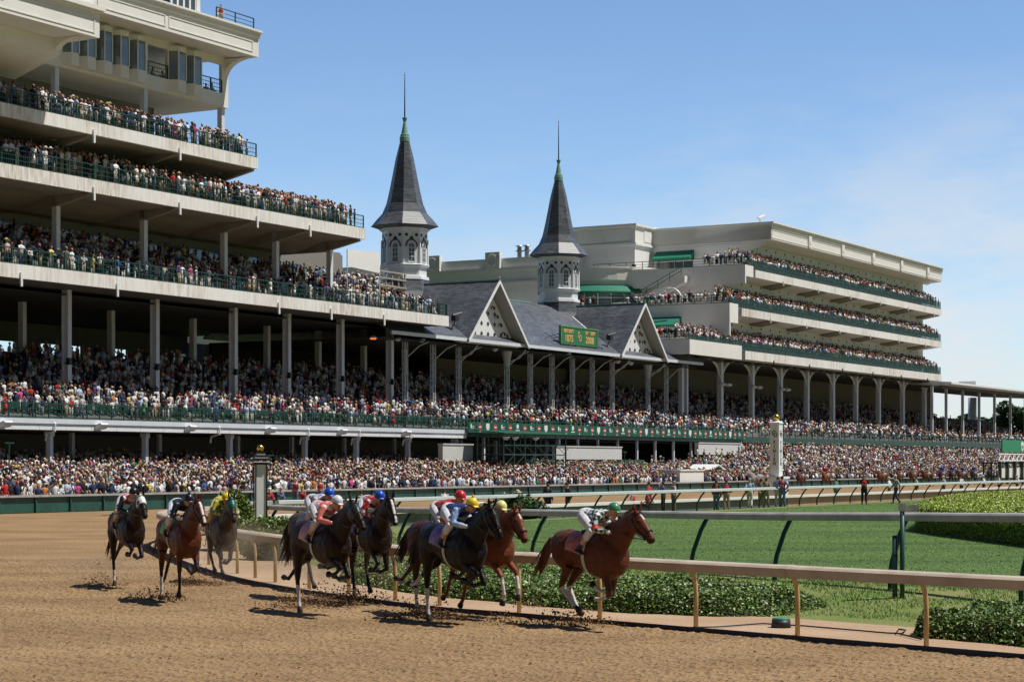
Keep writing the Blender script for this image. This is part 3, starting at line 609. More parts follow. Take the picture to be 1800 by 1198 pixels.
for px in (125.6, 279, 417, 512, 604, 692, 808.7, 870, 960):
    s = s_at(px, 103); b = nb(); b.box(s - .16, s + .16, 102.8, 103.1, .8, 8); b.build('column', M_STEEL, e)
for px in (6, 175, 332, 473, 599, 712):
    s = s_at(px, 97.3); b = nb(); b.prism([(97.34, 5.15), (97.34, 5.5), (96.9, 5.62), (96.75, 5.5), (97.0, 5.2)], s - .38, s + .38, 0); b.build('floodlight', M_WHITE, e)
for px in (97, 386, 543, 633, 723):
    s = s_at(px, 97.3); b = nb(); b.tube([(s, 97.4, 5.6), (s, 97.3, 5.5), (s, 97.3, 5.0), (s + .1, 98.2, 4.8), (s + .1, 98.3, 4.3)], .07); b.build('downpipe', M_WHITE, e)
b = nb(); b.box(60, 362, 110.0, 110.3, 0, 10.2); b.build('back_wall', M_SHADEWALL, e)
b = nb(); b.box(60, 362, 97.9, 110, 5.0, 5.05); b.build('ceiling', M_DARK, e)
# chairs (dark green) in the front box
b = nb()
for k in range(185):
    s = 88 + k * .62 + random.uniform(-.1, .1)
    if s > 200: break
    for d in (98.2,): 
        z = 5.9 + (d - 97.6) * .45; b.box(s, s + .45, d, d + .42, z + .38, z + .44); b.box(s, s + .45, d + .40, d + .44, z + .44, z + .86)
        for q in (0, .4): b.box(s + q, s + q + .04, d + .02, d + .06, z, z + .38); b.box(s + q, s + q + .04, d + .38, d + .42, z, z + .38)
b.build('chair_row', M_GREEN, e)
# banners on the beam at the middle
s0, s1 = s_at(820, 97.2), s_at(1310, 97.2)
M_RED = mat('logo_red', (.55, .03, .03), .5); M_CRM = mat('lettering_gold', (.70, .42, .12), .5)
bn = 46; rr = random.Random(3)
edges = [s0 + (s1 - s0) * k / bn for k in range(bn + 1)]
for k in range(bn):
    a, c = edges[k], edges[k + 1]; sc = (a + c) / 2; w_ = c - a
    b = nb(); b.box(a + .03, c - .03, 97.0, 97.1, 5.6, 6.62); p = b.build('banner', M_GREENB, e)
    typ = k % 4; q = nb()
    if typ in (1, 3):
        q.prism(circ(sc, 6.15, .30, 14), 96.985, 96.998, 1); q.build('emblem', M_RED, p)
        q2 = nb(); q2.box(sc - .24, sc + .24, 96.975, 96.983, 6.09, 6.21); q2.box(sc - .12, sc + .12, 96.985, 96.998, 5.68, 5.76); q2.build('emblem', M_WHITE, p)
    elif typ == 2:
        if k % 8 == 2: q.prism([(sc - .3, 6.5), (sc + .3, 6.5), (sc + .34, 6.1), (sc, 5.7), (sc - .34, 6.1)], 96.985, 96.998, 1); q.build('emblem', M_WHITE, p)
        else: q.prism(circ(sc, 6.3, .24, 10), 96.985, 96.998, 1); q.box(sc - .4, sc + .4, 96.985, 96.998, 5.86, 5.96); q.build('emblem', M_WHITE, p)
    else:
        q.prism([(sc - .35, 6.3), (sc - .15, 6.45), (sc - .05, 6.1), (sc - .25, 5.95)], 96.985, 96.998, 1); q.box(sc - .02, sc + .34, 96.985, 96.998, 6.15, 6.22); q.box(sc - .02, sc + .28, 96.985, 96.998, 5.98, 6.04); q.build('emblem', M_WHITE, p)
# white brick parapets under the deck in the middle
for (pa, pb, za, zb, nm) in ((975, 1090, 3.1, 4.35, 'parapet'), (1225, 1300, 3.7, 5.0, 'parapet'), (775, 828, 1.2, 4.4, 'service_box')):
    a, c = s_at(pa, 96.6), s_at(pb, 96.6); b = nb(); b.box(a, c, 96.4, 96.9, za, zb); b.box(a - .05, c + .05, 96.33, 96.95, zb + .002, zb + .12)
    b.build(nm, mat('white_brick', (.62, .62, .60), .8, noise=.12, nscale=3), e)
b = nb(); b.box(s_at(925, 96.7), s_at(1130, 96.7), 96.5, 97.0, .9, 3.08); b.build('green_panel', mat('green_panel', (.02, .09, .05), .7, noise=.3, nscale=1), e)
for px in (853, 985, 1018, 1053, 1088, 1122, 1154, 1186, 1217, 1248, 1275, 1300):
    s = s_at(px, 97.7); b = nb(); b.box(s - .12, s + .12, 97.76, 98.0, 2.5, 5.19); b.build('column', M_STEEL, e)
for k in range(22):
    s = 300 + 0 * k; s = s_at(1310, 98) + 4 + k * 4.6
    if s < 360: b = nb(); b.box(s - .1, s + .1, 97.9, 98.1, 3.6, 5.19); b.build('column', M_STEEL, e)
# scaffold for television crew
ex, nbx = stand('camera_scaffold', s_at(905, 94), 94, 'dark green tube scaffold tower with a canopy for the television crew under the banners', 'scaffold')
a, c = s_at(862, 94), s_at(972, 94)
b = nbx()
for k in range(7):
    s = a + (c - a) * k / 6
    for d in (92.6, 95.4): b.box(s - .05, s + .05, d - .05, d + .05, .9, 5.4)
for z in (2.4, 3.5, 4.4, 5.3):
    for d in (92.6, 95.4): b.box(a, c, d - .04, d + .04, z - .05, z + .05)
for k in range(6):
    s = a + (c - a) * k / 6; t = a + (c - a) * (k + 1) / 6; b.tube([(s, 92.55, 2.4), (t, 92.55, 3.5)], .03, n=5); b.tube([(t, 92.55, 3.5), (s, 92.55, 4.4)], .03, n=5)
b.build('frame', M_GREEN, ex)
b = nbx(); b.box(a, c, 92.5, 95.5, 3.5, 3.56); b.build('platform', M_FLOOR, ex)
b = nbx(); b.prism([(92.2, 5.45), (95.6, 5.75), (95.6, 5.83), (92.2, 5.53)], a - .5, c + .5, 0); b.build('canopy', M_GREENB, ex)
for px in (888, 904, 940):
    s = s_at(px, 92.4); b = nbx(); b.lathe([(0, .12), (.25, .34), (.28, .34)], (s, 92.3, 4.85), 12); b.build('work_light', M_WHITE, ex)

# ---------------------------------------------------------------- left grandstand
E3, E2, E1 = 156.6, 142.9, 127.7
e, nb = stand('left_grandstand', 70, 97, 'tall pale concrete grandstand at the left with three packed balconies', 'grandstand')
def fascia(s0, s1, d, zt, th, joint=True, name='fascia'):
    b = nb(); b.box(s0, s1, d, d + .25, zt - th, zt)
    if joint:
        k = s0 + 2
        while k < s1 - 1: b.box(k, k + .07, d - .004, d - .001, zt - th + .02, zt - .02); k += 6.1
    return b.build(name, M_CONC, e)
A_WALLS = {}
def balcony(z, s1, d0, dback, ceil_to, name='balcony_deck'):
    b = nb(); b.box(60, s1, d0 + .25, dback, z - .5, z); return b.build(name, M_CONC, e)
# level 3 (lowest)
fascia(60, E3, 97.0, 16.3, .95); railing(nb, 60, E3, 97.2, 16.3, 'railing', e)
railing(nb, 97.25, 104, E3 - .1, 16.3, 'railing', e, axis=1, mesh=False)
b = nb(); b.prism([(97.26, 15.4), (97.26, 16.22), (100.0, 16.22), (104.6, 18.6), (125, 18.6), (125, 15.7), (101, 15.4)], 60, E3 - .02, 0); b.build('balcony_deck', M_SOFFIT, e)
# level 2, level 1
fascia(60, E2, 97.0, 23.0, .95); railing(nb, 60, E2, 97.2, 23.0, 'railing', e)
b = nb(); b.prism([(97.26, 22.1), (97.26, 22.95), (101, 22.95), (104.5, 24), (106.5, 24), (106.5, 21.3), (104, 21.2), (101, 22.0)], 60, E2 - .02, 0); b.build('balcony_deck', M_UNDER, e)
fascia(60, E1, 97.0, 27.1, .9); railing(nb, 60, E1, 97.2, 27.1, 'railing', e)
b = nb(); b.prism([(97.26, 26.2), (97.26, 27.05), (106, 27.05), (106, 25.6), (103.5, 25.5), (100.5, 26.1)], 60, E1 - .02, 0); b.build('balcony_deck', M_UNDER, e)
# fascia brackets (little white pipes) 
for lv, zt, dd_ in ((1, 27.1, 0), (2, 23.0, 0), (3, 16.3, 0)):
    for px in {1: (165, 316), 2: (165, 316, 452, 545), 3: (37, 206, 490, 582, 675)}[lv]:
        s = s_at(px, 96.95); b = nb(); b.box(s - .09, s + .09, 96.86, 96.98, zt - 1.5, zt - .55); b.build('light_fitting', M_WHITE, e)
# rakers under the balconies
for zt, s1 in ((26.2, E1), (22.05, E2)):
    for px in (99, 253, 390, 485, 580):
        s = s_at(px, 100.5)
        if s < s1: b = nb(); b.prism([(97.4, zt), (97.4, zt - .15), (101, zt - .9), (106, zt - .9), (106, zt)], s - .2, s + .2, 0); b.build('raker_beam', M_UNDER, e)
# back walls with windows
def backwall(s1, d, z0, z1, wz0, wz1, wn='window', skip=0., refl=False, k0=70, step=2.0):
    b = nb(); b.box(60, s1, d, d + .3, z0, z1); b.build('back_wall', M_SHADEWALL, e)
    for k in range(60):
        s = k0 + k * step
        if s + step > s1 - 1: break
        if k % 5 == 4 : continue
        b = nb(); b.box(s + .06, s + step - .06, d - .06, d - .02, wz0, wz1); w_ = b.build('window', M_GLASS if (refl or k % 3) else M_BAYGLASS, e)
backwall(E3 - 4.5, 106, 18.6, 22.2, 18.7, 20.6, k0=88, step=2.0)
backwall(E2 - 4, 106, 24, 26.5, 24.1, 25.7, k0=90, step=2.3)
backwall(E1 - 3, 105.2, 27.05, 31.4, 27.3, 29.5, k0=92, step=2.3)
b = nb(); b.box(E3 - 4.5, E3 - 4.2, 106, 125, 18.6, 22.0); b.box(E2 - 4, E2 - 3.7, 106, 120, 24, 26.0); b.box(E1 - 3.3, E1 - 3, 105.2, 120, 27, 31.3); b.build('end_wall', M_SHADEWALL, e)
# main columns
for px in (118, 273, 411, 505, 599, 686):
    s = s_at(px, 101); b = nb(); b.box(s - .06, s + .06, 100.8, 101.3, 6.5, 15.4); b.box(s - .2, s + .2, 100.74, 100.8, 6.5, 15.4); b.box(s - .2, s + .2, 101.3, 101.36, 6.5, 15.4); c_ = b.build('column', M_STEEL, e)
    q = nb(); q.box(s - .55, s - .25, 100.3, 100.6, 9.9, 10.4); q.box(s - .4, s - .2, 100.6, 100.9, 10.0, 10.1); q.build('spotlight', M_BLACK, c_)
for px in (40, 196, 340, 470, 560, 640, 712):
    s = s_at(px, 108); b = nb(); b.box(s - .2, s + .2, 107.8, 108.3, 8, 15.6); b.build('column', M_STEEL, e)
for z0, z1, pxs in ((18., 22.2, (99, 253, 394, 485, 580)), (23., 26.2, (105, 258, 395)), (27., 31.5, (97, 253, 389))):
    for px in pxs: s = s_at(px, 100.5); b = nb(); b.box(s - .2, s + .2, 100.3, 100.75, z0 - 1, z1); b.build('column', M_STEEL, e)
# back of the big seating bay
b = nb(); b.box(60, 152, 124, 124.3, 0, 12.4); b.box(60, 152, 124, 124.3, 14.4, 15.9)
wins = [(s_at(a, 124), s_at(c, 124)) for a, c in ((-10, 30), (70, 145), (195, 225), (305, 362), (368, 380))]
cur = 60
for a, c in sorted(wins): b.box(cur, a, 124.001, 124.299, 12.4, 14.4); b.box(a, c, 124.002, 124.298, 13.3, 14.4); cur = c
b.box(cur, 152, 124.001, 124.299, 12.4, 14.4); b.build('back_wall', M_SHADEWALL, e)
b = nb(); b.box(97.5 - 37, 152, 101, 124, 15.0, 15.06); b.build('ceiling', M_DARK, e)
# enclosed suites with bay windows
D0 = 100.0
M_BOX = M_CREAM
b = nb(); ops = [(s_at(260, D0), s_at(295, D0)), (s_at(351, D0), s_at(390, D0))]; SB = E1
bays = [(s_at(a, D0), s_at(c, D0)) for a, c in ((109, 134), (136, 164), (166, 193), (194, 223), (224, 252), (296, 323), (324, 350))]
b.box(60, SB, D0, D0 + .3, 31.3, 32.4); b.box(60, SB, D0, D0 + .3, 34.7, 35.3)
allo = sorted(ops + bays); cur = 60
for a, c in allo:
    if a > cur: b.box(cur, a, D0 + .001, D0 + .299, 32.4, 34.7)
    cur = c
b.box(cur, SB, D0 + .001, D0 + .299, 32.4, 34.7); b.box(60, SB, D0 + .3, 112, 31.3, 31.5); b.box(SB - .3, SB, 112, 112.5, 31.5, 35.2); b.box(60, SB - .3, 106, 106.2, 31.5, 35.2)
b.build('suite_wall', M_BOX, e)
for a, c in bays:
    m_ = (a + c) / 2; w_ = c - a; pl = [(a + .02, D0 + .02), (a + w_ * .25, D0 - .62), (c - w_ * .25, D0 - .62), (c - .02, D0 + .02)]
    b = nb(); b.prism(pl, 34.62, 35.0, 2); b.build('bay_head', M_BOX, e); b = nb(); b.prism(pl, 31.5, 32.42, 2); f = b.build('bay', M_BOX, e)
    g = nb(); g.prism([(x + (m_ - x) * .05, y + .03) for x, y in pl], 32.43, 34.61, 2); g.build('bay_window', M_BAYGLASS, f)
    g = nb()
    for (x, y) in pl: g.box(x - .035, x + .035, y - .035, y + .035, 32.43, 34.61)
    g.build('mullion', M_WHITE, f)
for a, c in ops: railing(nb, a, c, D0 + .02, 32.42, 'railing', e, 1.0)
for a, c in ops:
    b = nb(); b.box(a + .1, (a + c) / 2, 103.5, 103.56, 31.6, 34.4); b.build('window', M_GLASS, e)
# roof slab, curved bracket and parapet
b = nb(); b.prism([(97.1, 35.15), (97.1, 36.6), (96.9, 36.7), (96.9, 36.95), (96.7, 37.05), (96.7, 37.2), (114, 37.2), (114, 35.3), (100, 35.3), (97.4, 35.15)], 60, E1 + .2, 0); b.build('roof', M_CREAM, e)
b = nb()
for (a, c) in ((60, 108.5), (108.9, 116.4), (116.8, E1 - .6)): b.box(a, c, 97.05, 97.09, 35.45, 35.52); b.box(a, c, 97.05, 97.09, 36.25, 36.32); b.box(a, a + .07, 97.05, 97.09, 35.52, 36.25); b.box(c - .07, c, 97.05, 97.09, 35.52, 36.25)
b.build('panel_moulding', M_CREAM2, e)
b = nb()
arc = [(97.6 + 2.4 * math.sin(t), 33.9 + 1.24 * math.cos(t)) for t in np.linspace(0, math.pi / 2, 8)]
b.prism([(97.6, 35.14)] + arc + [(100, 35.2)], E1 - .5, E1 + .1, 0); b.build('bracket', M_CREAM, e)
# projecting block at far left
sE = s_at(175, 93)
b = nb(); b.box(60, sE, 93, 100.5, 31.95, 33.6); b.box(60, sE + .1, 92.8, 93.2, 33.602, 33.75); b.box(60, sE + .2, 92.6, 93.4, 33.752, 34.05); b.box(60, sE, 93.5, 100.5, 34.052, 35.1); b.build('upper_block', M_CREAM, e)
b = nb(); b.box(60, sE - .5, 92.95, 92.99, 32.2, 32.28); b.box(60, sE - .5, 92.95, 92.99, 33.2, 33.28); b.box(sE - .58, sE - .5, 92.95, 92.99, 32.29, 33.19); b.build('panel_moulding', M_CREAM2, e)
arc = [(93.6 + 2.1 * math.sin(t), 31.0 + .9 * math.cos(t)) for t in np.linspace(0, math.pi / 2, 9)]
b = nb(); b.prism([(93.6, 31.94)] + arc + [(96, 31.94)], sE - 1.5, sE - 1.0, 0); b.build('bracket', M_CREAM, e)
b = nb(); b.prism([(95.7, 31.94), (95.7, 30.9), (99.9, 29.6), (100.01, 31.94)], 60, sE - 1.0, 0); b.build('suite_wall', M_CREAM2, e)
text('C', 1.1, M_CREAM2, e, (s_at(3, 92.9) - 70, 92.93 - 97, 33.2), (R(90), 0, 0), 'emblem', .04)
# glass tower and rooftop rail
a, c = s_at(300, 99), s_at(343, 99); b = nb(); b.box(a, c, 99, 106, 37.2, 42); b.build('roof_tower', M_GLASS, e)
b = nb()
for s in np.linspace(a, c, 5): b.box(s - .09, s + .09, 98.9, 98.99, 37.2, 42)
b.box(a - .2, c + .4, 98.6, 98.89, 37.2, 37.45); b.build('mullion', M_WHITE, e)
b = nb(); b.box(c, c + .5, 98.9, 106, 37.2, 42); b.box(60, a - 2, 98.8, 99.0, 37.2, 38.2); b.build('tower_wall', M_CREAM, e)
railing(nb, c + .5, E1 - .2, 97.3, 37.2, 'roof_railing', e, 1.0, 2.2, mesh=False)
railing(nb, 60, sE - 2, 93.4, 35.1, 'roof_railing', e, .9, 2.2, mesh=False)
# white screen and timber scaffold at the right end of the lowest balcony
e2, nb2 = stand('fabric_screen', s_at(640, 101), 101, 'white fabric screen on a timber platform at the right end of the lowest balcony', 'screen')
a, c = s_at(611, 101), s_at(668, 101); z0, z1 = z_at(640, 476, 101), z_at(612, 438, 101); zc = z_at(668, 443, 101)
b = nb2(); b.add([(a, 101, z0 + .2), (c, 101, z0), (c, 101, zc), (a, 101, z1), (a, 101.03, z0 + .2), (c, 101.03, z0), (c, 101.03, zc), (a, 101.03, z1)], [(0, 1, 2, 3), (7, 6, 5, 4), (0, 4, 5, 1), (1, 5, 6, 2), (2, 6, 7, 3), (3, 7, 4, 0)]); b.build('fabric', mat('white_fabric', (.80, .79, .78), .9, noise=.05, nscale=1), e2)
b = nb2(); b.tube([(a, 101.06, 17), (a, 101.06, z1)], .04); b.tube([(c, 101.06, 17), (c, 101.06, zc)], .04)
ce = E3 - 1.2; b.build('frame', M_WHITE, e2)
b = nb2()
for s in np.linspace(c + .3, c + 4.5, 5): b.box(s - .06, s + .06, 101.2, 101.3, 17.5, 20.3)
for z in (18.9, 19.6, 20.2): b.box(c + .2, c + 4.6, 101.1, 101.19, z, z + .14)
b.box(c + .2, c + 4.6, 101.3, 104, 18.7, 18.85); b.build('timber_platform', mat('raw_timber', (.40, .34, .27), .8, noise=.2), e2)

# ---------------------------------------------------------------- twin spire grandstand
e, nb = stand('spire_grandstand', 187, 98, 'old grandstand with dark slate roof, two white gables and two slender spires', 'grandstand')
S0, S1 = 149, 216
b = nb(); b.prism([(98.3, 14.45), (98.3, 14.62), (109, 20.5), (119.7, 14.62), (119.7, 14.45), (109, 20.3)], S0, S1, 0); b.build('roof', M_SLATE, e)
b = nb(); b.box(S0, S1, 98.26, 98.42, 14.28, 14.6); b.build('gutter', M_STEEL, e)
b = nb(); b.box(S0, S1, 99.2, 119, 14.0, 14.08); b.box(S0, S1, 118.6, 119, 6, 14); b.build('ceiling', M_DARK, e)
b = nb(); b.box(S0 + 30, S1, 113, 113.3, 10.4, 13.9); b.build('back_wall', M_SHADEWALL, e)
b = nb(); b.box(175.4, 193.2, 108.9, 109.1, 20.49, 20.62); b.build('ridge_cap', M_COPPER, e)
for k, sg in enumerate((167.6, 199.8)):
    hw = 5.7; zr, zf = 20.5, 14.45; th = .14
    b = nb()
    for sgn in (-1, 1):
        vs = [(sg, 98.0, zr), (sg, 108.9, zr), (sg + sgn * hw, 98.6, zf), (sg + sgn * hw, 98.0, zf)]
        b.add(vs + [(x, y, z - th) for x, y, z in vs], [(0, 1, 2, 3), (7, 6, 5, 4), (0, 3, 7, 4), (3, 2, 6, 7), (2, 1, 5, 6), (1, 0, 4, 5)])
    g = b.build('gable', M_SLATE, e)
    b = nb()
    for sgn in (-1, 1):
        vs = [(sg, 98.02, zr - th - .01), (sg, 99.6, zr - th - .01), (sg + sgn * hw, 99.6, zf - th - .01), (sg + sgn * hw, 98.02, zf - th - .01)]
        b.add(vs + [(x, y, z - .03) for x, y, z in vs], [(0, 1, 2, 3), (7, 6, 5, 4), (0, 3, 7, 4), (3, 2, 6, 7), (2, 1, 5, 6), (1, 0, 4, 5)])
    b.build('gable_soffit', mat('soffit_board', (.42, .41, .39), .8, noise=.12, nscale=2), g)
    b = nb()
    for sgn in (-1, 1):
        vs = [(sg, 97.9, zr + .06), (sg, 98.0, zr + .06), (sg + sgn * (hw + .1), 98.0, zf), (sg + sgn * (hw + .1), 97.9, zf)]
        b.add(vs + [(x, y, z - .36) for x, y, z in vs], [(0, 1, 2, 3), (7, 6, 5, 4), (0, 3, 7, 4), (3, 2, 6, 7), (2, 1, 5, 6), (1, 0, 4, 5)])
    b.build('rake_board', M_WHITE, g)
    b = nb(); b.tube([(sg - hw - .02, 98.6, zf + .14), (sg - .1, 108.7, zr + .02)], .10, .05, (1, 0, 0), 6); b.tube([(sg + hw + .02, 98.6, zf + .14), (sg + .1, 108.7, zr + .02)], .10, .05, (1, 0, 0), 6); b.build('valley_flashing', M_WHITE, g)
    b = nb(); b.box(sg - .1, sg + .1, 97.9, 108.5, zr + .01, zr + .1); b.lathe([(0, .06), (.2, .09), (.3, .02)], (sg, 98.0, zr + .1), 8); b.build('ridge_cap', M_COPPER, g)
    b = nb(); b.prism([(sg - hw + .5, zf + .1), (sg + hw - .5, zf + .1), (sg, zr - .5)], 99.3, 99.5, 1); b.box(sg - hw, sg + hw, 99.1, 99.6, zf - .22, zf + .1); b.build('gable_wall', M_WHITE, g)
    # black fretwork pattern
    b = nb()
    for j in range(-3, 4):
        for row, (zz, lim) in enumerate(((15.35, 3), (16.35, 2), (17.35, 1))):
            if abs(j) > lim: continue
            cx = sg + j * 1.25 + (0 if row % 2 == 0 else 0)
            for q in (-.14, 0, .14): b.prism(circ(cx + q, zz + (.12 if q == 0 else 0), .085, 8), 99.26, 99.29, 1)
            b.box(cx - .12, cx + .12, 99.262, 99.288, zz - .2, zz - .06)
    for sgn in (-1, 1):
        for j in range(5):
            t = (j + .7) / 6; cx = sg + sgn * (hw - .9) * t * .86; zz = zr - 1.2 - (zr - zf - 1.2) * t; b.prism(circ(cx, zz, .16, 10), 99.25, 99.285, 1)
            cx2 = sg + sgn * (hw - .9) * (t + .08) * .86; z2 = zr - 1.45 - (zr - zf - 1.2) * (t + .1)
            if z2 > 14.9: b.tube([(cx2 - .28, 99.27, z2 - .25), (cx2 - .2, 99.27, z2), (cx2, 99.27, z2 + .1), (cx2 + .2, 99.27, z2), (cx2 + .28, 99.27, z2 - .25)], .045, n=5)
    b.build('fretwork', M_BLACK, g)
    # bracket column under the gable
    b = nb(); s = sg - 0.0
for px in (712, 761, 806, 891, 932, 970, 1006, 1041, 1076, 1139, 1171):
    s = s_at(px, 101); b = nb()
    for ds in (-.17, .17):
        for q in (-.17, .17): b.box(s + ds - .035, s + ds + .035, 101 + q - .035, 101 + q + .035, 6.5, 14.0)
    n = 14
    for k in range(n):
        z = 6.6 + k * (7.3 / n); z2 = z + 7.3 / n; a, c = (-.17, .17) if k % 2 else (.17, -.17)
        b.tube([(s + a, 100.81, z), (s + c, 100.81, z2)], .035, n=4); b.tube([(s - .19, 101 + a, z), (s - .19, 101 + c, z2)], .035, n=4)
    if px in (891, 1139): b.box(s - .3, s + .3, 100.9, 101.1, 12.4, 14.2); b.lathe([(0, .05), (.1, .3), (1.5, .55), (1.6, .55)], (s, 101, 12.5), 8)
    b.tube([(s, 100.7, 12.6), (s + .6, 99.8, 13.6), (s + 1.3, 99.2, 14.0)], .05, n=5)
    if px in (806, 891, 1076, 1139): b.tube([(s, 100.8, 12.9), (s + .1, 99.6, 13.3), (s + .15, 98.9, 14.1)], .07, n=6)
    c_ = b.build('lattice_column', M_STEEL, e)
    if px in (806, 891, 970, 1076, 1139): q = nb(); q.box(s + .25, s + .5, 100.4, 100.7, 10.4, 10.9); q.build('spotlight', M_BLACK, c_)
for px, t in ((1198, .3), (1206, .22)): s = s_at(px, 101); b = nb(); b.box(s - t, s + t, 100.8, 101.3, 6.5, 14.4); b.build('column', M_STEEL, e)
# heaters glowing and globe lamps under the eave
M_HEAT = mat('heater_glow', (1, .3, .1)); bb_ = M_HEAT.node_tree.nodes['Principled BSDF']; bb_.inputs['Emission Color'].default_value = (1, .16, .03, 1); bb_.inputs['Emission Strength'].default_value = 1.6
for px, py in ((656, 596), (877, 608), (1085, 637)):
    s = s_at(px, 100); z = z_at(px, py, 100); b = nb(); b.lathe([(0, .26), (.08, .28)], (s, 100, z), 14); h_ = b.build('heater_lamp', M_HEAT, e, True); b = nb(); b.lathe([(.085, .36), (.22, .28), (.35, .12), (13.99 - z, .03)], (s, 100, z), 14); b.build('heater_hood', M_STEEL, h_, True)
for px, py in ((699, 594), (742, 596), (1086, 634), (1109, 637), (870, 612)):
    s = s_at(px, 99.6); z = z_at(px, py, 99.6); b = nb(); b.lathe([(0, .1), (.12, .28), (.34, .32), (.36, .05), (max(.4, 14.0 - z), .03)], (s, 99.6, z - .3), 12); b.build('hanging_lamp', M_STEEL, e, True)
# sign on the roof
sa, sb = s_at(985, 99.2), s_at(1048, 99.2); zb, zt = 15.2, 16.95
sg_, nbs = stand('roof_sign', (sa + sb) / 2, 99.2, 'green and gold anniversary sign standing on the slate roof between the gables', 'sign')
b = nbs(); b.box(sa, sb, 99.1, 99.3, zb, zt); b.build('board', mat('sign_green', (.02, .16, .06), .5), sg_)
b = nbs(); w_ = .12
b.box(sa - w_, sb + w_, 99.04, 99.32, zt, zt + w_); b.box(sa - w_, sb + w_, 99.04, 99.32, zb - w_, zb); b.box(sa - w_, sa, 99.04, 99.32, zb, zt); b.box(sb, sb + w_, 99.04, 99.32, zb, zt); b.build('border', mat('sign_border', (.10, .30, .05), .5), sg_)
W_ = sb - sa; FR = (R(90), 0, 0)
text('FIRST DERBY', .50, M_CRM, sg_, (-W_ * .30, -.115, zt - .42), FR, 'lettering', .012, .76, .02)
text('1875', .98, M_CRM, sg_, (-W_ * .29, -.115, zb + .55), FR, 'lettering', .012, .95, .025)
text('134', .50, M_CRM, sg_, (W_ * .19, -.115, zt - .42), FR, 'lettering', .012, .76, .02)
text('TH', .24, M_CRM, sg_, (W_ * .255, -.115, zt - .33), FR, 'lettering', .012, .9, .008)
text('DERBY', .50, M_CRM, sg_, (W_ * .375, -.115, zt - .42), FR, 'lettering', .012, .74, .02)
text('2008', .98, M_CRM, sg_, (W_ * .29, -.115, zb + .55), FR, 'lettering', .012, .95, .025)
text('C', .95, M_CRM, sg_, (-.14, -.12, zb + 1.0), FR, 'emblem', .012, .7, .02)
text('D', .95, M_CRM, sg_, (.16, -.13, zb + .7), FR, 'emblem', .012, .7, .02)
b = nbs()
for s in np.linspace(sa - .2, sb + .8, 7): b.box(s - .04, s + .04, 98.9, 99.0, 14.6, 15.1); b.tube([(s, 99.2, 15.2), (s, 101, 16.4)], .03, n=5)
b.box(sa - .6, sb + 1, 98.9, 99.0, 15.1, 15.16); b.tube([(sa - .1, 99.3, 16.2), (sa - 2.6, 99.6, 15.6)], .04, n=5); b.tube([(sa - .1, 99.3, 15.9), (sa - 1.6, 99.4, 15.6)], .04, n=5); b.build('support_frame', M_BLACK, sg_)
for px, py, d in ((800, 560, 99.5), (1072, 594, 99.5)):
    s = s_at(px, d); z = z_at(px, py, d); b = nb(); b.box(s - .35, s + .35, d - .25, d + .25, z - .2, z + .25); b.tube([(s - .5, d, z + .3), (s + .6, d - .3, z + .6)], .16, .1, n=6); b.tube([(s, d, z - .2), (s - .2, d + .3, z - 1)], .05); b.build('roof_floodlight', M_BLACK, e)
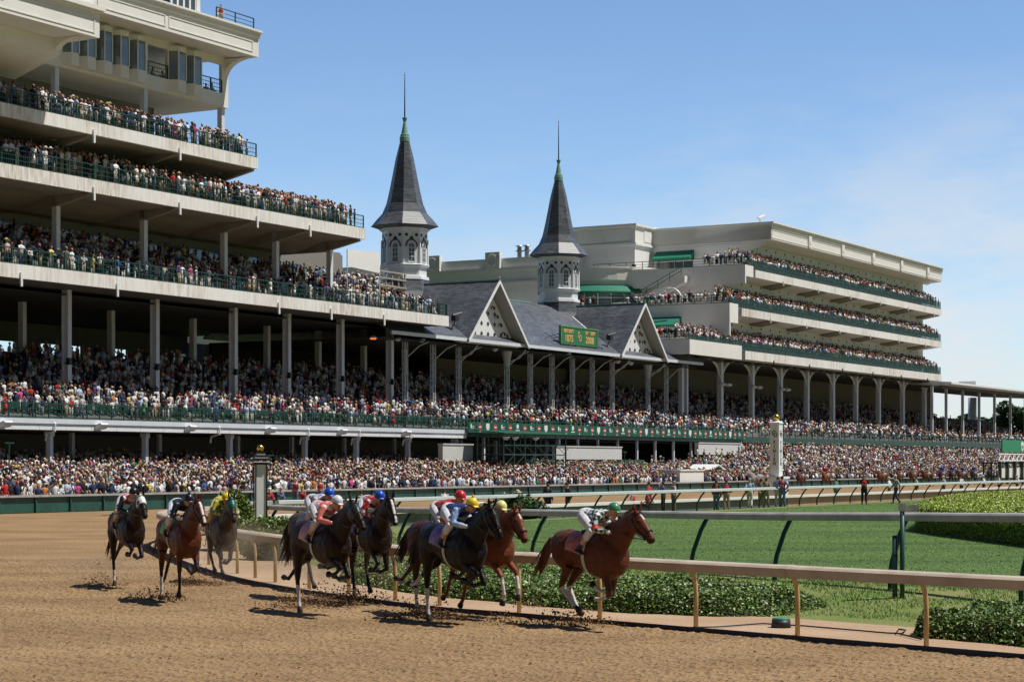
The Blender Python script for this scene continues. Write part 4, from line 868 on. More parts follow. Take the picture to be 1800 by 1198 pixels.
# spires
M_SPW = mat('spire_white', (.76, .78, .80), .45, noise=.05, nscale=2)
M_WIN = mat('spire_glass', (.10, .13, .14), .1, spec=1)
AV = R(-151)
for sg in (167.6, 199.8):
    c = (sg, 109, 0); pt = nb(); pt.lathe([(26.0, 2.3), (26.34, 3.3), (26.36, 3.42), (26.5, 3.3), (27.04, 2.86), (27.67, 2.27), (28.6, 1.86), (30.07, 1.52), (31.6, 1.22), (33.15, .92), (34.97, .46)], c, 8, AV); sp = pt.build('spire', M_SLATE, e)
    q = nb(); q.lathe([(34.9, .50), (35.35, .52), (35.4, .44), (35.6, .45), (35.65, .36), (36.8, .15), (36.85, .13), (37.2, .24), (37.3, .26), (37.35, .1)], c, 16, AV); q.build('finial', M_COPPER, sp)
    q = nb(); q.lathe([(37.3, .075), (41.3, .035), (41.45, .0)], c, 8); q.build('rod', M_BLACK, sp)
    q = nb(); q.lathe([(41.45, .04), (41.55, .075), (41.62, .04), (41.95, .005)], c, 8); q.build('rod_tip', M_COPPER, sp)
    q = nb(); q.lathe([(22.5, 2.28), (26.05, 2.28)], c, 8, AV); q.lathe([(20.9, 2.3), (21.0, 2.46), (21.3, 2.42), (21.35, 2.2), (22.2, 2.2), (22.25, 2.42), (22.45, 2.5), (22.5, 2.46)], c, 8, AV); q.lathe([(25.85, 2.3), (25.95, 2.5), (26.2, 2.62)], c, 8, AV)
    for k in range(8): t = AV + k * math.pi / 4; q.lathe([(22.45, .16), (25.0, .13)], (c[0] + 2.26 * math.cos(t), c[1] + 2.26 * math.sin(t), 0), 6)
    q.build('drum', M_SPW, sp)
    q = nb(); q.lathe([(16.5, 4.2), (18.6, 3.4), (19.8, 2.75), (20.92, 2.38)], c, 8, AV); q.build('skirt', M_SLATE, sp)
    ri = 2.28 * math.cos(math.pi / 8)
    for k in range(8):
        t = AV + (k + .5) * math.pi / 4; nx, ny = math.cos(t), math.sin(t); tx, ty = -ny, nx
        def P(u, r, z): return (c[0] + nx * r + tx * u, c[1] + ny * r + ty * u, z)
        q = nb(); outl = [(-.3, 22.75), (.3, 22.75), (.3, 24.25)] + [(.3 * math.cos(a), 24.25 + .3 * math.sin(a)) for a in np.linspace(.4, math.pi - .4, 5)] + [(-.3, 24.25)]
        q.add([P(u, ri + .02, z) for u, z in outl] + [P(u, ri - .05, z) for u, z in outl], [tuple(range(len(outl)))[::-1], tuple(range(len(outl), 2 * len(outl)))] + [(i, (i + 1) % len(outl), len(outl) + (i + 1) % len(outl), len(outl) + i) for i in range(len(outl))]); q.build('window', M_WIN, sp)
        q = nb()
        for u in (-.32, .32): q.tube([P(u, ri + .04, 22.7), P(u, ri + .04, 24.3)], .05, n=4)
        q.tube([P(0, ri + .04, 22.75), P(0, ri + .04, 24.5)], .025, n=4)
        for z in (22.7, 23.2, 23.65, 24.1): q.tube([P(-.3, ri + .04, z), P(.3, ri + .04, z)], .03, n=4)
        q.tube([P(.38 * math.cos(a), ri + .05, 24.25 + .38 * math.sin(a)) for a in np.linspace(0, math.pi, 8)], .06, n=4); q.build('window_frame', M_SPW, sp)
        q = nb(); q.tube([P(.58 * math.cos(a), ri + .04, 24.28 + .62 * math.sin(a)) for a in np.linspace(-.15, math.pi + .15, 11)], .065, n=5)
        for u, z, r_ in ((0, 25.12, .13), (-.13, 25.0, .09), (.13, 25.0, .09), (-.52, 25.38, .155), (.52, 25.38, .155)):
            pl = circ(u, z, r_, 10); q.add([P(a, ri + .05, h) for a, h in pl] + [P(a, ri - .02, h) for a, h in pl], [tuple(range(10))[::-1], tuple(range(10, 20))] + [(i, (i + 1) % 10, 10 + (i + 1) % 10, 10 + i) for i in range(10)])
        q.build('fretwork', M_BLACK, sp)

# ---------------------------------------------------------------- right grandstand
e, nb = stand('right_grandstand', 209, 97, 'tall cream grandstand at the right with three packed balconies above white arched columns', 'grandstand')
LV = ((209.4, 16.45, 1.05), (221.0, 21.6, .95), (226.0, 26.6, .95)); SE = 302.5
for k, (s0, z, th) in enumerate(LV):
    b = nb(); sf = s_at((1310, 1304, 1328)[k], 97); b.box(sf, SE, 97, 97.25, z - th, z)
    q = sf + 3
    while q < SE: b.box(q, q + .06, 96.993, 96.999, z - th, z); q += 11.5
    b.build('fascia', M_CONC, e)
    b = nb(); b.prism([(97.26, z - .9), (97.26, z - .05), (99.9, z - .05), (99.9, z - 1.25), (98.6, z - 1.1)] if k else [(97.26, z - .9), (97.26, z - .05), (112, z - .05), (112, z - .9)], sf, SE - .02, 0); b.build('balcony_deck', M_CREAM2, e)
    railing(nb, s0 + .3, SE, 97.2, z, 'railing', e, 1.15, 2.4, mesh=False)
    b = nb(); b.box(s0 + .3, SE, 97.17, 97.19, z + .05, z + 1.05); b.build('railing_glass', M_MESH, e)
    q = sf + 9
    while q < SE - 2:
        if k: b = nb(); b.prism([(97.3, z - .95), (97.3, z - 1.05), (99.8, z - 1.5), (99.8, z - .95)], q, q + 3.6, 0); b.build('soffit_recess', M_UNDER, e)
        b = nb(); b.box(q - .08, q + .08, 96.9, 97.02, z - th - .35, z - th + .25); b.build('light_fitting', M_WHITE if k else M_BLACK, e); q += 12.2
# inner walls
for k, (s0, z, th) in enumerate(LV):
    zt = (21.6 - 1, 26.6 - 1, 30.9)[k]; st = (226, 229, 234)[k]
    b = nb(); b.box(st - (0, 2.8, 0)[k], SE - .3, 99.9, 100.2, z - .05, zt); w_ = b.build('balcony_wall', M_CREAM2, e)
    b = nb(); q = st + 1
    while q < SE - 1.5: b.box(q, q + .34, 99.85, 99.88, z + 1.7, z + 3.0); q += .75
    b.build('shutter_band', M_WHITE, w_)
    b = nb(); q = st + 2
    while q < SE - 1.5: b.prism(circ(q, z + (3.5 if k else 3.4), .14, 8), 99.84, 99.89, 1); q += 3.1
    b.build('vent', M_BLACK, w_)
# roof
sR = 233.7
b = nb(); b.prism([(97, 30.9), (97, 32.35), (96.85, 32.4), (96.85, 32.9), (114, 32.9), (114, 30.9), (100, 30.9), (99.4, 30.5), (98.6, 30.75)], sR, SE + .1, 0); b.build('roof', M_CREAM, e)
b = nb(); b.box(sR, SE + .4, 96.6, 97, 32.902, 33.1); b.box(sR - .2, sR, 96.6, 118, 32.902, 33.1); b.build('cornice', M_WHITE, e)
q = sR + 13
while q < SE - 2:
    b = nb(); b.box(q - .5, q + .5, 96.8, 96.99, 31.0, 33.2); p_ = b.build('pilaster', M_CREAM, e); b = nb(); b.prism(circ(q, 31.7, .3, 12), 96.75, 96.79, 1); b.build('medallion', M_CREAM2, p_); q += 12.2
b = nb(); b.box(sR + .3, SE - .2, 96.95, 96.99, 31.1, 31.17); b.box(sR + .3, SE - .2, 96.95, 96.99, 32.1, 32.17); b.build('panel_moulding', M_CREAM2, e)
# end wall (towards camera) and its stepped terraces
b = nb(); b.box(sR, sR + .4, 97, 113.5, 30.9, 32.89); b.box(sR + .1, sR + .5, 101, 113.5, 26, 30.89); b.build('end_wall', M_CREAM2, e)
arc = [(101 - 3.2 * math.cos(t), 30.88 - 1.3 * math.sin(t)) for t in np.linspace(0, math.pi / 2, 8)]
b = nb(); b.prism([(101, 30.89)] + arc, sR + .02, sR + .38, 0); b.build('bracket', M_CREAM, e)
b = nb(); b.box(sR + .04, sR + .09, 101, 113.4, 26.6, 30.6); b.build('siding', M_WHITEW, e)
for z, t, s0, dd1 in ((27.0, 2.3, 225.5, 118), (22.0, 3.9, 220.8, 120), (17.0, 1.7, 209.4, 112)):
    b = nb(); b.box(s0, s0 + .3, 97, dd1, z - t, z); b.box(s0 + .3, sR + (0 if z > 20 else -8), 97.3, dd1, z - .6, z - .1)
    if z < 18: b.box(s0 + .3, s_at(1304, 97), 97, 97.3, z - t, z)
    else: b.box(s0 + .3, s0 + 2.6, 97.02, 97.3, z - t * .6, z)
    b.build('terrace_wall', M_CREAM if z < 18 else M_CREAM2, e)
    railing(nb, 97.2, dd1, s0 + .15, z - .02, 'terrace_railing', e, 1.05, 2.2, axis=1, mesh=False)
b = nb(); b.box(226.2, 226.5, 99.5, 120, 17, 18.1); b.box(226.2, 226.5, 99.5, 113, 18.1, 26); b.build('inner_end_wall', M_CREAM2, e)
# stair between terraces
b = nb(); P0 = (220.6, 105.2); b.prism([(104.6, 25.9), (105.8, 25.9), (112, 22.6), (112, 21.8), (108.9, 23.0), (104.6, 25.1)], 224.3, 225.3, 0); b.box(224.3, 225.3, 112, 117, 22.6, 23.0); b.build('stair', M_CREAM, e)
b = nb()
for (d1, z1_, d2, z2_) in ((105, 27, 111.8, 23.7), (111.8, 23.7, 117, 23.9)): 
    for h_ in (0, .5): b.tube([(224.2, d1, z1_ - h_), (224.2, d2, z2_ - h_)], .045, n=5)
for k in range(8): d = 105 + k * 1.6; zz = max(22.8, 26 - (d - 105) * .48); b.tube([(224.2, d, zz), (224.2, d, zz + 1.0)], .04, n=4)
b.build('stair_railing', M_GREEN, e)
# awning, windows on the roof terrace
b = nb(); b.prism([(103.5, 30.0), (109.5, 30.0), (109.5, 29.3), (103.5, 29.3)], sR - 1.4, sR + .03, 0)
b = nb(); b.add([(sR - 1.4, 107.6, 29.1), (sR - 1.4, 113.0, 29.1), (sR, 113.0, 30.1), (sR, 107.6, 30.1), (sR - 1.4, 107.6, 28.85), (sR - 1.4, 113.0, 28.85), (sR, 113, 28.85), (sR, 107.6, 28.85)], [(0, 1, 2, 3), (4, 7, 6, 5), (0, 4, 5, 1), (1, 5, 6, 2), (3, 2, 6, 7), (0, 3, 7, 4)]); b.build('awning', M_AWN, e)
for k in range(4): b = nb(); b.box(sR - .02, sR + .03, 107.9 + k * 1.3, 109.1 + k * 1.3, 26.7, 28.7); b.build('window', M_GLASS, e)
# set-back white block
b = nb(); b.box(228.5, 240, 113.5, 126, 30.9, 33.0); b.build('upper_block', M_CREAM, e); b = nb(); b.box(228.2, 240, 113.2, 126.2, 33.002, 33.3); b.box(228.3, 240, 113.3, 126.1, 30.6, 30.898); b.build('cornice', M_WHITE, e)
b = nb(); b.box(228.6, 240, 113.6, 125.9, 24, 30.59); b.build('siding', M_WHITEW, e)
b = nb()
for k in range(3): b.box(228.42, 228.49, 114.2 + k * 4, 117.6 + k * 4, 31.2, 32.7)
b.box(231, 233, 113.42, 113.49, 31.2, 32.7); b.build('panel_moulding', M_CREAM2, e)
# curved bay
cx, cy, rad = 231.5, 120.5, 9.5
def drum(z0, z1, r, a0=math.pi * .86, a1=math.pi * 1.5, n=18): 
    o = [(cx + r * math.cos(t), cy + r * math.sin(t)) for t in np.linspace(a0, a1, n)]; i_ = [(cx + (r - .5) * math.cos(t), cy + (r - .5) * math.sin(t)) for t in np.linspace(a1, a0, n)]
    b = nb(); b.prism(o + i_, z0, z1, 2); return b
drum(25.8, 27.3, rad + .2).build('curved_parapet', M_CREAM, e); drum(27.302, 27.5, rad + .35).build('curved_cap', M_CREAM, e); drum(24.9, 25.799, rad - .2).build('curved_wall', M_CREAM2, e)
drum(21.9, 24.899, rad - .3, math.pi * 1.36, math.pi * 1.5, 6).build('curved_wall', M_CREAM, e)
drum(20.9, 22.0, rad + 1.2).build('curved_terrace', M_CREAM, e)
g = drum(22.0, 24.9, rad - .35, math.pi * .86, math.pi * 1.33); g.build('curved_glazing', M_BAYGLASS, e)
b = nb()
for t in np.linspace(math.pi * .86, math.pi * 1.33, 9): b.tube([(cx + (rad - .28) * math.cos(t), cy + (rad - .28) * math.sin(t), 22), (cx + (rad - .28) * math.cos(t), cy + (rad - .28) * math.sin(t), 24.9)], .09, n=5)
for z in (23.6, 24.8): b.tube([(cx + (rad - .28) * math.cos(t), cy + (rad - .28) * math.sin(t), z) for t in np.linspace(math.pi * .86, math.pi * 1.33, 14)], .06, n=5)
b.build('mullion', M_WHITE, e)
aw = []; fa = []; n = 14
for k, t in enumerate(np.linspace(math.pi * .9, math.pi * 1.33, n)):
    for r, z in ((rad - .2, 25.2), (rad + .55, 24.95), (rad + 1.1, 24.3), (rad + 1.1, 24.15), (rad - .2, 24.15)): aw.append((cx + r * math.cos(t), cy + r * math.sin(t), z))
for k in range(n - 1):
    for i in range(5): fa.append((k * 5 + i, k * 5 + (i + 1) % 5, (k + 1) * 5 + (i + 1) % 5, (k + 1) * 5 + i))
fa += [tuple(range(5)), tuple((n - 1) * 5 + i for i in range(5))]; b = nb(); b.add(aw, fa); b.build('awning', M_AWN, e)
# small lower awning
b = nb(); b.add([(219.0, 103.4, 19.5), (219.0, 109.5, 19.5), (221, 109.5, 20.7), (221, 103.4, 20.7), (219.0, 103.4, 19.3), (219.0, 109.5, 19.3), (221, 109.5, 19.3), (221, 103.4, 19.3)], [(0, 1, 2, 3), (4, 7, 6, 5), (0, 4, 5, 1), (1, 5, 6, 2), (3, 2, 6, 7), (0, 3, 7, 4)]); b.build('awning', M_AWN, e)
b = nb(); b.box(220.9, 221.0, 97.5, 112, 17, 18.2); b.build('inner_end_wall', M_CREAM2, e)
for d_, s_, z_ in ((104.5, 220.75, 18.6), (105.0, 224.2 - 3.6, 23.2)):
    b = nb(); b.tube([(s_, d_ - 1.7 * math.cos(t) - 4.0 * 0, z_ - .6 + 1.5 * math.sin(t)) for t in np.linspace(.35, math.pi - .35, 10)], .13, n=6); b.build('arch_moulding', M_WHITE, e)
# columns with arched brackets
cpx = (1266, 1321, 1371, 1418, 1463, 1504, 1544, 1586, 1624.5)
cs = [s_at(p, 101) for p in cpx]
for i, s in enumerate(cs):
    b = nb(); b.box(s - .32, s + .32, 100.7, 101.3, 6.5, 15.5); c_ = b.build('arch_column', M_STEEL, e)
    half = 3.9; q = nb()
    for sgn in (-1, 1):
        for rr_, th in ((1.0, .10), (.72, .06)):
            q.tube([(s + sgn * (.2 + half * rr_ * (1 - math.cos(t))), 100.9, 12.6 + 2.85 * math.sin(t) * (1 if rr_ == 1 else .96)) for t in np.linspace(0, math.pi / 2, 9)], th, n=5)
        for t in (.5, .9, 1.2): q.tube([(s + sgn * .3, 100.9, 12.9 + 2.1 * math.sin(t)), (s + sgn * (.2 + half * (1 - math.cos(t))), 100.9, 12.6 + 2.85 * math.sin(t))], .045, n=4)
    q.build('arch_bracket', M_WHITE, c_)
    if i < 3:
        for sgn in (-1, 1): q = nb(); q.tube([(s + sgn * .3, 100.7, 12.5), (s + sgn * .8, 100.5, 12.5)], .05); q.lathe([(0, .12), (.1, .42), (.3, .42), (.45, .12)], (s + sgn * 1.0, 100.3, 12.2), 10); q.build('globe_lamp', M_WHITE, c_, True)
b = nb(); b.box(209, s_at(1640, 112), 112, 112.3, 6, 16.2); b.build('back_wall', M_SHADEWALL, e)
b = nb(); b.box(213, SE, 100, 112, 15.2, 15.26); b.build('ceiling', M_SOFFIT, e)
b = nb(); b.box(SE, SE + 5, 99, 104, 15.3, 17.3); b.build('plant_box', M_SOFFIT, e)
# rooftop camera
s = s_at(1336, 100); b = nb(); b.tube([(s, 100, 33), (s, 100, 34)], .1); b.tube([(s - .5, 100, 34.0), (s + .5, 99.6, 34.4)], .22); b.build('roof_camera', M_WHITE, e)
# ---------------------------------------------------------------- beige building behind the spires
e, nb = stand('rear_building', 236, 120, 'long beige building with round medallions on its parapet, behind the two spires', 'building')
b = nb(); b.box(226, 240, 121, 190, 10, 28.0); b.build('wall', M_CREAM2, e)
b = nb(); b.box(225.7, 240, 121, 190, 28.002, 28.3); b.box(225.8, 240, 121, 190, 26.2, 26.5); b.build('cornice', M_CREAM, e)
b = nb(); b.box(226.2, 240, 121, 190, 28.302, 29.6); b.build('parapet', M_CREAM2, e)
for px in (763, 868): 
    a_ = (px - 900) / F; d = (.4993 * 226 - a_ * .8664 * 226) / (.8664 + .4993 * a_); b = nb(); b.box(225.6, 226.3, d - 1.1, d + 1.1, 28.31, 30.4); p_ = b.build('pier', M_CREAM, e); b = nb(); b.tube([(225.55, d + .7 * math.cos(t), 29.35 + .7 * math.sin(t)) for t in np.linspace(0, 2 * math.pi, 17)], .12, n=5); b.build('medallion', M_CREAM2, p_)
for px in (913, 926):
    a_ = (px - 900) / F; s = 229; d = (.4993 * s - a_ * .8664 * s) / (.8664 + .4993 * a_); b = nb(); b.lathe([(0, .3), (1.0, .3), (1.05, .5), (1.2, .5), (1.25, .3), (1.7, .3), (1.75, .55), (1.85, .5)], (s, d, 29.6), 10); b.build('roof_vent', mat('galvanised', (.3, .31, .32), .4, .8), e)
b = nb(); b.box(222.4, 226, 122, 132, 20.8, 21.2)
for k in range(10): b.box(222.4, 222.6, 122 + k, 122.3 + k, 21.2, 22.3)
b.box(222.3, 222.7, 121.4, 132, 22.3, 22.55); b.box(222.2, 222.8, 120.8, 122, 20, 22.9); b.build('balustrade', M_CREAM, e)
# ---------------------------------------------------------------- open stand at the far right
e, nb = stand('open_stand', 310, 98, 'open seating stand with a thin white roof on slim posts at the far right', 'grandstand')
b = nb(); b.prism([(95.5, 15.0), (95.5, 15.3), (112, 16.3), (112, 15.7), (98, 14.7)], 302.7, 372, 0); b.build('roof', M_WHITE, e)
b = nb(); b.prism([(97, 14.4), (112, 15.2), (112, 15.6), (97, 14.75)], 302.7, 372, 0); b.build('soffit', M_SOFFIT, e)
for px in (1638, 1663, 1692, 1721, 1748, 1776, 1802): 
    s = s_at(px, 98.5); b = nb(); b.box(s - .17, s + .17, 98.3, 98.7, 6, 14.7); b.build('post', M_STEEL, e)
s = s_at(1769, 106); b = nb(); b.lathe([(0, .8), (15, .8)], (s, 112.5, 0), 14); b.build('vent_pipe', M_STEEL, e, True)
b = nb(); q = s_at(1745, 100); b.box(q, q + 12, 103, 106, 16.2, 16.9); b.build('roof_duct', M_STEEL, e)
# ================================================================ POLES, GATE, BOOTH, TREES
# finish pole
x, y = SW(s_at(1364.5, 48.8), 48.8)
e = empty('finish_pole', (x, y, 0), ROT, 'tall square white post with a gold ball and black lettering down its faces', 'finish pole')
b = MB(); b.box(-.58, .58, -.58, .58, 0, 1.75); b.box(-.66, .66, -.66, .66, 1.752, 1.9); b.build('pedestal', M_WHITE, e)
b = MB(); b.box(-.31, .31, -.31, .31, 1.902, 5.25); b.box(-.35, .35, -.35, .35, 5.252, 5.33); b.lathe([(5.332, .5), (5.45, .2), (5.5, .12)], (0, 0, 0), 4, R(45)); b.build('shaft', M_WHITE, e)
b = MB(); b.ball((0, 0, 5.66), .22, n=18, m=12); b.build('ball', M_GOLD, e, True)
FRX = (R(90), 0, R(-90))
for (lx, ly, rot) in ((0, -.325, (R(90), 0, 0)), (-.325, 0, (R(90), 0, R(-90)))):
    for i, ch in enumerate('FINISH'): text(ch, .30, M_BLACK, e, (lx, ly, 4.05 - i * .27), rot, 'lettering', .004, .9, .008)
    text('C', .42, M_BLACK, e, (lx - (.06 if ly else 0), ly + (.06 if not ly else 0), 4.66), rot, 'emblem', .004, .9); text('D', .42, M_BLACK, e, (lx + (.07 if ly else 0), ly - (.07 if not ly else 0), 4.54), rot, 'emblem', .006, .9)
# striped pole
x, y = hx(457.5, 66); e = empty('track_pole', (x, y, 0), R(18), 'black and white marker pole topped with a stepped cap and gold ball, by the shrubs', 'pole')
b = MB(); b.box(-.16, .16, -.16, .16, 0, 2.72); b.build('shaft', M_WHITE, e)
b = MB()
for sx in (-.2, .165):
    for sy in (-.2, .165): b.box(sx, sx + .035, sy, sy + .035, 0, 2.72)
b.box(.161, .2, -.16, .16, 0, 2.71)
for k, (z, r) in enumerate(((2.722, .24), (2.86, .26), (2.97, .19), (3.07, .12))): b.box(-r, r, -r, r, z, z + .075)
b.build('trim', M_BLACK, e)
b = MB()
for k, (z, r) in enumerate(((2.80, .28), (2.938, .22), (3.047, .15))): b.box(-r, r, -r, r, z, z + .022)
b.build('cap_step', M_WHITE, e)
b = MB(); b.ball((0, 0, 3.27), .115, n=18, m=12); b.build('ball', M_GOLD, e, True)
# booth and small huts before the crowd
e, nb = stand('booth', s_at(1210, 79.6), 79.6, 'low cream booth standing at the trackside wall', 'booth')
a, c = s_at(1190, 79.6), s_at(1232, 79.6); b = nb(); b.box(a, c, 79.3, 81.5, 0, 2.0); b.build('body', M_CREAM, e); b = nb(); b.box(a - .1, c + .1, 79.2, 81.6, 2.002, 2.1); b.build('lid', M_WHITE, e)
e, nb = stand('hut', s_at(1240, 86), 86, 'small hut with pale pitched roof amid the apron crowd', 'hut')
a, c = s_at(1226, 86), s_at(1252, 86); b = nb(); b.box(a + .3, c - .3, 84.7, 87, .3, 2.05); b.build('body', M_CREAM2, e); b = nb(); b.prism([(a, 2.05), ((a + c) / 2, 2.6), (c, 2.05), (c, 1.95), ((a + c) / 2, 2.45), (a, 1.95)], 84.4, 87.3, 1); b.build('roof', M_WHITE, e)
for px, py, h in ((995, 792, 3.2), (1098, 795, 3.0), (475, 815, 2.5), (16, 835, 3.2), (940, 813, 2.6)):
    s = s_at(px, 90); x, y = SW(s, 90); e = empty('lamp_post', (x, y, float(zap(s, 90))), ROT, 'thin dark lamp mast in the apron crowd %s' % {995: 'below the white brick parapet', 1098: 'right of the white brick parapet', 475: 'just right of the striped pole', 16: 'at the left edge of the photo', 940: 'under the scaffold canopy'}[px], 'lamp post')
    b = MB(); b.tube([(0, 0, 0), (0, 0, h)], .05); b.build('mast', M_GREEN, e); b = MB(); b.box(-.4, .4, -.06, .06, h, h + .08); b.build('crossbar', M_GREEN, e)
# starting gate
d0 = 70; a, c = s_at(1756, d0), s_at(1756, d0) + 26
e, nb = stand('starting_gate', a, d0, 'green and white starting gate with a white lattice truss at the right edge', 'starting gate')
b = nb(); n = 9
for k in range(n): s = a + (c - a) * k / (n - 1); b = nb(); b.box(s - .14, s + .14, d0 - .3, d0 + .0, 0.1, 2.9); b.box(s - .08, s + .08, d0 + 1.8, d0 + 2.0, .1, 2.9); b.box(s - .06, s + .06, d0 + .01, d0 + 1.79, 1.0, 1.15); b.box(s - .06, s + .06, d0 + .01, d0 + 1.79, 2.6, 2.75); b.build('stall_frame', M_GREEN, e)
b = nb()
for k in range(n - 1): s = a + (c - a) * k / (n - 1); w_ = (c - a) / (n - 1); b.box(s + .2, s + w_ / 2 - .04, d0 + .1, d0 + .2, .9, 2.1); b.box(s + w_ / 2 + .04, s + w_ - .2, d0 + .1, d0 + .2, .9, 2.1)
b.build('stall_door', M_WHITE, e)
b = nb()
for z in (2.95, 3.75): b.box(a - 1, c, d0 - .35, d0 - .2, z, z + .14)
for k in range(14): s = a - 1 + k * 1.95; b.tube([(s, d0 - .28, 3.0), (s + .98, d0 - .28, 3.85)], .06, n=5); b.tube([(s + .98, d0 - .28, 3.85), (s + 1.95, d0 - .28, 3.0)], .06, n=5)
b.build('truss', M_WHITE, e)
e, nb = stand('course_sign', a, d0 + 2, 'green hoarding with a white shield emblem above the starting gate', 'sign')
sa = s_at(1762, d0 + 2); b = nb(); b.box(sa, sa + 14, d0 + 2, d0 + 2.15, 4.1, 5.65)
for q in (1, 7, 13): b.box(sa + q, sa + q + .15, d0 + 2.16, d0 + 2.3, .1, 5.6)
b.build('board', mat('board_green', (.005, .22, .09), .5), e)
sc = s_at(1797, d0 + 2); b = nb(); b.prism([(sc - .62, 5.3), (sc, 5.52), (sc + .62, 5.3), (sc + .62, 4.8), (sc + .4, 4.4), (sc, 4.2), (sc - .4, 4.4), (sc - .62, 4.8)], d0 + 1.97, d0 + 1.998, 1); sh = b.build('shield', M_WHITE, e)
t = text('ups', .62, mat('board_green', (0, 0, 0)), e, (sc - a, -.045, 4.86), (R(90), 0, 0), 'lettering', .004, .85, .015)
# trees seen under the open stand roof
def tree(name, label, c, h, r, cols, seed, nl=7000):
    rg = np.random.default_rng(seed); e = empty(name, (c[0], c[1], 0), label=label, cat='tree', group=None)
    b = MB(); b.tube([(0, 0, -.1), (.1, .1, h * .35), (0, .2, h * .7)], [.45, .3, .12], n=8)
    for k in range(5): a = rg.random() * 6.28; b.tube([(0, .1, h * .35), (math.cos(a) * r * .35, math.sin(a) * r * .35, h * .55), (math.cos(a) * r * .6, math.sin(a) * r * .6, h * .72)], [.18, .1, .04], n=5)
    b.build('trunk', mat('bark', (.09, .065, .045), .9, noise=.3), e, True); P = []
    for k in range(15):
        a = rg.random() * 6.28; q = rg.random() ** .5 * r * .72; cz = h * (.38 + .45 * rg.random()); rr = r * (.28 + .18 * rg.random()); n = nl // 15
        v = rg.normal(size=(n, 3)); v /= np.linalg.norm(v, axis=1)[:, None]; P.append(v * rr * (1 - .5 * rg.random((n, 1)) ** 2) * [1, 1, .8] + [math.cos(a) * q, math.sin(a) * q, cz])
    link('crown', leaf_mesh(np.concatenate(P), .34, cols, seed=seed, up=.3), M_LEAF, e)
TD = [(.035, .075, .02), (.05, .10, .025), (.025, .055, .015)]; TL = [(.20, .24, .06), (.26, .29, .09), (.15, .19, .05)]
Yt = 430
for px, h, r, cols, lab in ((1672, 9, 5.5, TD, 'dark green tree showing between the first slim posts of the open stand'), (1702, 11.5, 6, TD, 'tall dark green tree behind the second gap of the open stand'), (1735, 10.5, 5.5, TL, 'pale yellow-green tree under the open stand roof'), (1762, 13, 6, TD, 'tallest dark tree beside the round vent pipe'), (1779, 9.5, 5, TL, 'lower pale green tree right of the vent pipe'), (1800, 12, 6.5, TD, 'dark tree at the right edge under the stand roof'), (1835, 12, 6.5, TD, 'dark tree beyond the right edge of the open stand'), (1650, 8, 5, TD, 'small dark tree behind the end of the arched columns')):
    tree('broadleaf_tree', lab, hx(px, Yt + 8 * math.sin(px)), h * 1.35, r, cols, int(px))
# ================================================================ HORSES
M_HORSE = attr_mat('horse_coat', .43, .2, noise=.22, nscale=7, bump=.3, bscale=9)
def spatter():
    nt = M_HORSE.node_tree; bs = nt.nodes['Principled BSDF']; src = bs.inputs['Base Color'].links[0].from_socket; tc = N(nt, 'ShaderNodeTexCoord'); n = N(nt, 'ShaderNodeTexNoise'); n.inputs['Scale'].default_value = 26; n.inputs['Detail'].default_value = 6; n.inputs['Roughness'].default_value = .7
    nt.links.new(tc.outputs['Object'], n.inputs['Vector']); r = N(nt, 'ShaderNodeMapRange'); r.inputs[1].default_value = .60; r.inputs[2].default_value = .70; r.inputs[4].default_value = .28; nt.links.new(n.outputs['Fac'], r.inputs[0])
    mx = N(nt, 'ShaderNodeMix', data_type='RGBA'); nt.links.new(r.outputs[0], mx.inputs[0]); nt.links.new(src, mx.inputs[6]); mx.inputs[7].default_value = (.12, .07, .04, 1); nt.links.new(mx.outputs[2], bs.inputs['Base Color'])
spatter()
M_HAIR = attr_mat('horse_hair', .6, .3, noise=.3, nscale=25)
M_TACK = mat('leather', (.03, .018, .012), .5)
M_CLOTH = attr_mat('silks', .42, .5, noise=.14, nscale=9, bump=.12, bscale=14)
M_SKIN = mat('skin', (.50, .27, .18), .55)
def leg_chain(p, segs, y0, y1):
    """p: (x,z) start; segs: (length, angle from straight down, forward +)"""
    o = [(p[0], y0, p[1])]; n = len(segs)
    for i, (l, a) in enumerate(segs):
        x, y, z = o[-1]; t = R(a); o.append((x + l * math.sin(t), y0 + (y1 - y0) * min(1, (i + 1) / 2), z - l * math.cos(t)))
    return o
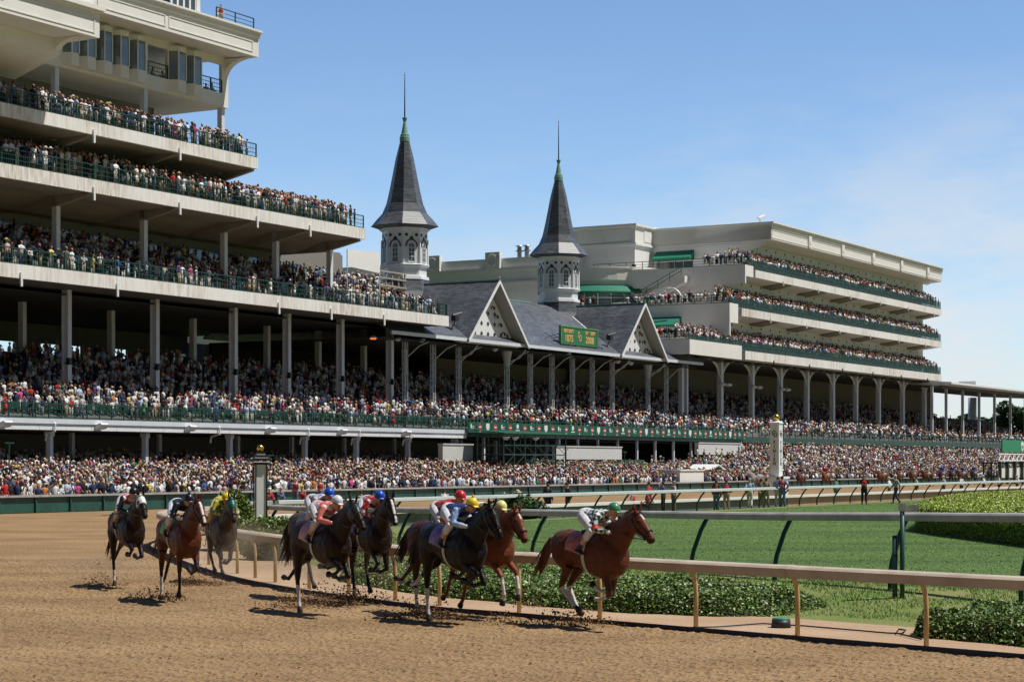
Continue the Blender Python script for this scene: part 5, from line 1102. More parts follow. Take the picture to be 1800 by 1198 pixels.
def horse(pose, coat, legs_dark, socks, blaze, name='racehorse', vox=.019, neck=0., head=0.):
    """pose: dict fr, fl (forearm, cannon, pastern), hr, hl (thigh, gaskin, cannon, pastern)"""
    b = MB()
    T = [(-.90, 1.26, .10, .08), (-.86, 1.29, .19, .15), (-.72, 1.32, .27, .235), (-.50, 1.32, .30, .275), (-.25, 1.29, .265, .25), (0, 1.24, .295, .27), (.25, 1.20, .35, .285), (.45, 1.20, .38, .275), (.62, 1.20, .36, .255), (.78, 1.21, .29, .21), (.87, 1.22, .16, .13)]
    b.tube([(x, 0, z) for x, z, a, c in T], [t[3] * 1.04 for t in T], [t[2] * 1.07 for t in T], n=18)
    pn = (1.20, 1.93 + neck); nk = [(.50, 1.32), (.70, 1.50), (.90, 1.66 + neck * .4), (1.06, 1.80 + neck * .8), pn]
    b.tube([(x, 0, z) for x, z in nk], [.20, .165, .125, .10, .085], [.38, .31, .235, .185, .13], n=14)
    ha = R(-46 + head); hd = (math.cos(ha), math.sin(ha)); up = (-hd[1], hd[0])
    def HP(t, u, y=0): return (pn[0] - .03 + hd[0] * t + up[0] * u, y, pn[1] + .0 + hd[1] * t + up[1] * u)
    b.tube([HP(-.06, -.02), HP(.05, -.03), HP(.16, -.05), HP(.28, -.03), HP(.40, -.005), HP(.50, -.005), HP(.575, -.02), HP(.60, -.03)], [.055, .085, .10, .085, .064, .062, .056, .028], [.08, .135, .165, .135, .098, .09, .075, .04], n=14)
    for s in (-1, 1):
        b.tube([HP(-.02, .07, .055 * s), HP(-.09, .14, .075 * s), HP(-.15, .19, .07 * s)], [.035, .03, .006], [.02, .02, .005], n=7)
        b.ball(HP(.17, .03, .088 * s), .024); b.ball(HP(.55, .02, .045 * s), .022)
    lo = []; legs = {}
    for key, y in (('fr', -.15), ('fl', .15)):
        f, c, p_ = pose[key]; el = (.50 + .10 * math.sin(R(f)), .97)
        ch = leg_chain(el, [(.42, f), (.32, c), (.13, p_), (.085, p_)], y, y * .75)
        b.tube([(.66, y * .95, 1.18), (.60, y * 1.05, 1.06), ch[0]], [.09, .105, .085], [.15, .14, .11], n=12)
        m1 = tuple(ch[0][i] * .5 + ch[1][i] * .5 for i in range(3)); b.tube([ch[0], m1, ch[1]], [.08, .062, .046], [.10, .07, .05], n=12)
        b.ball(ch[1], .052, .048, .056); b.tube(ch[1:3], [.038, .032], [.042, .036], n=10); b.ball(ch[2], .042, .038, .044)
        b.tube([ch[2], ch[3]], [.034, .042], n=10); b.tube([ch[3], ch[4]], [.048, .062], [.052, .068], n=10); legs[key] = ch
    for key, y in (('hr', -.15), ('hl', .15)):
        a0, g, c, p_ = pose[key]; hip = (-.60, 1.30); st = (hip[0] + .36 * math.sin(R(a0)), hip[1] - .36 * math.cos(R(a0)))
        ch = leg_chain(st, [(.44, g), (.40, c), (.13, p_), (.085, p_)], y, y * .75)
        b.tube([(hip[0] - .05, y * .7, hip[1]), (hip[0] * .55 + st[0] * .45, y * .95, hip[1] * .5 + st[1] * .5), (st[0], y, st[1])], [.13, .135, .10], [.24, .21, .15], n=14)
        m1 = tuple(ch[0][i] * .55 + ch[1][i] * .45 for i in range(3)); b.tube([ch[0], m1, ch[1]], [.095, .07, .042], [.13, .085, .052], n=12)
        b.ball(ch[1], .048, .042, .056); b.tube(ch[1:3], [.038, .033], [.046, .038], n=10); b.ball(ch[2], .042, .038, .046)
        b.tube([ch[2], ch[3]], [.035, .043], n=10); b.tube([ch[3], ch[4]], [.048, .06], [.052, .066], n=10); legs[key] = ch
    me = remesh(b, vox, 3, .5); V = verts_of(me); C = np.tile(np.array(coat), (len(V), 1)).astype(float)
    C *= (1 + .10 * (V[:, 2:3] - 1.2)); dark = np.array(legs_dark); white = np.array((.62, .58, .54))
    def seg(a, c):
        a, c = np.array(a), np.array(c); ab = c - a; t = np.clip(((V - a) @ ab) / (ab @ ab), 0, 1); return np.linalg.norm(V - a - t[:, None] * ab, axis=1)
    for key, ch in legs.items():
        C[(seg(ch[1], ch[4]) < .10) | (seg(tuple(.35 * ch[0][i] + .65 * ch[1][i] for i in range(3)), ch[1]) < .08)] = dark
        if key in socks:
            h = socks[key]; a = tuple(ch[2][i] + (ch[1][i] - ch[2][i]) * h for i in range(3)); C[(seg(a, ch[3]) < .085)] = white
        C[seg(tuple(.6 * ch[3][i] + .4 * ch[4][i] for i in range(3)), ch[4]) < .075] = (.03, .025, .02)
    C[np.linalg.norm(V - HP(.6, -.03), axis=1) < .10] = np.array(coat) * .35
    for s in (-1, 1): C[np.linalg.norm(V - HP(.17, .035, .105 * s), axis=1) < .034] = (.008, .006, .005)
    if blaze:
        t = (V[:, 0] - HP(0, 0)[0]) * hd[0] + (V[:, 2] - HP(0, 0)[2]) * hd[1]; u = (V[:, 0] - HP(0, 0)[0]) * up[0] + (V[:, 2] - HP(0, 0)[2]) * up[1]
        C[(t > .06) & (t < (.58 if blaze > 1 else .18)) & (u > .03) & (np.abs(V[:, 1]) < (.024 if blaze > 1 else .018))] = white
    paint(me, C); return me, legs, HP
def build_horse(label, pose, coat, legs_dark, socks, blaze, loc, yaw, cloth, mane_c=(.02, .015, .012), tail=0, number=None, hood=None, num_c=None, neck=0., head=0., group=None, roll=0., cat='horse', wraps=None):
    me, legs, HP = horse(pose, coat, legs_dark, socks, blaze, neck=neck, head=head)
    e = empty('racehorse', loc, yaw, label, cat, group); link('body', me, M_HORSE, e)
    rg = random.Random(hash(label) % 1000)
    # mane
    V = []; Fc = []
    for k in range(46):
        t = k / 45; x = .55 + .68 * t; z = 1.60 + .43 * t + neck * t + .02 * math.sin(3 * t); y = rg.uniform(-.02, .03); w_ = .022; l = rg.uniform(.10, .2)
        n0 = len(V); V += [(x - w_, y, z), (x + w_, y, z + .012), (x - .05 - l * .6, y + rg.uniform(-.05, .09), z + rg.uniform(.0, .06)), (x - .08 - l * .6, y + rg.uniform(-.05, .09), z - .03)]; Fc.append((n0, n0 + 1, n0 + 2, n0 + 3))
    q = MB(); q.add(V, Fc); q.tube([(.52, 0, 1.58), (.85, 0, 1.77 + neck * .4), (1.14, 0, 2.01 + neck)], [.022, .026, .02], [.03, .04, .03], n=6)
    m_ = q.mesh('mane', False); paint(m_, np.tile(np.array(mane_c), (len(m_.vertices), 1))); link('mane', m_, M_HAIR, e)
    # tail, streaming back
    q = MB(); droop = tail
    q.tube([(-.86, 0, 1.42), (-1.0, 0, 1.44), (-1.13, .02, 1.26 - droop * .3), (-1.28, .04, 1.04 - droop * .5), (-1.36, .05, .82 - droop * .5)], [.035, .05, .075, .065, .015], [.035, .055, .10, .10, .02], n=9)
    for k in range(26):
        y = rg.uniform(-.07, .07); z = rg.uniform(-.08, .08); q.tube([(-1.05, y * .5, 1.40 + z * .4), (-1.2, y, 1.16 - droop * .4 + z), (-1.34 - rg.random() * .15, y * 1.6, .82 - droop * .5 + z * 1.6)], [.012, .012, .003], n=4)
    m_ = q.mesh('tail', True); m_.polygons.foreach_set('use_smooth', [True] * len(m_.polygons)); paint(m_, np.tile(np.array(mane_c), (len(m_.vertices), 1))); link('tail', m_, M_HAIR, e)
    # bridle, reins
    q = MB()
    def ring(t, u0, ry, rz, th=.012): q.tube([HP(t, u0 + rz * math.sin(a), ry * math.cos(a)) for a in np.linspace(0, 2 * math.pi, 15)], th, n=5)
    ring(.42, -.005, .07, .106); ring(.03, -.03, .09, .145); q.tube([HP(.03, -.06, -.095), HP(.25, -.08, -.097), HP(.46, -.05, -.07)], .012, n=5); q.tube([HP(.03, -.06, .095), HP(.25, -.08, .097), HP(.46, -.05, .07)], .012, n=5)
    for s in (-1, 1): q.tube([HP(.49, -.05, .065 * s), (1.15, .14 * s, 1.55 + neck * .5), (.88, .10 * s, 1.66)], .01, n=5); q.tube([HP(.47 + .03 * math.cos(a), -.05 + .035 * math.sin(a), .07 * s) for a in np.linspace(0, 2 * math.pi, 9)], .007, n=4)
    q.build('bridle', M_TACK, e)
    if hood is not None:
        q = MB(); q.tube([HP(-.07, -.02), HP(.05, -.03), HP(.16, -.045), HP(.26, -.03), HP(.30, -.02)], [.075, .098, .114, .100, .088], [.10, .15, .18, .153, .133], n=14)
        hm = remesh(q, .016, 2); HV = verts_of(hm); HC_ = np.tile(np.array(hood[0]), (len(HV), 1)).astype(float)
        for s in (-1, 1): HC_[np.linalg.norm(HV - HP(.18, .03, .10 * s), axis=1) < .05] = hood[2] if len(hood) > 2 else (.02, .015, .01)
        tt = (HV - HP(.27, -.02)) @ np.array([math.cos(R(-46 + head)), 0, math.sin(R(-46 + head))]); HC_[tt > -.03] = hood[1]
        paint(hm, HC_); link('hood', hm, M_CLOTH, e)
    # saddle cloth and saddle, girth
    def shell(x0, x1, a0, a1, off, nx=6, na=14, th=.012):
        V = []; Fc = []
        for i in range(nx + 1):
            x = x0 + (x1 - x0) * i / nx; cz = float(np.interp(x, [-.5, -.25, 0, .25, .45, .6], [1.32, 1.29, 1.24, 1.20, 1.22, 1.22])); rz = float(np.interp(x, [-.5, -.25, 0, .25, .45, .6], [.32, .285, .315, .37, .40, .37])); ry = float(np.interp(x, [-.5, -.25, 0, .25, .45, .6], [.285, .26, .28, .295, .285, .26]))
            for j in range(na + 1):
                a = R(a0 + (a1 - a0) * j / na)
                for o_ in (off, off + th): V.append((x, (ry + o_) * math.cos(a), cz + (rz + o_) * math.sin(a)))
        W = (na + 1) * 2
        for i in range(nx):
            for j in range(na):
                for o_ in (0, 1): Fc.append((i * W + j * 2 + o_, i * W + j * 2 + 2 + o_, (i + 1) * W + j * 2 + 2 + o_, (i + 1) * W + j * 2 + o_))
        for i in range(nx):
            for j in (0, na): Fc.append((i * W + j * 2, i * W + j * 2 + 1, (i + 1) * W + j * 2 + 1, (i + 1) * W + j * 2))
        for j in range(na):
            for i in (0, nx): Fc.append((i * W + j * 2, i * W + j * 2 + 1, i * W + j * 2 + 3, i * W + j * 2 + 2))
        q = MB(); q.add(V, Fc); return q
    cm = mat('saddle_cloth_%d_%d_%d' % tuple(int(v * 99) for v in cloth), cloth, .8, nscale=4.5, col2=tuple(v * .45 + .30 for v in cloth), bump=.3, bscale=9)
    sc = shell(-.31, .14, 0, 180, .014).build('saddle_cloth', cm, e, True)
    if number:
        t = text(number, .24, mat('number_ink', (.8, .8, .8), .6) if num_c is None else mat('number_ink_%d' % int(num_c[0] * 99), num_c, .6), sc, (-.10, -.296, 1.25), (R(80), 0, 0), 'number', .004, 1, .01)
    shell(.12, .20, -95, 275, .006, 2, 30).build('girth', mat('girth_web', (.55, .53, .48), .8), e, True)
    q = MB(); q.tube([(-.14, 0, 1.60), (-.05, 0, 1.615), (.10, 0, 1.59), (.22, 0, 1.63)], [.07, .13, .11, .05], [.035, .03, .03, .045], n=10)
    for s in (-1, 1): q.tube([(.08, .24 * s, 1.45), (.13, .30 * s, 1.3)], .06, .02, n=8)
    q.build('saddle', M_TACK, e, True)
    return e, legs, HP

# ================================================================ HUMAN FIGURES
def v3(*a): return Vector(a)
def hand(b, w, d, palm_n, out, s=1., grip=.5):
    """palm + five bent fingers. w wrist, d direction of hand, palm_n palm normal, out: thumb side"""
    w = Vector(w); d = Vector(d).normalized(); out = Vector(out); out = (out - d * out.dot(d)).normalized(); pn = d.cross(out).normalized()
    if pn.dot(Vector(palm_n)) < 0: pn = -pn
    b.tube([w - d * .01, w + d * .04 * s, w + d * .085 * s], [.024 * s, .038 * s, .037 * s], [.018 * s, .017 * s, .014 * s], side=out, n=8)
    for k, (o, l) in enumerate(((.028, .070), (.010, .078), (-.009, .073), (-.027, .058))):
        a = w + d * .08 * s + out * o * s; c1 = a + (d * math.cos(grip * .8) + pn * math.sin(grip * .8)) * l * .45 * s; c2 = c1 + (d * math.cos(grip * 1.9) + pn * math.sin(grip * 1.9)) * l * .35 * s; c3 = c2 + (d * math.cos(grip * 2.8) + pn * math.sin(grip * 2.8)) * l * .25 * s
        b.tube([a - d * .01, c1, c2, c3], [.0095 * s, .009 * s, .0085 * s, .006 * s], n=6)
    a = w + d * .025 * s + out * .03 * s; c1 = a + (d * .6 + out * .7 + pn * .2).normalized() * .035 * s; c2 = c1 + (d * .8 + out * .2 + pn * .5).normalized() * .028 * s; b.tube([a - out * .012, c1, c2], [.012 * s, .011 * s, .008 * s], n=6)
def figure(J, fwd=(1, 0, 0), head_up=None, skirt=False, vox=.012, cvox=.014, hair=True, long_sleeve=True, shoes_h=.12, fat=1.):
    """returns meshes: body(skin), top, bottom, shoes, hair + head frame"""
    J = {k: Vector(v) for k, v in J.items()}; fwd = Vector(fwd).normalized()
    side = (J['shl'] - J['shr']).normalized(); hup = Vector(head_up).normalized() if head_up else (J['head'] - J['neck']).normalized()
    hf = (fwd - hup * fwd.dot(hup)).normalized(); hs = hup.cross(hf).normalized()
    sk = MB(); P, C, Nk, H = J['pelvis'], J['chest'], J['neck'], J['head']; mid = (P + C) * .5
    def torso(b, o):
        b.tube([P - (mid - P).normalized() * .08, P, mid, C, C * .35 + Nk * .65, Nk], [.09 + o, (.155 + o) * fat, (.135 + o) * fat, (.17 + o), .13 + o, .055 + o], [.07 + o, .11 + o, .10 * fat + o, .115 + o, .08 + o, .05 + o], side=side, n=16)
    torso(sk, 0); sk.tube([Nk, Nk * .5 + H * .5, H], [.055, .052, .05], side=side, n=10)
    for sd in ('l', 'r'):
        sh, el, wr = J['sh' + sd], J['el' + sd], J['wr' + sd]; sk.ball(sh, .055); sk.tube([C * .4 + sh * .6, sh, sh * .5 + el * .5, el], [.05, .052, .045, .036], n=9); sk.tube([el, el * .6 + wr * .4, wr], [.037, .038, .026], n=9)
        d = (wr - el); o_ = side * (1 if sd == 'r' else -1) + hf * .8; hand(sk, wr, d + Vector((0, 0, -.05)), -hup, o_, 1., J.get('grip', Vector((.5, 0, 0)))[0])
        hp, kn, an, to = J['hp' + sd], J['kn' + sd], J['an' + sd], J['to' + sd]; sk.tube([P * .4 + hp * .6, hp, hp * .5 + kn * .5, kn], [.09, .088, .072, .054], n=10); sk.tube([kn, kn * .65 + an * .35, an], [.054, .056, .036], n=10); sk.tube([an, an * .3 + to * .7, to], [.036, .038, .022], [.036, .03, .018], n=8)
    r = lambda t: H + hup * t
    sk.tube([r(-.125) + hf * .035, r(-.10) + hf * .03, r(-.05) + hf * .012, r(0), r(.05) - hf * .006, r(.095) - hf * .01, r(.118) - hf * .01], [.022, .045, .068, .075, .076, .055, .02], [.028, .052, .085, .094, .093, .068, .025], side=hs, n=14)
    nz_ = H + hf * .09 - hup * .018; sk.tube([H + hf * .085 + hup * .02, nz_ + hf * .018, nz_ - hup * .015], [.008, .016, .014], n=6)
    for s in (-1, 1): sk.tube([H + hs * .074 * s + hup * .02, H + hs * .088 * s, H + hs * .076 * s - hup * .03], [.008, .015, .008], n=5)
    out = {'body': remesh(sk, vox, 2, .5), 'H': H, 'hup': hup, 'hf': hf, 'hs': hs}
    bV = verts_of(out['body']); ey = np.zeros(len(bV), bool)
    for s in (-1, 1): ey |= np.linalg.norm(bV - np.array(H + hf * .085 + hs * .03 * s + hup * .012), axis=1) < .013
    cc = np.ones((len(bV), 3)); cc[ey] = .08; ml = np.linalg.norm((bV - np.array(H + hf * .085 - hup * .055)) * [1, 1, 1.8], axis=1) < .022; cc[ml] = (.75, .4, .38); paint(out['body'], cc)
    tp = MB(); torso(tp, .016)
    for sd in ('l', 'r'):
        sh, el, wr = J['sh' + sd], J['el' + sd], J['wr' + sd]; tp.ball(sh, .075); tp.tube([C * .4 + sh * .6, sh, sh * .5 + el * .5, el], [.07, .075, .066, .054], n=10)
        if long_sleeve: tp.tube([el, el * .5 + wr * .5, el * .06 + wr * .94], [.054, .055, .038], n=10)
    out['top'] = remesh(tp, cvox, 2)
    bt = MB(); o = .014; bt.tube([mid * .4 + P * .6, P, P - (mid - P).normalized() * .10], [.15 + o, .165 + o, .12 + o], [.11 + o, .12 + o, .10 + o], side=side, n=14)
    if skirt: bt.tube([P, (J['knl'] + J['knr']) * .5 - Vector((0, 0, .02))], [.17, .22], [.13, .18], side=side, n=14)
    else:
        for sd in ('l', 'r'):
            hp, kn, an = J['hp' + sd], J['kn' + sd], J['an' + sd]; bt.tube([P * .4 + hp * .6, hp, hp * .5 + kn * .5, kn], [.10, .104, .09, .072], n=10); bt.tube([kn, kn * .5 + an * .5, kn * shoes_h + an * (1 - shoes_h)], [.072, .068, .052], n=10)
    out['bottom'] = remesh(bt, cvox, 2)
    so_ = MB()
    for sd in ('l', 'r'):
        kn, an, to = J['kn' + sd], J['an' + sd], J['to' + sd]; so_.tube([kn * shoes_h * 1.1 + an * (1 - shoes_h * 1.1), an], [.05, .045], n=8); so_.tube([an * 1.2 - to * .2, an * .3 + to * .7, to * 1.03 - an * .03], [.045, .048, .03], [.045, .036, .024], n=8)
    out['shoes'] = remesh(so_, cvox, 1)
    if hair: hb = MB(); hb.tube([r(-.05) - hf * .035, r(.0) - hf * .028, r(.05) - hf * .016, r(.10) - hf * .012, r(.13) - hf * .01], [.062, .08, .085, .066, .02], [.06, .082, .096, .078, .025], side=hs, n=14); out['hair'] = remesh(hb, .014, 1)
    return out
M_SKINA = mat('skin_tone', (.52, .30, .20), .55)
def skin_nodes():
    nt = M_SKINA.node_tree; bs = nt.nodes['Principled BSDF']; a = N(nt, 'ShaderNodeAttribute', attribute_name='Col'); mx = N(nt, 'ShaderNodeMix', data_type='RGBA', blend_type='MULTIPLY'); mx.inputs[0].default_value = 1
    mx.inputs[7].default_value = (.52, .30, .20, 1); nt.links.new(a.outputs['Color'], mx.inputs[6]); nt.links.new(mx.outputs[2], bs.inputs['Base Color']); bs.inputs['Subsurface Weight'].default_value = .05
skin_nodes()
def cloth_mat(c, rough=.8): return mat('cloth_%d_%d_%d' % tuple(int(v * 200) for v in c), c, rough, noise=.22, nscale=9, bump=.15, bscale=16)

JJ = dict(pelvis=(-.08, 0, 1.88), chest=(.31, 0, 1.87), neck=(.49, 0, 1.91), head=(.63, 0, 1.97), shl=(.40, .18, 1.87), shr=(.40, -.18, 1.87), ell=(.42, .27, 1.66), elr=(.42, -.27, 1.66), wrl=(.70, .13, 1.60), wrr=(.70, -.13, 1.60),
          hpl=(-.04, .11, 1.85), hpr=(-.04, -.11, 1.85), knl=(.40, .29, 1.66), knr=(.40, -.29, 1.66), anl=(.04, .31, 1.30), anr=(.04, -.31, 1.30), tol=(.21, .33, 1.24), tor=(.21, -.33, 1.24), grip=(.95, 0, 0))
JCACHE = {}
def build_jockey(label, loc, yaw, paintfn, breeches, cap, cap_band, pompom=False, dz=0., lean=0., whip=False, number=None):
    key = round(lean, 2)
    if key not in JCACHE:
        J = dict(JJ)
        if lean:
            for k in ('chest', 'neck', 'head', 'shl', 'shr'): x, y, z = J[k]; J[k] = (x - lean * .3 * (x + .1), y, z + lean * (x + .02))
        JCACHE[key] = figure(J, (1, 0, -.12), (.25, 0, 1), vox=.0095, hair=False, shoes_h=.86)
    Fg = JCACHE[key]; e = empty('person', (loc[0], loc[1], loc[2] + dz), yaw, label, 'person', 'jockeys in the race')
    link('body', Fg['body'].copy(), M_SKINA, e)
    tm = Fg['top'].copy(); V = verts_of(tm); paint(tm, paintfn(V)); sh = link('silks', tm, M_CLOTH, e)
    link('breeches', Fg['bottom'].copy(), cloth_mat(breeches, .6), e); link('boots', Fg['shoes'].copy(), mat('boot_leather', (.012, .012, .014), .3), e)
    H, up, hf, hs = Fg['H'], Fg['hup'], Fg['hf'], Fg['hs']; q = MB(); o = H - hf * .01
    q.tube([o + up * t for t in (.005, .03, .07, .11, .135, .145)], [.098, .101, .097, .072, .04, .012], [.118, .122, .115, .085, .048, .015], side=hs, n=18); q.tube([o + hf * .08 + up * .02, o + hf * .17 + up * .005], [.07, .045], [.012, .006], side=hs, n=10)
    if pompom: q.ball(o + up * .16, .026)
    h_ = q.build('cap', mat('cap_%d_%d_%d' % tuple(int(v * 200) for v in cap), cap, .35, noise=.08, nscale=12), e, True)
    q = MB(); q.tube([o + up * .0, o + up * .018], .104, .124, side=hs, n=18); q.build('cap_band', mat('cap_%d_%d_%d' % tuple(int(v * 200) for v in cap_band), cap_band, .4), h_, True)
    q = MB(); g = H + hf * .082 + up * .01; q.tube([g - hs * .065 - hf * .02, g - hs * .03 + hf * .01, g + hs * .03 + hf * .01, g + hs * .065 - hf * .02], [.02] * 4, [.014] * 4, side=up, n=8); q.build('goggles', M_BLACK, e, True)
    if whip: q = MB(); q.tube([(.70, -.14, 1.62), (.4, -.34, 1.56), (-.15, -.52, 1.52)], [.011, .009, .005], n=5); q.build('whip', M_BLACK, e)
    if number:
        t = text(number[0], .13, cloth_mat(number[1]), sh, (.41, -.268, 1.80), (R(86), 0, R(0)), 'number', .003, 1, .006)
    return e
def two(c1, c2, sleeve=None, cuff=None):
    def f(V):
        C = np.tile(np.array(c1, float), (len(V), 1)); a = np.abs(V[:, 1]) > .185
        if sleeve is not None: C[a | (V[:, 2] < 1.76) & (V[:, 0] > .25)] = sleeve
        n = np.array([mnoise.noise(Vector(p) * 11) for p in V]); 
        if c2 is not None: C[(n > .12) & ~(a if sleeve is not None else np.zeros(len(V), bool))] = c2
        if cuff is not None: C[(V[:, 2] < 1.68) & (V[:, 0] > .58)] = cuff
        return C
    return f
def checks(c1, c2, k=13, sl=None):
    def f(V):
        C = np.tile(np.array(c1, float), (len(V), 1)); g = (np.floor(V[:, 0] * k + V[:, 2] * k * .8) + np.floor(V[:, 1] * k) + np.floor(V[:, 2] * k - V[:, 0] * k * .6)) % 2 < .5; C[g] = c2
        if sl is not None: C[(V[:, 2] < 1.74) & (V[:, 2] > 1.67) & (np.abs(V[:, 1]) > .15)] = sl
        return C
    return f
def stripes(c1, c2, sl, k=9):
    def f(V):
        C = np.tile(np.array(c1, float), (len(V), 1)); C[(np.floor(V[:, 0] * k) % 2 < .5)] = c2; am = np.abs(V[:, 1]) > .205; C[am & (np.floor(V[:, 2] * 16 + V[:, 0] * 6) % 2 < .5) & (V[:, 2] < 1.74)] = sl; C[np.linalg.norm(V - np.array((.41, -.26, 1.80)), axis=1) < .085] = sl; return C
    return f
# ---------------------------------------------------------------- the field
GA = dict(fr=(20, -100, -120), fl=(-8, -70, -95), hr=(40, -30, 46, 58), hl=(30, -38, 34, 46))      # gathered under the body, all off the ground
GB = dict(fr=(66, -62, -95), fl=(36, -80, -105), hr=(6, -8, 2, 12), hl=(-22, -58, -52, -95))        # pushing off one straight hind leg, forelegs folded
GC = dict(fr=(-6, -10, -14), fl=(30, -70, -120), hr=(4, -18, -6, -10), hl=(-15, -50, -30, -70))    # landing on one foreleg
GD = dict(fr=(48, 12, -20), fl=(62, 22, -10), hr=(-18, -42, -30, -55), hl=(-6, -30, -18, -40))      # forelegs reaching
GE = dict(fr=(50, -60, -90), fl=(20, -75, -100), hr=(14, -14, 10, 20), hl=(34, -16, 28, 40))
def low(legs): return min(p[2] for ch in legs.values() for p in ch)
CH = (.11, .033, .013); BAY = (.06, .017, .008); DBAY = (.019, .008, .005); DK = (.014, .008, .006); BLK = (.007, .005, .004)
FIELD = [
 # label, pose, coat, legs, socks, blaze, (px, Y), yaw, lift, cloth, kwargs
 dict(label='leading chestnut racehorse with a red saddle cloth, alone at the front, legs gathered', pose=GA, coat=CH, legs=(.09, .03, .015), socks=dict(fr=.5, fl=.4, hr=.75, hl=.75), blaze=1, px=1036, Y=33.9, yaw=-51, lift=.24, cloth=(.42, .03, .02), k=dict(mane_c=(.10, .035, .015), neck=-.03)),
 dict(label='near-black racehorse with a purple saddle cloth and white hind socks, nearest in its bunch', pose=GB, coat=BLK, legs=BLK, socks=dict(hr=.75, hl=.6), blaze=0, px=795, Y=34.9, yaw=-55, lift=0, cloth=(.13, .08, .38), k=dict(neck=-.02, head=-12)),
 dict(label='bright chestnut racehorse with pale lower forelegs on the rail side of the near-black horse', pose=GD, coat=(.17, .05, .018), legs=(.20, .07, .03), socks=dict(fr=.7, fl=.5), blaze=1, px=850, Y=36.4, yaw=-60, lift=.16, cloth=(.6, .6, .6), k=dict(mane_c=(.2, .07, .03), neck=-.12, head=-8)),
 dict(label='brown racehorse half hidden behind the near-black horse, under the red-capped rider', pose=GB, coat=BAY, legs=(.06, .025, .015), socks=dict(hr=.5), blaze=0, px=775, Y=36.6, yaw=-52, lift=0, cloth=(.1, .1, .35), k=dict(neck=-.15)),
 dict(label='dark bay racehorse in a black hood with one grey hind stocking on the dirt', pose=GB, coat=DBAY, legs=BLK, socks=dict(hr=.6), blaze=0, px=563, Y=36.9, yaw=-55, lift=0, cloth=(.6, .25, .28), k=dict(hood=((.02, .022, .024), (.02, .022, .024)))),
 dict(label='dark bay racehorse with a broad white blaze following on the rail side', pose=GE, coat=DBAY, legs=BLK, socks={}, blaze=2, px=648, Y=39.6, yaw=-66, lift=.18, cloth=(.1, .2, .5), k=dict(head=-6)),
 dict(label='grey-brown racehorse mostly hidden behind the dark bay with the black hood', pose=GE, coat=(.09, .058, .036), legs=(.06, .04, .03), socks={}, blaze=0, px=553, Y=41.0, yaw=-56, lift=.15, cloth=(.5, .5, .5), k=dict(neck=-.1)),
 dict(label='bay racehorse with a white blaze and bright green saddle cloth landing on one foreleg', pose=GC, coat=(.10, .025, .009), legs=(.03, .016, .012), socks=dict(hr=.5), blaze=2, px=314, Y=40.2, yaw=-62, lift=0, cloth=(.08, .55, .08), k=dict()),
 dict(label='dark brown racehorse in a white hood with a dull red saddle cloth, leftmost', pose=GB, coat=DBAY, legs=DK, socks=dict(hr=.2), blaze=0, px=222, Y=44.8, yaw=-64, lift=0, cloth=(.35, .04, .02), k=dict(tail=.6, hood=((.72, .72, .72), (.01, .06, .04)))),
 dict(label='dusty brown racehorse in a green hood, farthest back beside the rail', pose=GA, coat=(.055, .032, .02), legs=DK, socks={}, blaze=0, px=388, Y=46.6, yaw=-70, lift=.22, cloth=(.02, .2, .15), k=dict(hood=((.01, .11, .075), (.01, .11, .075)), head=-10)),
]
JOCK = [
 dict(label='jockey in green and white checked silks and a green cap on the leading chestnut', fn=checks((.75, .77, .75), (.01, .06, .04), 13, (.6, .05, .03)), br=(.72, .72, .74), cap=(.06, .25, .12), band=(.5, .42, .1)),
 dict(label='jockey in navy and pale blue silks with a yellow pompom cap on the near-black horse', fn=two((.02, .03, .12), None, (.28, .45, .75), (.5, .6, .75)), br=(.70, .72, .76), cap=(.80, .58, .02), band=(.03, .03, .02), pom=True, number=('0', (.75, .75, .78))),
 dict(label='jockey in a pale lemon cap crouched behind the yellow-capped rider', fn=two((.20, .16, .05), None, (.5, .45, .2)), br=(.7, .7, .7), cap=(.78, .70, .25), band=(.5, .45, .2), lean=-.1),
 dict(label='jockey in red silks with yellow sleeve bands and a red cap', fn=stripes((.50, .03, .02), (.50, .03, .02), (.75, .42, .02)), br=(.72, .72, .74), cap=(.55, .02, .02), band=(.7, .3, .1), number=('4', (.02, .02, .02)), lean=.15),
 dict(label='jockey in coral pink and white silks with a white cap', fn=two((.75, .14, .11), (.75, .70, .70), (.72, .20, .16)), br=(.60, .58, .56), cap=(.68, .68, .72), band=(.1, .1, .2)),
 dict(label='jockey in deep red silks with a royal blue cap on the white-blazed horse', fn=two((.40, .015, .02), (.6, .5, .45), None), br=(.6, .6, .6), cap=(.01, .07, .50), band=(.01, .05, .35)),
 dict(label='jockey in pale lilac silks with a blue cap behind the white-capped rider', fn=two((.62, .60, .68), (.12, .12, .15), (.62, .62, .7)), br=(.6, .6, .62), cap=(.01, .08, .52), band=(.01, .05, .35), lean=.05),
 dict(label='jockey in black silks with white trim and a black pompom cap on the blazed bay', fn=two((.012, .012, .016), None, (.012, .012, .02), (.6, .55, .55)), br=(.62, .66, .76), cap=(.010, .010, .016), band=(.02, .02, .03), pom=True),
 dict(label='jockey in red and white silks with black sleeves, holding a whip, at the far left', fn=two((.50, .05, .07), (.75, .72, .74), (.018, .018, .02)), br=(.6, .58, .58), cap=(.012, .012, .014), band=(.6, .08, .04), whip=True, lean=.08),
 dict(label='jockey in yellow silks with a green front and a yellow cap beside the rail', fn=two((.75, .55, .02), (.03, .2, .12), None), br=(.6, .5, .2), cap=(.78, .56, .02), band=(.5, .35, .02), pom=True),
]
def zlow(me): return float(verts_of(me)[:, 2].min())
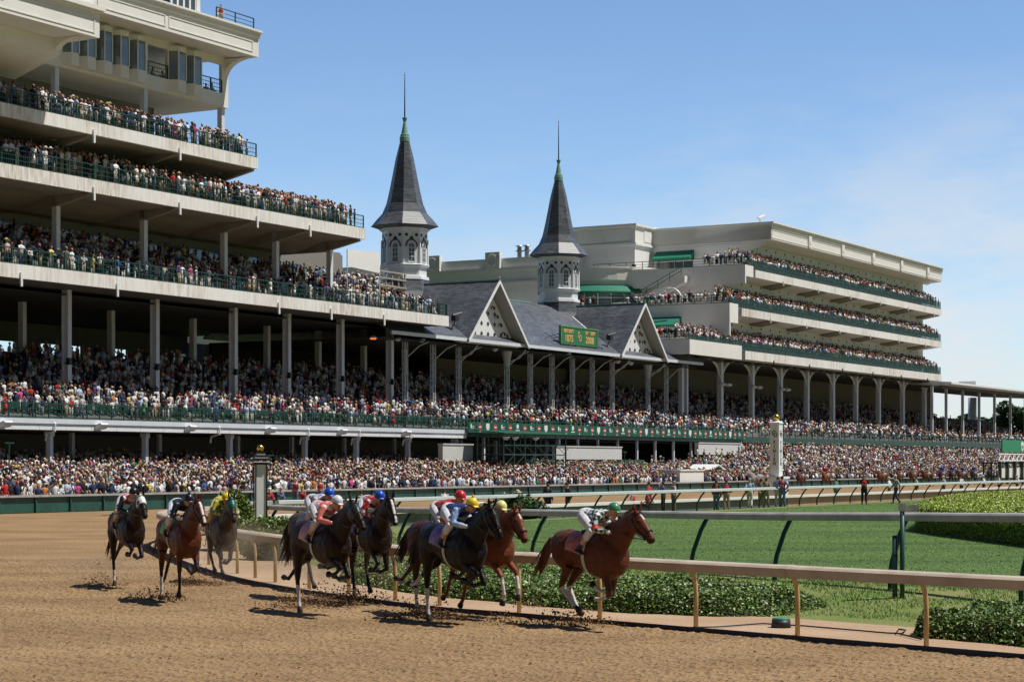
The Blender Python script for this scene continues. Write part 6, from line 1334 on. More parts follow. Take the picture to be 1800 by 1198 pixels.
for h, j in zip(FIELD, JOCK):
    x = (h['px'] - 900) / F * h['Y']; e, legs, HP = build_horse(h['label'], h['pose'], h['coat'], h['legs'], h['socks'], h['blaze'], (x, h['Y'], 0), R(h['yaw']), h['cloth'], group='racehorses galloping round the bend', **h['k'])
    z0 = zlow(e.children[0].data) if e.children[0].name.startswith('body') else 0
    z = -z0 - .02 if h['lift'] == 0 else max(.06 - z0, h['lift'] - .22); e.location.z = z; print('HORSE', h['px'], round(z0, 2), round(z, 2))
    build_jockey(j['label'], (x, h['Y'], z), R(h['yaw']), j['fn'], j['br'], j['cap'], j['band'], j.get('pom', False), 0, j.get('lean', 0), j.get('whip', False), j.get('number'))
# thrown dirt behind the hooves
def kick():
    r = np.random.default_rng(8); base = np.array([(1, 0, 0), (0, 1, 0), (-1, 0, 0), (0, -1, 0), (0, 0, 1), (0, 0, -1)], float); T0 = np.array([(0, 1, 4), (1, 2, 4), (2, 3, 4), (3, 0, 4), (1, 0, 5), (2, 1, 5), (3, 2, 5), (0, 3, 5)])
    P = []
    for px, py, w_, h_, n in ((1000, 1099, .8, .26, 900), (880, 1098, .5, .2, 200), (745, 1088, .7, .3, 800), (560, 1066, 1.0, .35, 1200), (500, 1070, .35, .15, 120), (625, 1056, .8, .3, 900), (345, 1030, .6, .3, 700), (270, 1052, .5, .25, 300), (180, 1035, .6, .35, 350), (300, 1056, .35, .15, 260), (650, 1010, .5, 1.0, 700), (385, 985, .45, .9, 260), (940, 1068, .5, .25, 200), (790, 1090, .4, .15, 150)):
        if py < 1015: Y = {650: 39.3, 385: 46.2}[px]; x = (px - 900) / F * Y; z0 = .75
        else: x, Y = gxy(px, py); z0 = .02
        p = r.normal(size=(n, 3)) * [w_ * .5, w_ * .35, 0]; hz = np.abs(r.normal(size=n)) * h_ * .55 * np.exp(-(p[:, 0] / w_) ** 2)
        if z0 > .1: hz = r.normal(size=n) * h_ * .35 + .3
        P.append(p + [x, Y, z0] + np.stack([0 * hz, 0 * hz, hz], 1))
    P = np.concatenate(P); P[:, 2] = np.maximum(P[:, 2], .01); n = len(P); s = .006 + .016 * r.random(n) ** 2.5
    V = (base[None] * (1 + .4 * r.normal(size=(n, 6, 1))) * s[:, None, None] + P[:, None, :]).reshape(-1, 3); T = (T0[None] + 6 * np.arange(n)[:, None, None]).reshape(-1, 3)
    C = np.repeat(np.array([(.12, .07, .035), (.18, .10, .05), (.30, .18, .09)])[r.integers(0, 3, n)], 8, axis=0)
    tag(link('flying_dirt', np_mesh('kd', V, T, C), attr_mat('clod', .95, .1)), 'clods of dirt thrown up behind the galloping hooves', 'dirt', kind='stuff')
kick()

# dust hanging behind the two rear bunches
def dust(label, px, Y, z, rx, ry, rz, dens):
    m = bpy.data.materials.new('dust'); m.use_nodes = True; nt = m.node_tree; nt.nodes.clear(); o = N(nt, 'ShaderNodeOutputMaterial'); v = N(nt, 'ShaderNodeVolumePrincipled'); nt.links.new(v.outputs[0], o.inputs['Volume'])
    v.inputs['Color'].default_value = (.75, .58, .40, 1); tc = N(nt, 'ShaderNodeTexCoord'); n = N(nt, 'ShaderNodeTexNoise'); n.inputs['Scale'].default_value = 1.6; n.inputs['Detail'].default_value = 3; nt.links.new(tc.outputs['Object'], n.inputs['Vector'])
    g = N(nt, 'ShaderNodeVectorMath', operation='MULTIPLY'); nt.links.new(tc.outputs['Object'], g.inputs[0]); g.inputs[1].default_value = (1 / rx, 1 / ry, 1 / rz); l = N(nt, 'ShaderNodeVectorMath', operation='LENGTH'); nt.links.new(g.outputs[0], l.inputs[0])
    f = N(nt, 'ShaderNodeMapRange', interpolation_type='SMOOTHSTEP'); f.inputs[1].default_value = .95; f.inputs[2].default_value = .15; f.inputs[3].default_value = 0; f.inputs[4].default_value = 1; nt.links.new(l.outputs['Value'], f.inputs[0])
    r = N(nt, 'ShaderNodeMapRange'); r.inputs[1].default_value = .35; r.inputs[2].default_value = .7; r.inputs[4].default_value = dens; nt.links.new(n.outputs['Fac'], r.inputs[0]); mu = N(nt, 'ShaderNodeMath', operation='MULTIPLY'); nt.links.new(f.outputs[0], mu.inputs[0]); nt.links.new(r.outputs[0], mu.inputs[1]); nt.links.new(mu.outputs[0], v.inputs['Density'])
    b = MB(); b.ball((0, 0, 0), rx, ry, rz, 16, 10); x, y = hx(px, Y); ob = b.build('dust_cloud', m, None, True, (x, y, z)); tag(ob, label, 'dust', kind='stuff')
dust('pale dust hanging around the legs of the middle bunch beside the rail', 600, 40.6, .75, 2.6, 1.6, .72, .75)
dust('pale dust hanging behind the rearmost horse by the rail', 425, 46.0, .85, 2.1, 1.4, .85, .8)
dust('thin dust trailing low behind the leftmost horse', 175, 46.5, .4, 1.8, 1.3, .5, .5)
# ================================================================ OFFICIALS AND PHOTOGRAPHERS ON THE TURF
SJ = dict(pelvis=(0, 0, .95), chest=(.01, 0, 1.28), neck=(.01, 0, 1.47), head=(.03, 0, 1.61), shl=(0, .18, 1.40), shr=(0, -.18, 1.40), ell=(-.03, .25, 1.12), elr=(-.03, -.25, 1.12), wrl=(.10, .22, .90), wrr=(.10, -.22, .90),
          hpl=(0, .09, .90), hpr=(0, -.09, .90), knl=(.03, .11, .49), knr=(.02, -.11, .49), anl=(0, .12, .08), anr=(0, -.12, .08), tol=(.15, .14, .03), tor=(.15, -.14, .03))
def var(**k): d = dict(SJ); d.update(k); return d
CR = {k: (v[0], v[1], v[2] * 1.0) for k, v in SJ.items()}
POSES = {
 'stand': SJ,
 'akimbo': var(ell=(-.08, .36, 1.15), elr=(-.08, -.36, 1.15), wrl=(.05, .20, 1.0), wrr=(.05, -.20, 1.0)),
 'camera': var(ell=(.14, .26, 1.22), elr=(.14, -.26, 1.22), wrl=(.22, .07, 1.52), wrr=(.22, -.07, 1.52)),
 'behind': var(ell=(-.12, .25, 1.14), elr=(-.12, -.25, 1.14), wrl=(-.16, .05, .98), wrr=(-.16, -.05, .96)),
 'walk': var(knl=(.16, .10, .52), anl=(.22, .11, .12), tol=(.37, .12, .10), knr=(-.05, -.10, .50), anr=(-.30, -.11, .12), tor=(-.17, -.11, .04), ell=(-.14, .24, 1.14), wrl=(-.12, .24, .90), elr=(.08, -.24, 1.14), wrr=(.24, -.2, .98)),
 'crouch': var(pelvis=(-.10, 0, .42), chest=(.06, 0, .74), neck=(.12, 0, .92), head=(.17, 0, 1.06), shl=(.08, .18, .85), shr=(.08, -.18, .85), ell=(.22, .24, .62), elr=(.22, -.24, .62), wrl=(.34, .10, .78), wrr=(.34, -.10, .78), hpl=(-.08, .10, .40), hpr=(-.08, -.10, .38), knl=(.28, .14, .46), knr=(.20, -.14, .10), anl=(.14, .14, .08), anr=(-.2, -.14, .10), tol=(.29, .15, .03), tor=(-.08, -.14, .02)),
 'sit': var(pelvis=(0, 0, .52), chest=(.02, 0, .86), neck=(.03, 0, 1.05), head=(.05, 0, 1.19), shl=(.02, .18, .98), shr=(.02, -.18, .98), ell=(.04, .24, .72), elr=(.04, -.24, .72), wrl=(.26, .14, .62), wrr=(.26, -.14, .62), hpl=(.02, .10, .48), hpr=(.02, -.10, .48), knl=(.42, .13, .50), knr=(.42, -.13, .50), anl=(.40, .13, .08), anr=(.40, -.13, .08), tol=(.55, .14, .03), tor=(.55, -.14, .03)),
 'ride': var(pelvis=(0, 0, 1.60), chest=(.03, 0, 1.92), neck=(.04, 0, 2.11), head=(.07, 0, 2.25), shl=(.02, .18, 2.04), shr=(.02, -.18, 2.04), ell=(.06, .25, 1.78), elr=(.06, -.25, 1.78), wrl=(.32, .08, 1.72), wrr=(.32, -.08, 1.72), hpl=(0, .14, 1.56), hpr=(0, -.14, 1.56), knl=(.28, .30, 1.30), knr=(.28, -.30, 1.30), anl=(.12, .33, .90), anr=(.12, -.33, .90), tol=(.27, .35, .86), tor=(.27, -.35, .86)),
}
FC = {}
M_FIG = {}
def person(label, loc, yaw, pose, top, bottom, hat=None, vest=None, hair=(.05, .03, .02), shoes=(.03, .03, .03), camera=False, group=None, vest_text=None, short=False):
    if pose not in FC: FC[pose] = figure(POSES[pose], vox=.017, cvox=.019, long_sleeve=pose not in ('sit',))
    Fg = FC[pose]; e = empty('person', loc, yaw, label, 'person', group); link('body', Fg['body'], M_SKINA, e)
    link('shirt', Fg['top'].copy(), cloth_mat(top), e); link('trousers', Fg['bottom'].copy(), cloth_mat(bottom), e); link('shoes', Fg['shoes'].copy(), cloth_mat(shoes), e)
    H, up, hf, hs = Fg['H'], Fg['hup'], Fg['hf'], Fg['hs']
    if hat is None: link('hair', Fg['hair'].copy(), cloth_mat(hair), e)
    else:
        q = MB()
        if hat[0] == 'brim': q.tube([H + up * .055, H + up * .07], [.17, .165], [.19, .185], side=hs, n=16); q.tube([H + up * .06, H + up * .12, H + up * .16], [.092, .088, .06], [.105, .10, .07], side=hs, n=14)
        else: q.tube([H + up * .04, H + up * .09, H + up * .135, H + up * .15], [.088, .085, .055, .02], [.105, .10, .065, .02], side=hs, n=14); q.tube([H + hf * .07 + up * .05, H + hf * .18 + up * .035], [.07, .05], [.012, .008], side=hs, n=8)
        q.build('hat', cloth_mat(hat[1]), e, True)
    if vest is not None:
        P = Vector(POSES[pose]['pelvis']); C = Vector(POSES[pose]['chest']); Nk = Vector(POSES[pose]['neck']); q = MB()
        q.tube([P * .7 + C * .3, (P + C) * .5, C, C * .45 + Nk * .55, C * .25 + Nk * .75], [.17, .165, .20, .17, .10], [.135, .13, .145, .115, .085], side=(0, 1, 0), n=16); ve = remesh(q, .02, 1); v_ = link('vest', ve, cloth_mat(vest), e)
        if vest_text and pose in ('stand', 'akimbo', 'camera', 'behind', 'walk'): text(vest_text, .15, M_WHITE, v_, (-.158, 0, 1.16), (R(90), 0, R(-90)), 'number', .004, 1, .008)
    if camera:
        q = MB(); wl = (Vector(POSES[pose]['wrl']) + Vector(POSES[pose]['wrr'])) * .5 + Vector((.06, 0, .03)); q.box(wl.x - .04, wl.x + .05, wl.y - .08, wl.y + .08, wl.z - .05, wl.z + .06); q.tube([wl, wl + Vector((.22, 0, 0))], [.045, .06], n=10); c_ = q.build('photo_camera', M_BLACK, None, True); c_.location = loc; c_.rotation_euler = (0, 0, yaw); tag(c_, 'camera held by the ' + label.replace('photographer', 'one').split(',')[0], 'camera')
    return e
RED = (.50, .02, .025); KH = (.34, .27, .17); JN = (.10, .17, .30); BK = (.02, .02, .025); GY = (.3, .31, .32); LB = (.30, .48, .70); WH = (.72, .72, .72)
BODY = [ # px, feet y or None, d, yaw, pose, top, bottom, hat, vest, camera, label
 (910, 88, R(-90), 'sit', WH, WH, ('brim', (.62, .52, .33)), RED, False, 'photographer in a red bib and straw hat sitting by the small dark shrub'),
 (998, 101, R(200), 'behind', (.02, .025, .035), (.03, .03, .03), ('cap', BK), None, False, 'officer in dark uniform and cap at the far turf rail left of the red bibs'),
 (963, 99, R(60), 'stand', (.03, .03, .04), BK, None, None, False, 'dark dressed person just left of the uniformed officer, at the turf rail'),
 (1113, 106, R(160), 'sit', (.25, .25, .26), BK, None, RED, False, 'seated photographer in a red bib, left one of two at the rail'),
 (1139, 106, R(170), 'sit', (.05, .05, .06), BK, ('cap', BK), RED, False, 'seated photographer in a red bib and dark cap, right one of two at the rail'),
 (1141, 108, R(150), 'akimbo', (.3, .03, .03), BK, None, RED, False, 'person in a dark red bib standing over the two seated photographers'),
 (1166, 107, R(160), 'camera', (.03, .05, .16), BK, None, (.02, .04, .16), True, 'photographer in a navy vest and black trousers aiming left'),
 (1184, 107, R(20), 'akimbo', (.40, .41, .42), (.12, .15, .13), ('cap', (.3, .3, .3)), None, False, 'person in a grey shirt and dark green trousers beside the navy vest'),
 (1259, 112, R(60), 'stand', (.1, .02, .02), JN, None, RED, False, 'person in a red bib and jeans, left one of the pair before the cream booth'),
 (1277, 112, R(100), 'akimbo', BK, KH, None, RED, False, 'person in a red bib and khaki trousers, right one before the cream booth'),
 (1318, 113, R(80), 'walk', LB, (.55, .52, .46), ('cap', LB), None, False, 'person in a pale blue shirt and light trousers walking toward the finish post'),
 (1338, 115, R(70), 'behind', (.30, .25, .16), (.30, .25, .16), None, None, False, 'left one of two people in khaki uniform by the finish post'),
 (1347, 114, R(75), 'behind', (.28, .25, .17), (.30, .26, .18), None, None, False, 'right one of two people in khaki uniform, hands behind the back'),
 (1367, 114, R(60), 'stand', (.28, .42, .66), (.55, .52, .45), None, None, False, 'person in a sky blue shirt just left of the bib wearer at the finish post'),
 (1375, 111, R(75), 'akimbo', (.15, .2, .4), JN, None, RED, False, 'photographer in a red bib and jeans in front of the finish post'),
 (1519, 117, R(80), 'camera', BK, BK, ('cap', (.25, .25, .26)), RED, True, 'photographer in black with a red bib alone on the open turf'),
 (1575, 117, R(190), 'walk', (.40, .41, .44), (.05, .07, .14), ('cap', WH), None, False, 'person in a grey shirt and white cap striding left by the rail joint'),
 (637, 112, R(120), 'crouch', (.35, .33, .28), (.3, .28, .2), None, None, False, 'person in grey-green bending over beyond the white turf rail'),
 (665, 114, R(160), 'crouch', (.5, .1, .1), BK, None, RED, True, 'photographer in a red bib crouching beyond the far turf rail'),
 (782, 118, R(100), 'crouch', WH, (.3, .3, .3), None, None, False, 'person in a white shirt crouching beyond the rail near the red cap'),
]
for px, Y, yaw, pose, top, bot, hat, vest, cam_, lab in BODY:
    x, y = hx(px, Y); e_ = float(k_dist([x], [y])[0]); z = float(gz(e_)) + .02 if e_ > 0 else 0
    person(lab, (x, y, z), yaw, pose, top, bot, hat, vest, camera=cam_, vest_text='%d' % (750 + px % 47) if vest is RED else None, group='people working along the turf rail')
for k, (px, top, vest, pose, lab) in enumerate(((478, (.5, .1, .1), RED, 'crouch', 'photographer in a red bib low beside the striped pole'), (497, (.15, .2, .4), None, 'crouch', 'person in a blue shirt sitting low between two red bibs'), (520, (.55, .5, .5), RED, 'stand', 'photographer in a red bib and jeans standing right of the striped pole'), (532, (.4, .05, .05), RED, 'crouch', 'photographer in a red bib low beside the standing one in jeans'), (562, (.6, .55, .55), RED, 'walk', 'person in a red bib stepping right of the jeans wearer at the wall'))):
    x, y = SW(s_at(px, 75.5), 75.5); person(lab, (x, y, 0), R(200 + 20 * k), pose, top, JN if k in (2, 4) else BK, ('cap', WH) if k == 0 else None, vest, group='people working along the turf rail')
RL = [(1470, 48.4, (.05, .25, .12), 'green shirt'), (1563, 48.4, WH, 'white shirt and cap'), (1611, 48.2, (.55, .58, .6), 'pale shirt'), (1659, 48.4, WH, 'white shirt'), (1690, 48.5, (.6, .6, .62), 'light grey shirt'), (1729, 48.3, WH, 'white shirt'), (1756, 48.4, (.7, .7, .68), 'cream shirt'), (1788, 48.4, WH, 'white shirt')]
for k, (px, d, top, t) in enumerate(RL):
    x, y = SW(s_at(px, d), d); person('attendant in a %s at the white rail, %s of eight from left' % (t, ('first', 'second', 'third', 'fourth', 'fifth', 'sixth', 'seventh', 'last')[k]), (x, y, 0), R(140 + 15 * (k % 4)), ('stand', 'akimbo', 'behind')[k % 3], top, (.05, .12, .06) if k < 3 else BK, ('cap', WH) if k % 2 else None, None, group='attendants behind the white rail')
# post parade: ridden horses along the wall
WP = dict(fr=(18, 8, 10), fl=(-12, -20, -10), hr=(14, -22, -4, 8), hl=(2, -30, -14, -4))
pm = horse(WP, (1, 1, 1), (.4, .35, .3), {}, 0, vox=.032, neck=-.05)[0]
HM = {}
def pony(px, d, coat, top, label, hat, yaw):
    kk = str(coat)
    if kk not in HM: m_ = pm.copy(); a = m_.attributes['Col']; c = np.empty(len(m_.vertices) * 4, dtype=np.float32); a.data.foreach_get('color', c); c = c.reshape(-1, 4); c[:, :3] *= coat; a.data.foreach_set('color', c.ravel()); HM[kk] = m_
    x, y = SW(s_at(px, d), d); z = -zlow(HM[kk]); e = empty('saddle_horse', (x, y, z), yaw, label, 'horse', 'ridden horses parading along the wall'); link('body', HM[kk], M_HORSE, e)
    q = MB(); q.tube([(-.86, 0, 1.42), (-.98, 0, 1.3), (-1.0, 0, .8)], [.04, .07, .03]); q.build('tail', M_BLACK, e, True); q = MB(); q.tube([(-.25, 0, 1.45), (.2, 0, 1.4)], [.3, .3], [.2, .22], n=10); q.build('saddle_cloth', cloth_mat((.35, .35, .36)), e, True)
    person('rider in ' + hat[1] + ' on the ' + label.split(',')[0].replace(' from the left', ' in line'), (x, y, z), yaw, 'ride', top, (.25, .22, .2), ('cap', hat[0]), None, group='riders parading along the wall')
BL = (.03, .07, .45)
PN = [(1330, (.3, .28, .26), (.35, .3, .25), 'a tan shirt'), (1408, (.12, .05, .03), (.1, .1, .1), 'a dark jacket'), (1452, (.2, .07, .03), (.55, .03, .03), 'a bright red jacket'), (1552, (.16, .05, .02), (.5, .45, .4), 'a pale shirt'), (1581, (.1, .04, .02), (.3, .1, .1), 'a maroon shirt'), (1605, (.14, .05, .02), (.35, .35, .4), 'a grey shirt'), (1630, (.09, .04, .02), (.4, .38, .35), 'a beige shirt'), (1656, (.06, .03, .02), BL, 'royal blue'), (1674, (.05, .03, .02), BL, 'royal blue and white'), (1692, (.1, .05, .03), BL, 'blue with a pale cap'), (1712, (.04, .03, .02), BL, 'deep blue'), (1741, (.08, .04, .02), BL, 'blue at the starting gate')]
ords = ('first', 'second', 'third', 'fourth', 'fifth', 'sixth', 'seventh', 'eighth', 'ninth', 'tenth', 'eleventh', 'last')
for k, (px, c, t, nm) in enumerate(PN): pony(px, 72.5 + (k % 3) * 1.2, c, t, '%s horse from the left in the parade, %s coat' % (ords[k], 'grey' if k == 0 else ('chestnut' if k in (2, 3) else 'brown')), ((.05, .05, .06) if k % 2 else (.6, .6, .6), nm), ROT + R(180) if k % 3 else ROT + R(160))
person('lone person in white and red on the roof of the tall left grandstand', (*SW(s_at(388, 98.5), 98.5), 37.2), R(-60), 'stand', WH, KH, None, RED)
person('person in a dark suit alone at the end of the upper roof terrace', (*SW(225.9 + .8, 112.8), 26.45), R(-90), 'stand', BK, BK)

# ================================================================ THE CROWD
TOPS = [((.80, .80, .80), 'white', 31), ((.74, .69, .60), 'cream', 7), ((.46, .57, .74), 'pale blue', 8), ((.70, .50, .48), 'pale pink', 3.5), ((.025, .04, .09), 'navy', 15), ((.014, .014, .018), 'black', 30), ((.45, .03, .03), 'red', 4.5), ((.36, .27, .17), 'tan', 4.5), ((.16, .16, .17), 'grey', 8), ((.65, .55, .18), 'yellow', 1.3), ((.06, .22, .12), 'green', 1), ((.15, .08, .25), 'purple', 1), ((.60, .08, .26), 'hot pink', 1.6), ((.60, .22, .08), 'orange', 1.3), ((.08, .26, .32), 'teal', 1), ((.07, .13, .35), 'blue', 2.5)]
LEGS = [(.30, .24, .15), (.03, .04, .08), (.02, .02, .02), (.45, .42, .36), (.12, .14, .2), (.55, .53, .5), (.2, .2, .2)]
HAIRS = [((.03, .02, .015), 'dark'), ((.015, .012, .012), 'black'), ((.16, .09, .04), 'brown'), ((.42, .30, .14), 'blond'), ((.38, .37, .36), 'grey'), ((.10, .05, .03), 'auburn')]
HATS = [((.62, .50, .30), 'straw hat', 5), ((.72, .71, .68), 'white hat', 4), ((.03, .03, .03), 'black hat', 2), ((.62, .20, .32), 'pink hat', 1), ((.5, .04, .04), 'red cap', 2), ((.7, .7, .7), 'white cap', 2), ((.05, .1, .3), 'blue cap', 1), ((.6, .5, .15), 'yellow hat', 1)]
SKN = [(.42, .235, .16), (.48, .28, .20), (.33, .18, .12), (.16, .085, .055), (.09, .05, .032)]
def template(lod, pose, hat, dress):
    b = MB(); reg = []
    def add(r): reg.extend([r] * (len(b.f) - len(reg)))
    nt_, nh = {0: (10, 8), 1: (7, 6), 2: (5, 5)}[lod]; S = (0, 1, 0)
    if lod == 2:
        b.tube([(0, 0, .45), (0, 0, .92)], [.16, .15], [.11, .12], S, 4); add(0)
        b.tube([(0, 0, .9), (.0, 0, 1.25), (0, 0, 1.46)], [.17, .22, .10], [.12, .13, .07], S, nt_); add(1)
    else:
        if dress: b.tube([(0, 0, .45), (0, 0, .95)], [.21, .15], [.17, .12], S, nt_); add(1); b.tube([(0, .08, 0), (0, .08, .5)], .05, n=5); b.tube([(0, -.08, 0), (0, -.08, .5)], .05, n=5); add(3)
        else:
            for y in (.09, -.09): b.tube([(.03, y * 1.2, 0), (.02, y * 1.15, .45), (0, y, .93)], [.055, .07, .10], n=5)
            add(0)
        b.tube([(-.01, 0, .88), (.0, 0, 1.02), (.01, 0, 1.28), (.01, 0, 1.42), (.01, 0, 1.47)], [.15, .14, .19, .16, .07], [.11, .10, .125, .10, .06], S, nt_); add(1)
    if lod < 2 or pose % 2:
        arms = {0: ((-.03, .25, 1.12), (.10, .22, .90)), 1: ((.12, .26, 1.14), (.34, .16, 1.06)), 2: ((.15, .27, 1.22), (.17, .06, 1.55)), 3: ((-.08, .36, 1.16), (.05, .20, 1.0)), 4: ((.1, .25, 1.15), (.24, 0, 1.2)), 5: ((.02, .30, 1.62), (.08, .22, 1.9))}[pose]
        for sg in (1, -1):
            el, wr = [(p[0], p[1] * sg, p[2]) for p in arms]; b.tube([(0, .18 * sg, 1.40), el], [.06, .045], n=4 if lod else 6); add(1); b.tube([el, wr], [.045, .03], n=4 if lod else 6); add(2)
            if lod == 0: b.ball(wr, .045, n=5, m=4); add(3)
    if lod < 2: b.tube([(.0, 0, 1.45), (.02, 0, 1.56)], .05, n=5); add(3)
    b.ball((.03, 0, 1.615), .092, .078, .115, nh, 6 if lod == 0 else 4); f0 = len(reg); add(3)
    me_v = np.array(b.v)
    if not hat: b.ball((.008, 0, 1.65), .095, .085, .098, nh, 6 if lod == 0 else 4); add(4)
    elif hat == 1: b.tube([(.03, 0, 1.665), (.03, 0, 1.69)], [.19, .18], [.19, .18], S, nh + 2); add(4); b.tube([(.02, 0, 1.68), (.02, 0, 1.79)], [.10, .075], n=nh); add(4)
    else: b.ball((.01, 0, 1.67), .105, .09, .085, nh, 4); add(4); b.tube([(.08, 0, 1.675), (.19, 0, 1.66)], [.07, .05], [.012, .01], S, 4); add(4)
    me = b.mesh('t', True); me.calc_loop_triangles(); tri = np.array([t.vertices[:] for t in me.loop_triangles]); pi = np.array([t.polygon_index for t in me.loop_triangles]); V = verts_of(me).copy(); bpy.data.meshes.remove(me)
    return V, tri, np.array(reg)[pi]
TC = {}
def tmpl(*k):
    if k not in TC: TC[k] = template(*k)
    return TC[k]
people = []   # (x, y, z, yaw, zone, row, s)
rg = random.Random(5)
def put(s, d, z, zone, row, face=None, p=1.):
    if rg.random() > p: return
    x, y = SW(s, d)
    if y < 20: return
    px = 900 + x / y * F
    if zone in ('apron', 'tier', 'under') and rg.random() < min(.85, 2.6 * max(0, mnoise.noise(Vector((s * .42, d * .6, 0 if zone == 'tier' else 7))) - .12)): return
    if px < -110 or px > 1930: return
    people.append((x, y, z, (ROT - R(90) if face is None else face) + rg.gauss(0, .42), zone, row, s))
def row_of(s0, s1, d, zf, zone, row, step=.56, p=.95, jd=.18):
    s = s0 + rg.random() * step
    while s < s1: dj = d + rg.uniform(-jd, jd); put(s, dj, zf(s, dj), zone, row, p=p(s) if callable(p) else p); s += step * rg.uniform(.8, 1.25)
for r in range(22):
    d = 79.7 + .8 * r; row_of(62, 372, d, lambda s, d: float(zap(s, d)), 'apron', r, .60 if r > 1 else .52, (lambda s, r=r: .96 if not (188 < s < 222 and r > 17) else .1))
for r in range(9):
    d = 97.6 + .9 * r; row_of(62, 160, d, lambda s, d: float(zap(s, 97)) + (d - 97) * .12, 'under', r, .75, .8); row_of(225, 372, d, lambda s, d: float(zap(s, 97)) + .1 * (d - 97), 'under', r, .8, .6)
for r in range(13):
    d = 98.1 + .85 * r; row_of(62, 366, d, lambda s, d: 5.62 + .45 * (d - 97.6), 'tier', r, .58, (lambda s, r=r: 0 if s > 305 and r > 13 - (s - 305) / 5.5 else ((.62 if s < 200 else .92) if r == 0 else (.94 if r < 10 else .75))), .12)
row_of(62, E3 - .5, 98.0, lambda s, d: 16.22, 'bal3', 0, .7, lambda s: .85 if s < 112 else .5)
for r in range(1, 8): row_of(62, E3 - .8, 99.0 + .72 * r, lambda s, d: 16.22 + max(0, (d - 99.6)) * .55, 'bal3', r, .50, lambda s: .93 if s < 140 else .7)
for r in range(5): row_of(62, E2 - .4, 97.6 + .6 * r, lambda s, d: 22.96 + .34 * max(0, d - 97.8) + .1, 'bal2', r, .44, lambda s, r=r: (.12 if 105 < s < 112.5 else .93) if r < 3 else .85)
for r in range(4, 6): row_of(E1 - 5, E2 - 1, 97.7 + .8 * r, lambda s, d: 23.3 + .22 * (d - 98), 'bal2', r, .55, .9)
for r in range(4): row_of(62, E1 - .3, 97.6 + .6 * r, lambda s, d: 27.06 + .28 * (d - 97.6), 'bal1', r, .46 + .06 * r, .95 - .12 * r)
for s0, z, k in ((210, 16.42, 3), (221.4, 21.56, 2), (226.2, 26.56, 1)):
    for r in range(6): row_of(s0 + .5, SE - .4, 97.5 + .42 * r, lambda s, d: z + .12 + .52 * max(0, d - 97.7), 'rbal%d' % k, r, .50, .95 if r < 3 else .8)
def cross(s0, d0, d1, z, zone, rows, p):
    for r in range(rows):
        d = d0
        while d < d1: put(s0 + .5 + .75 * r, d, z, zone, r, face=ROT + math.pi + R(25), p=p); d += .55 * rg.uniform(.8, 1.3)
cross(220.8, 97.5, 111.5, 21.95, 'terrace', 3, .85); cross(220.8, 111.5, 118, 21.95, 'terrace', 2, .35)
cross(225.5, 97.5, 103, 26.95, 'terrace', 3, .9); cross(209.4, 97.5, 106, 16.95, 'terrace', 3, .95)
for q in range(5): put(s_at((268, 285, 362, 372, 240)[q], 100.9), 100.9, 31.5, 'suite', 0)
# which of them become individuals: the nearest that are in view
dist = np.array([p[1] for p in people]); pxs_ = np.array([900 + p[0] / p[1] * F for p in people])
vis = (pxs_ > 5) & (pxs_ < 1795) & np.array([p[4] in ('apron',) and p[5] <= 9 or p[4] in ('tier',) and p[5] <= 3 or p[4] in ('bal1', 'bal2', 'bal3') and p[5] <= 1 for p in people])
order = [i for i in np.argsort(dist) if vis[i]]
NI = 236
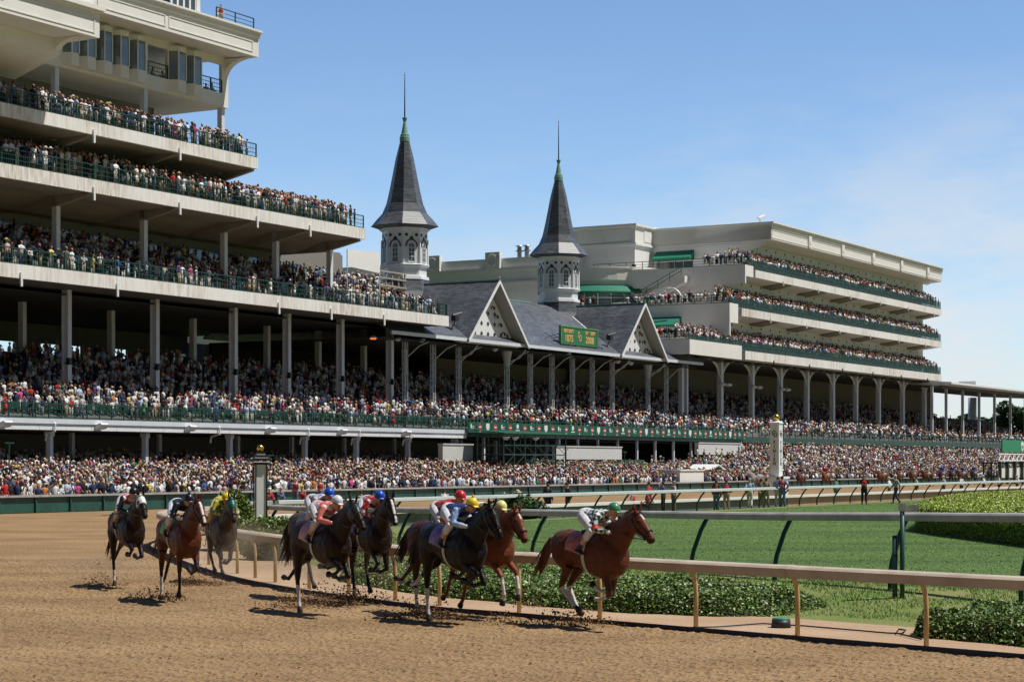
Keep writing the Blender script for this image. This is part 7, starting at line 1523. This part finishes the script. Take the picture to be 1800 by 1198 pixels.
# share them: nearest on the apron and on each deck of the left grandstand
sel = []
quota = dict(apron=120, tier=54, bal3=22, bal2=20, bal1=20)
for i in order:
    z = people[i][4]
    if quota.get(z, 0) > 0: sel.append(i); quota[z] -= 1
sel = set(sel[:NI])
def choice(L): 
    t = rg.uniform(0, sum(q[-1] for q in L)); 
    for q in L:
        t -= q[-1]
        if t <= 0: return q
    return L[-1]
Vs, Ts, Cs = [], [], []; off = 0; indiv = []
for i, (x, y, z, yaw, zone, row, s) in enumerate(people):
    single = i in sel; lod = 0 if single else (1 if y < 185 and zone != 'under' else 2); fem = rg.random() < .42
    hat = 0
    hr = rg.random()
    if zone in ('apron', 'tier') and hr < .34 or hr < .18: hat = 1 if rg.random() < .6 else 2
    hc = rg.choice(HAIRS); hatn = None
    if hat:
        while True:
            hh = choice(HATS)
            if ('cap' in hh[1]) == (hat == 2): break
        hcol, hatn = hh[0], hh[1]
    else: hcol = hc[0]
    pose = rg.choice((0, 1, 1, 3, 4, 2, 1, 0)) if zone != 'apron' else rg.choice((0, 3, 4, 2, 1, 0, 0, 0, 0, 4, 5))
    if pose == 5 and rg.random() < .7: pose = 0
    V, T, Rg = tmpl(lod, pose, hat, fem and rg.random() < .55)
    sc = rg.uniform(.88, 1.09) * (.96 if fem else 1); top = choice(TOPS); sk = rg.choice(SKN[:4] if rg.random() < .9 else SKN); lg = rg.choice(LEGS)
    br = rg.uniform(.75, 1.1); slv = top[0] if (not fem and rg.random() < .6) else sk
    pal = np.array([lg, tuple(v * br for v in top[0]), slv, sk, hcol]); c, sn = math.cos(yaw), math.sin(yaw)
    if single:
        vv = V * sc; me = np_mesh('person', vv, T, pal[Rg], smooth=False); o = link('person', me, attr_mat('crowd', .8, .25)); o.location = (x, y, z); o.rotation_euler = (0, 0, yaw); indiv.append((o, zone, row, s, top[1], hatn or (hc[1] + ' hair')))
    else:
        W = V * sc; q = np.empty_like(W); q[:, 0] = W[:, 0] * c - W[:, 1] * sn + x; q[:, 1] = W[:, 0] * sn + W[:, 1] * c + y; q[:, 2] = W[:, 2] + z
        Vs.append(q); Ts.append(T + off); Cs.append(pal[Rg]); off += len(q)
zn = dict(apron='trackside', tier='lower deck', bal3='lowest balcony', bal2='middle balcony', bal1='top balcony')
wd = ('front', 'second', 'third', 'fourth', 'fifth', 'sixth', 'seventh', 'eighth', 'ninth', 'tenth')
seen = {}
for o, zone, row, s, t, h in sorted(indiv, key=lambda q: q[3]):
    k = (zone, row); seen[k] = seen.get(k, 0) + 1; n = seen[k]; suf = 'th' if 10 <= n % 100 <= 20 else {1: 'st', 2: 'nd', 3: 'rd'}.get(n % 10, 'th')
    tag(o, 'person in %s top with %s, %d%s from left, %s %s row' % (t, h, n, suf, zn[zone], wd[row]), 'person', 'spectators nearest the camera')
cm_ = np_mesh('crowd', np.concatenate(Vs), np.concatenate(Ts), np.concatenate(Cs))
tag(link('crowd', cm_, attr_mat('crowd', .8, .25)), 'dense crowd of spectators filling the apron, seats and balconies', 'crowd', kind='stuff')
print('PEOPLE', len(people), 'single', len(indiv), 'tris', len(cm_.polygons))

for o in bpy.data.objects:
    if o.get('label') and len(o['label'].split()) > 16: print('LONG', o.name, o['label'])
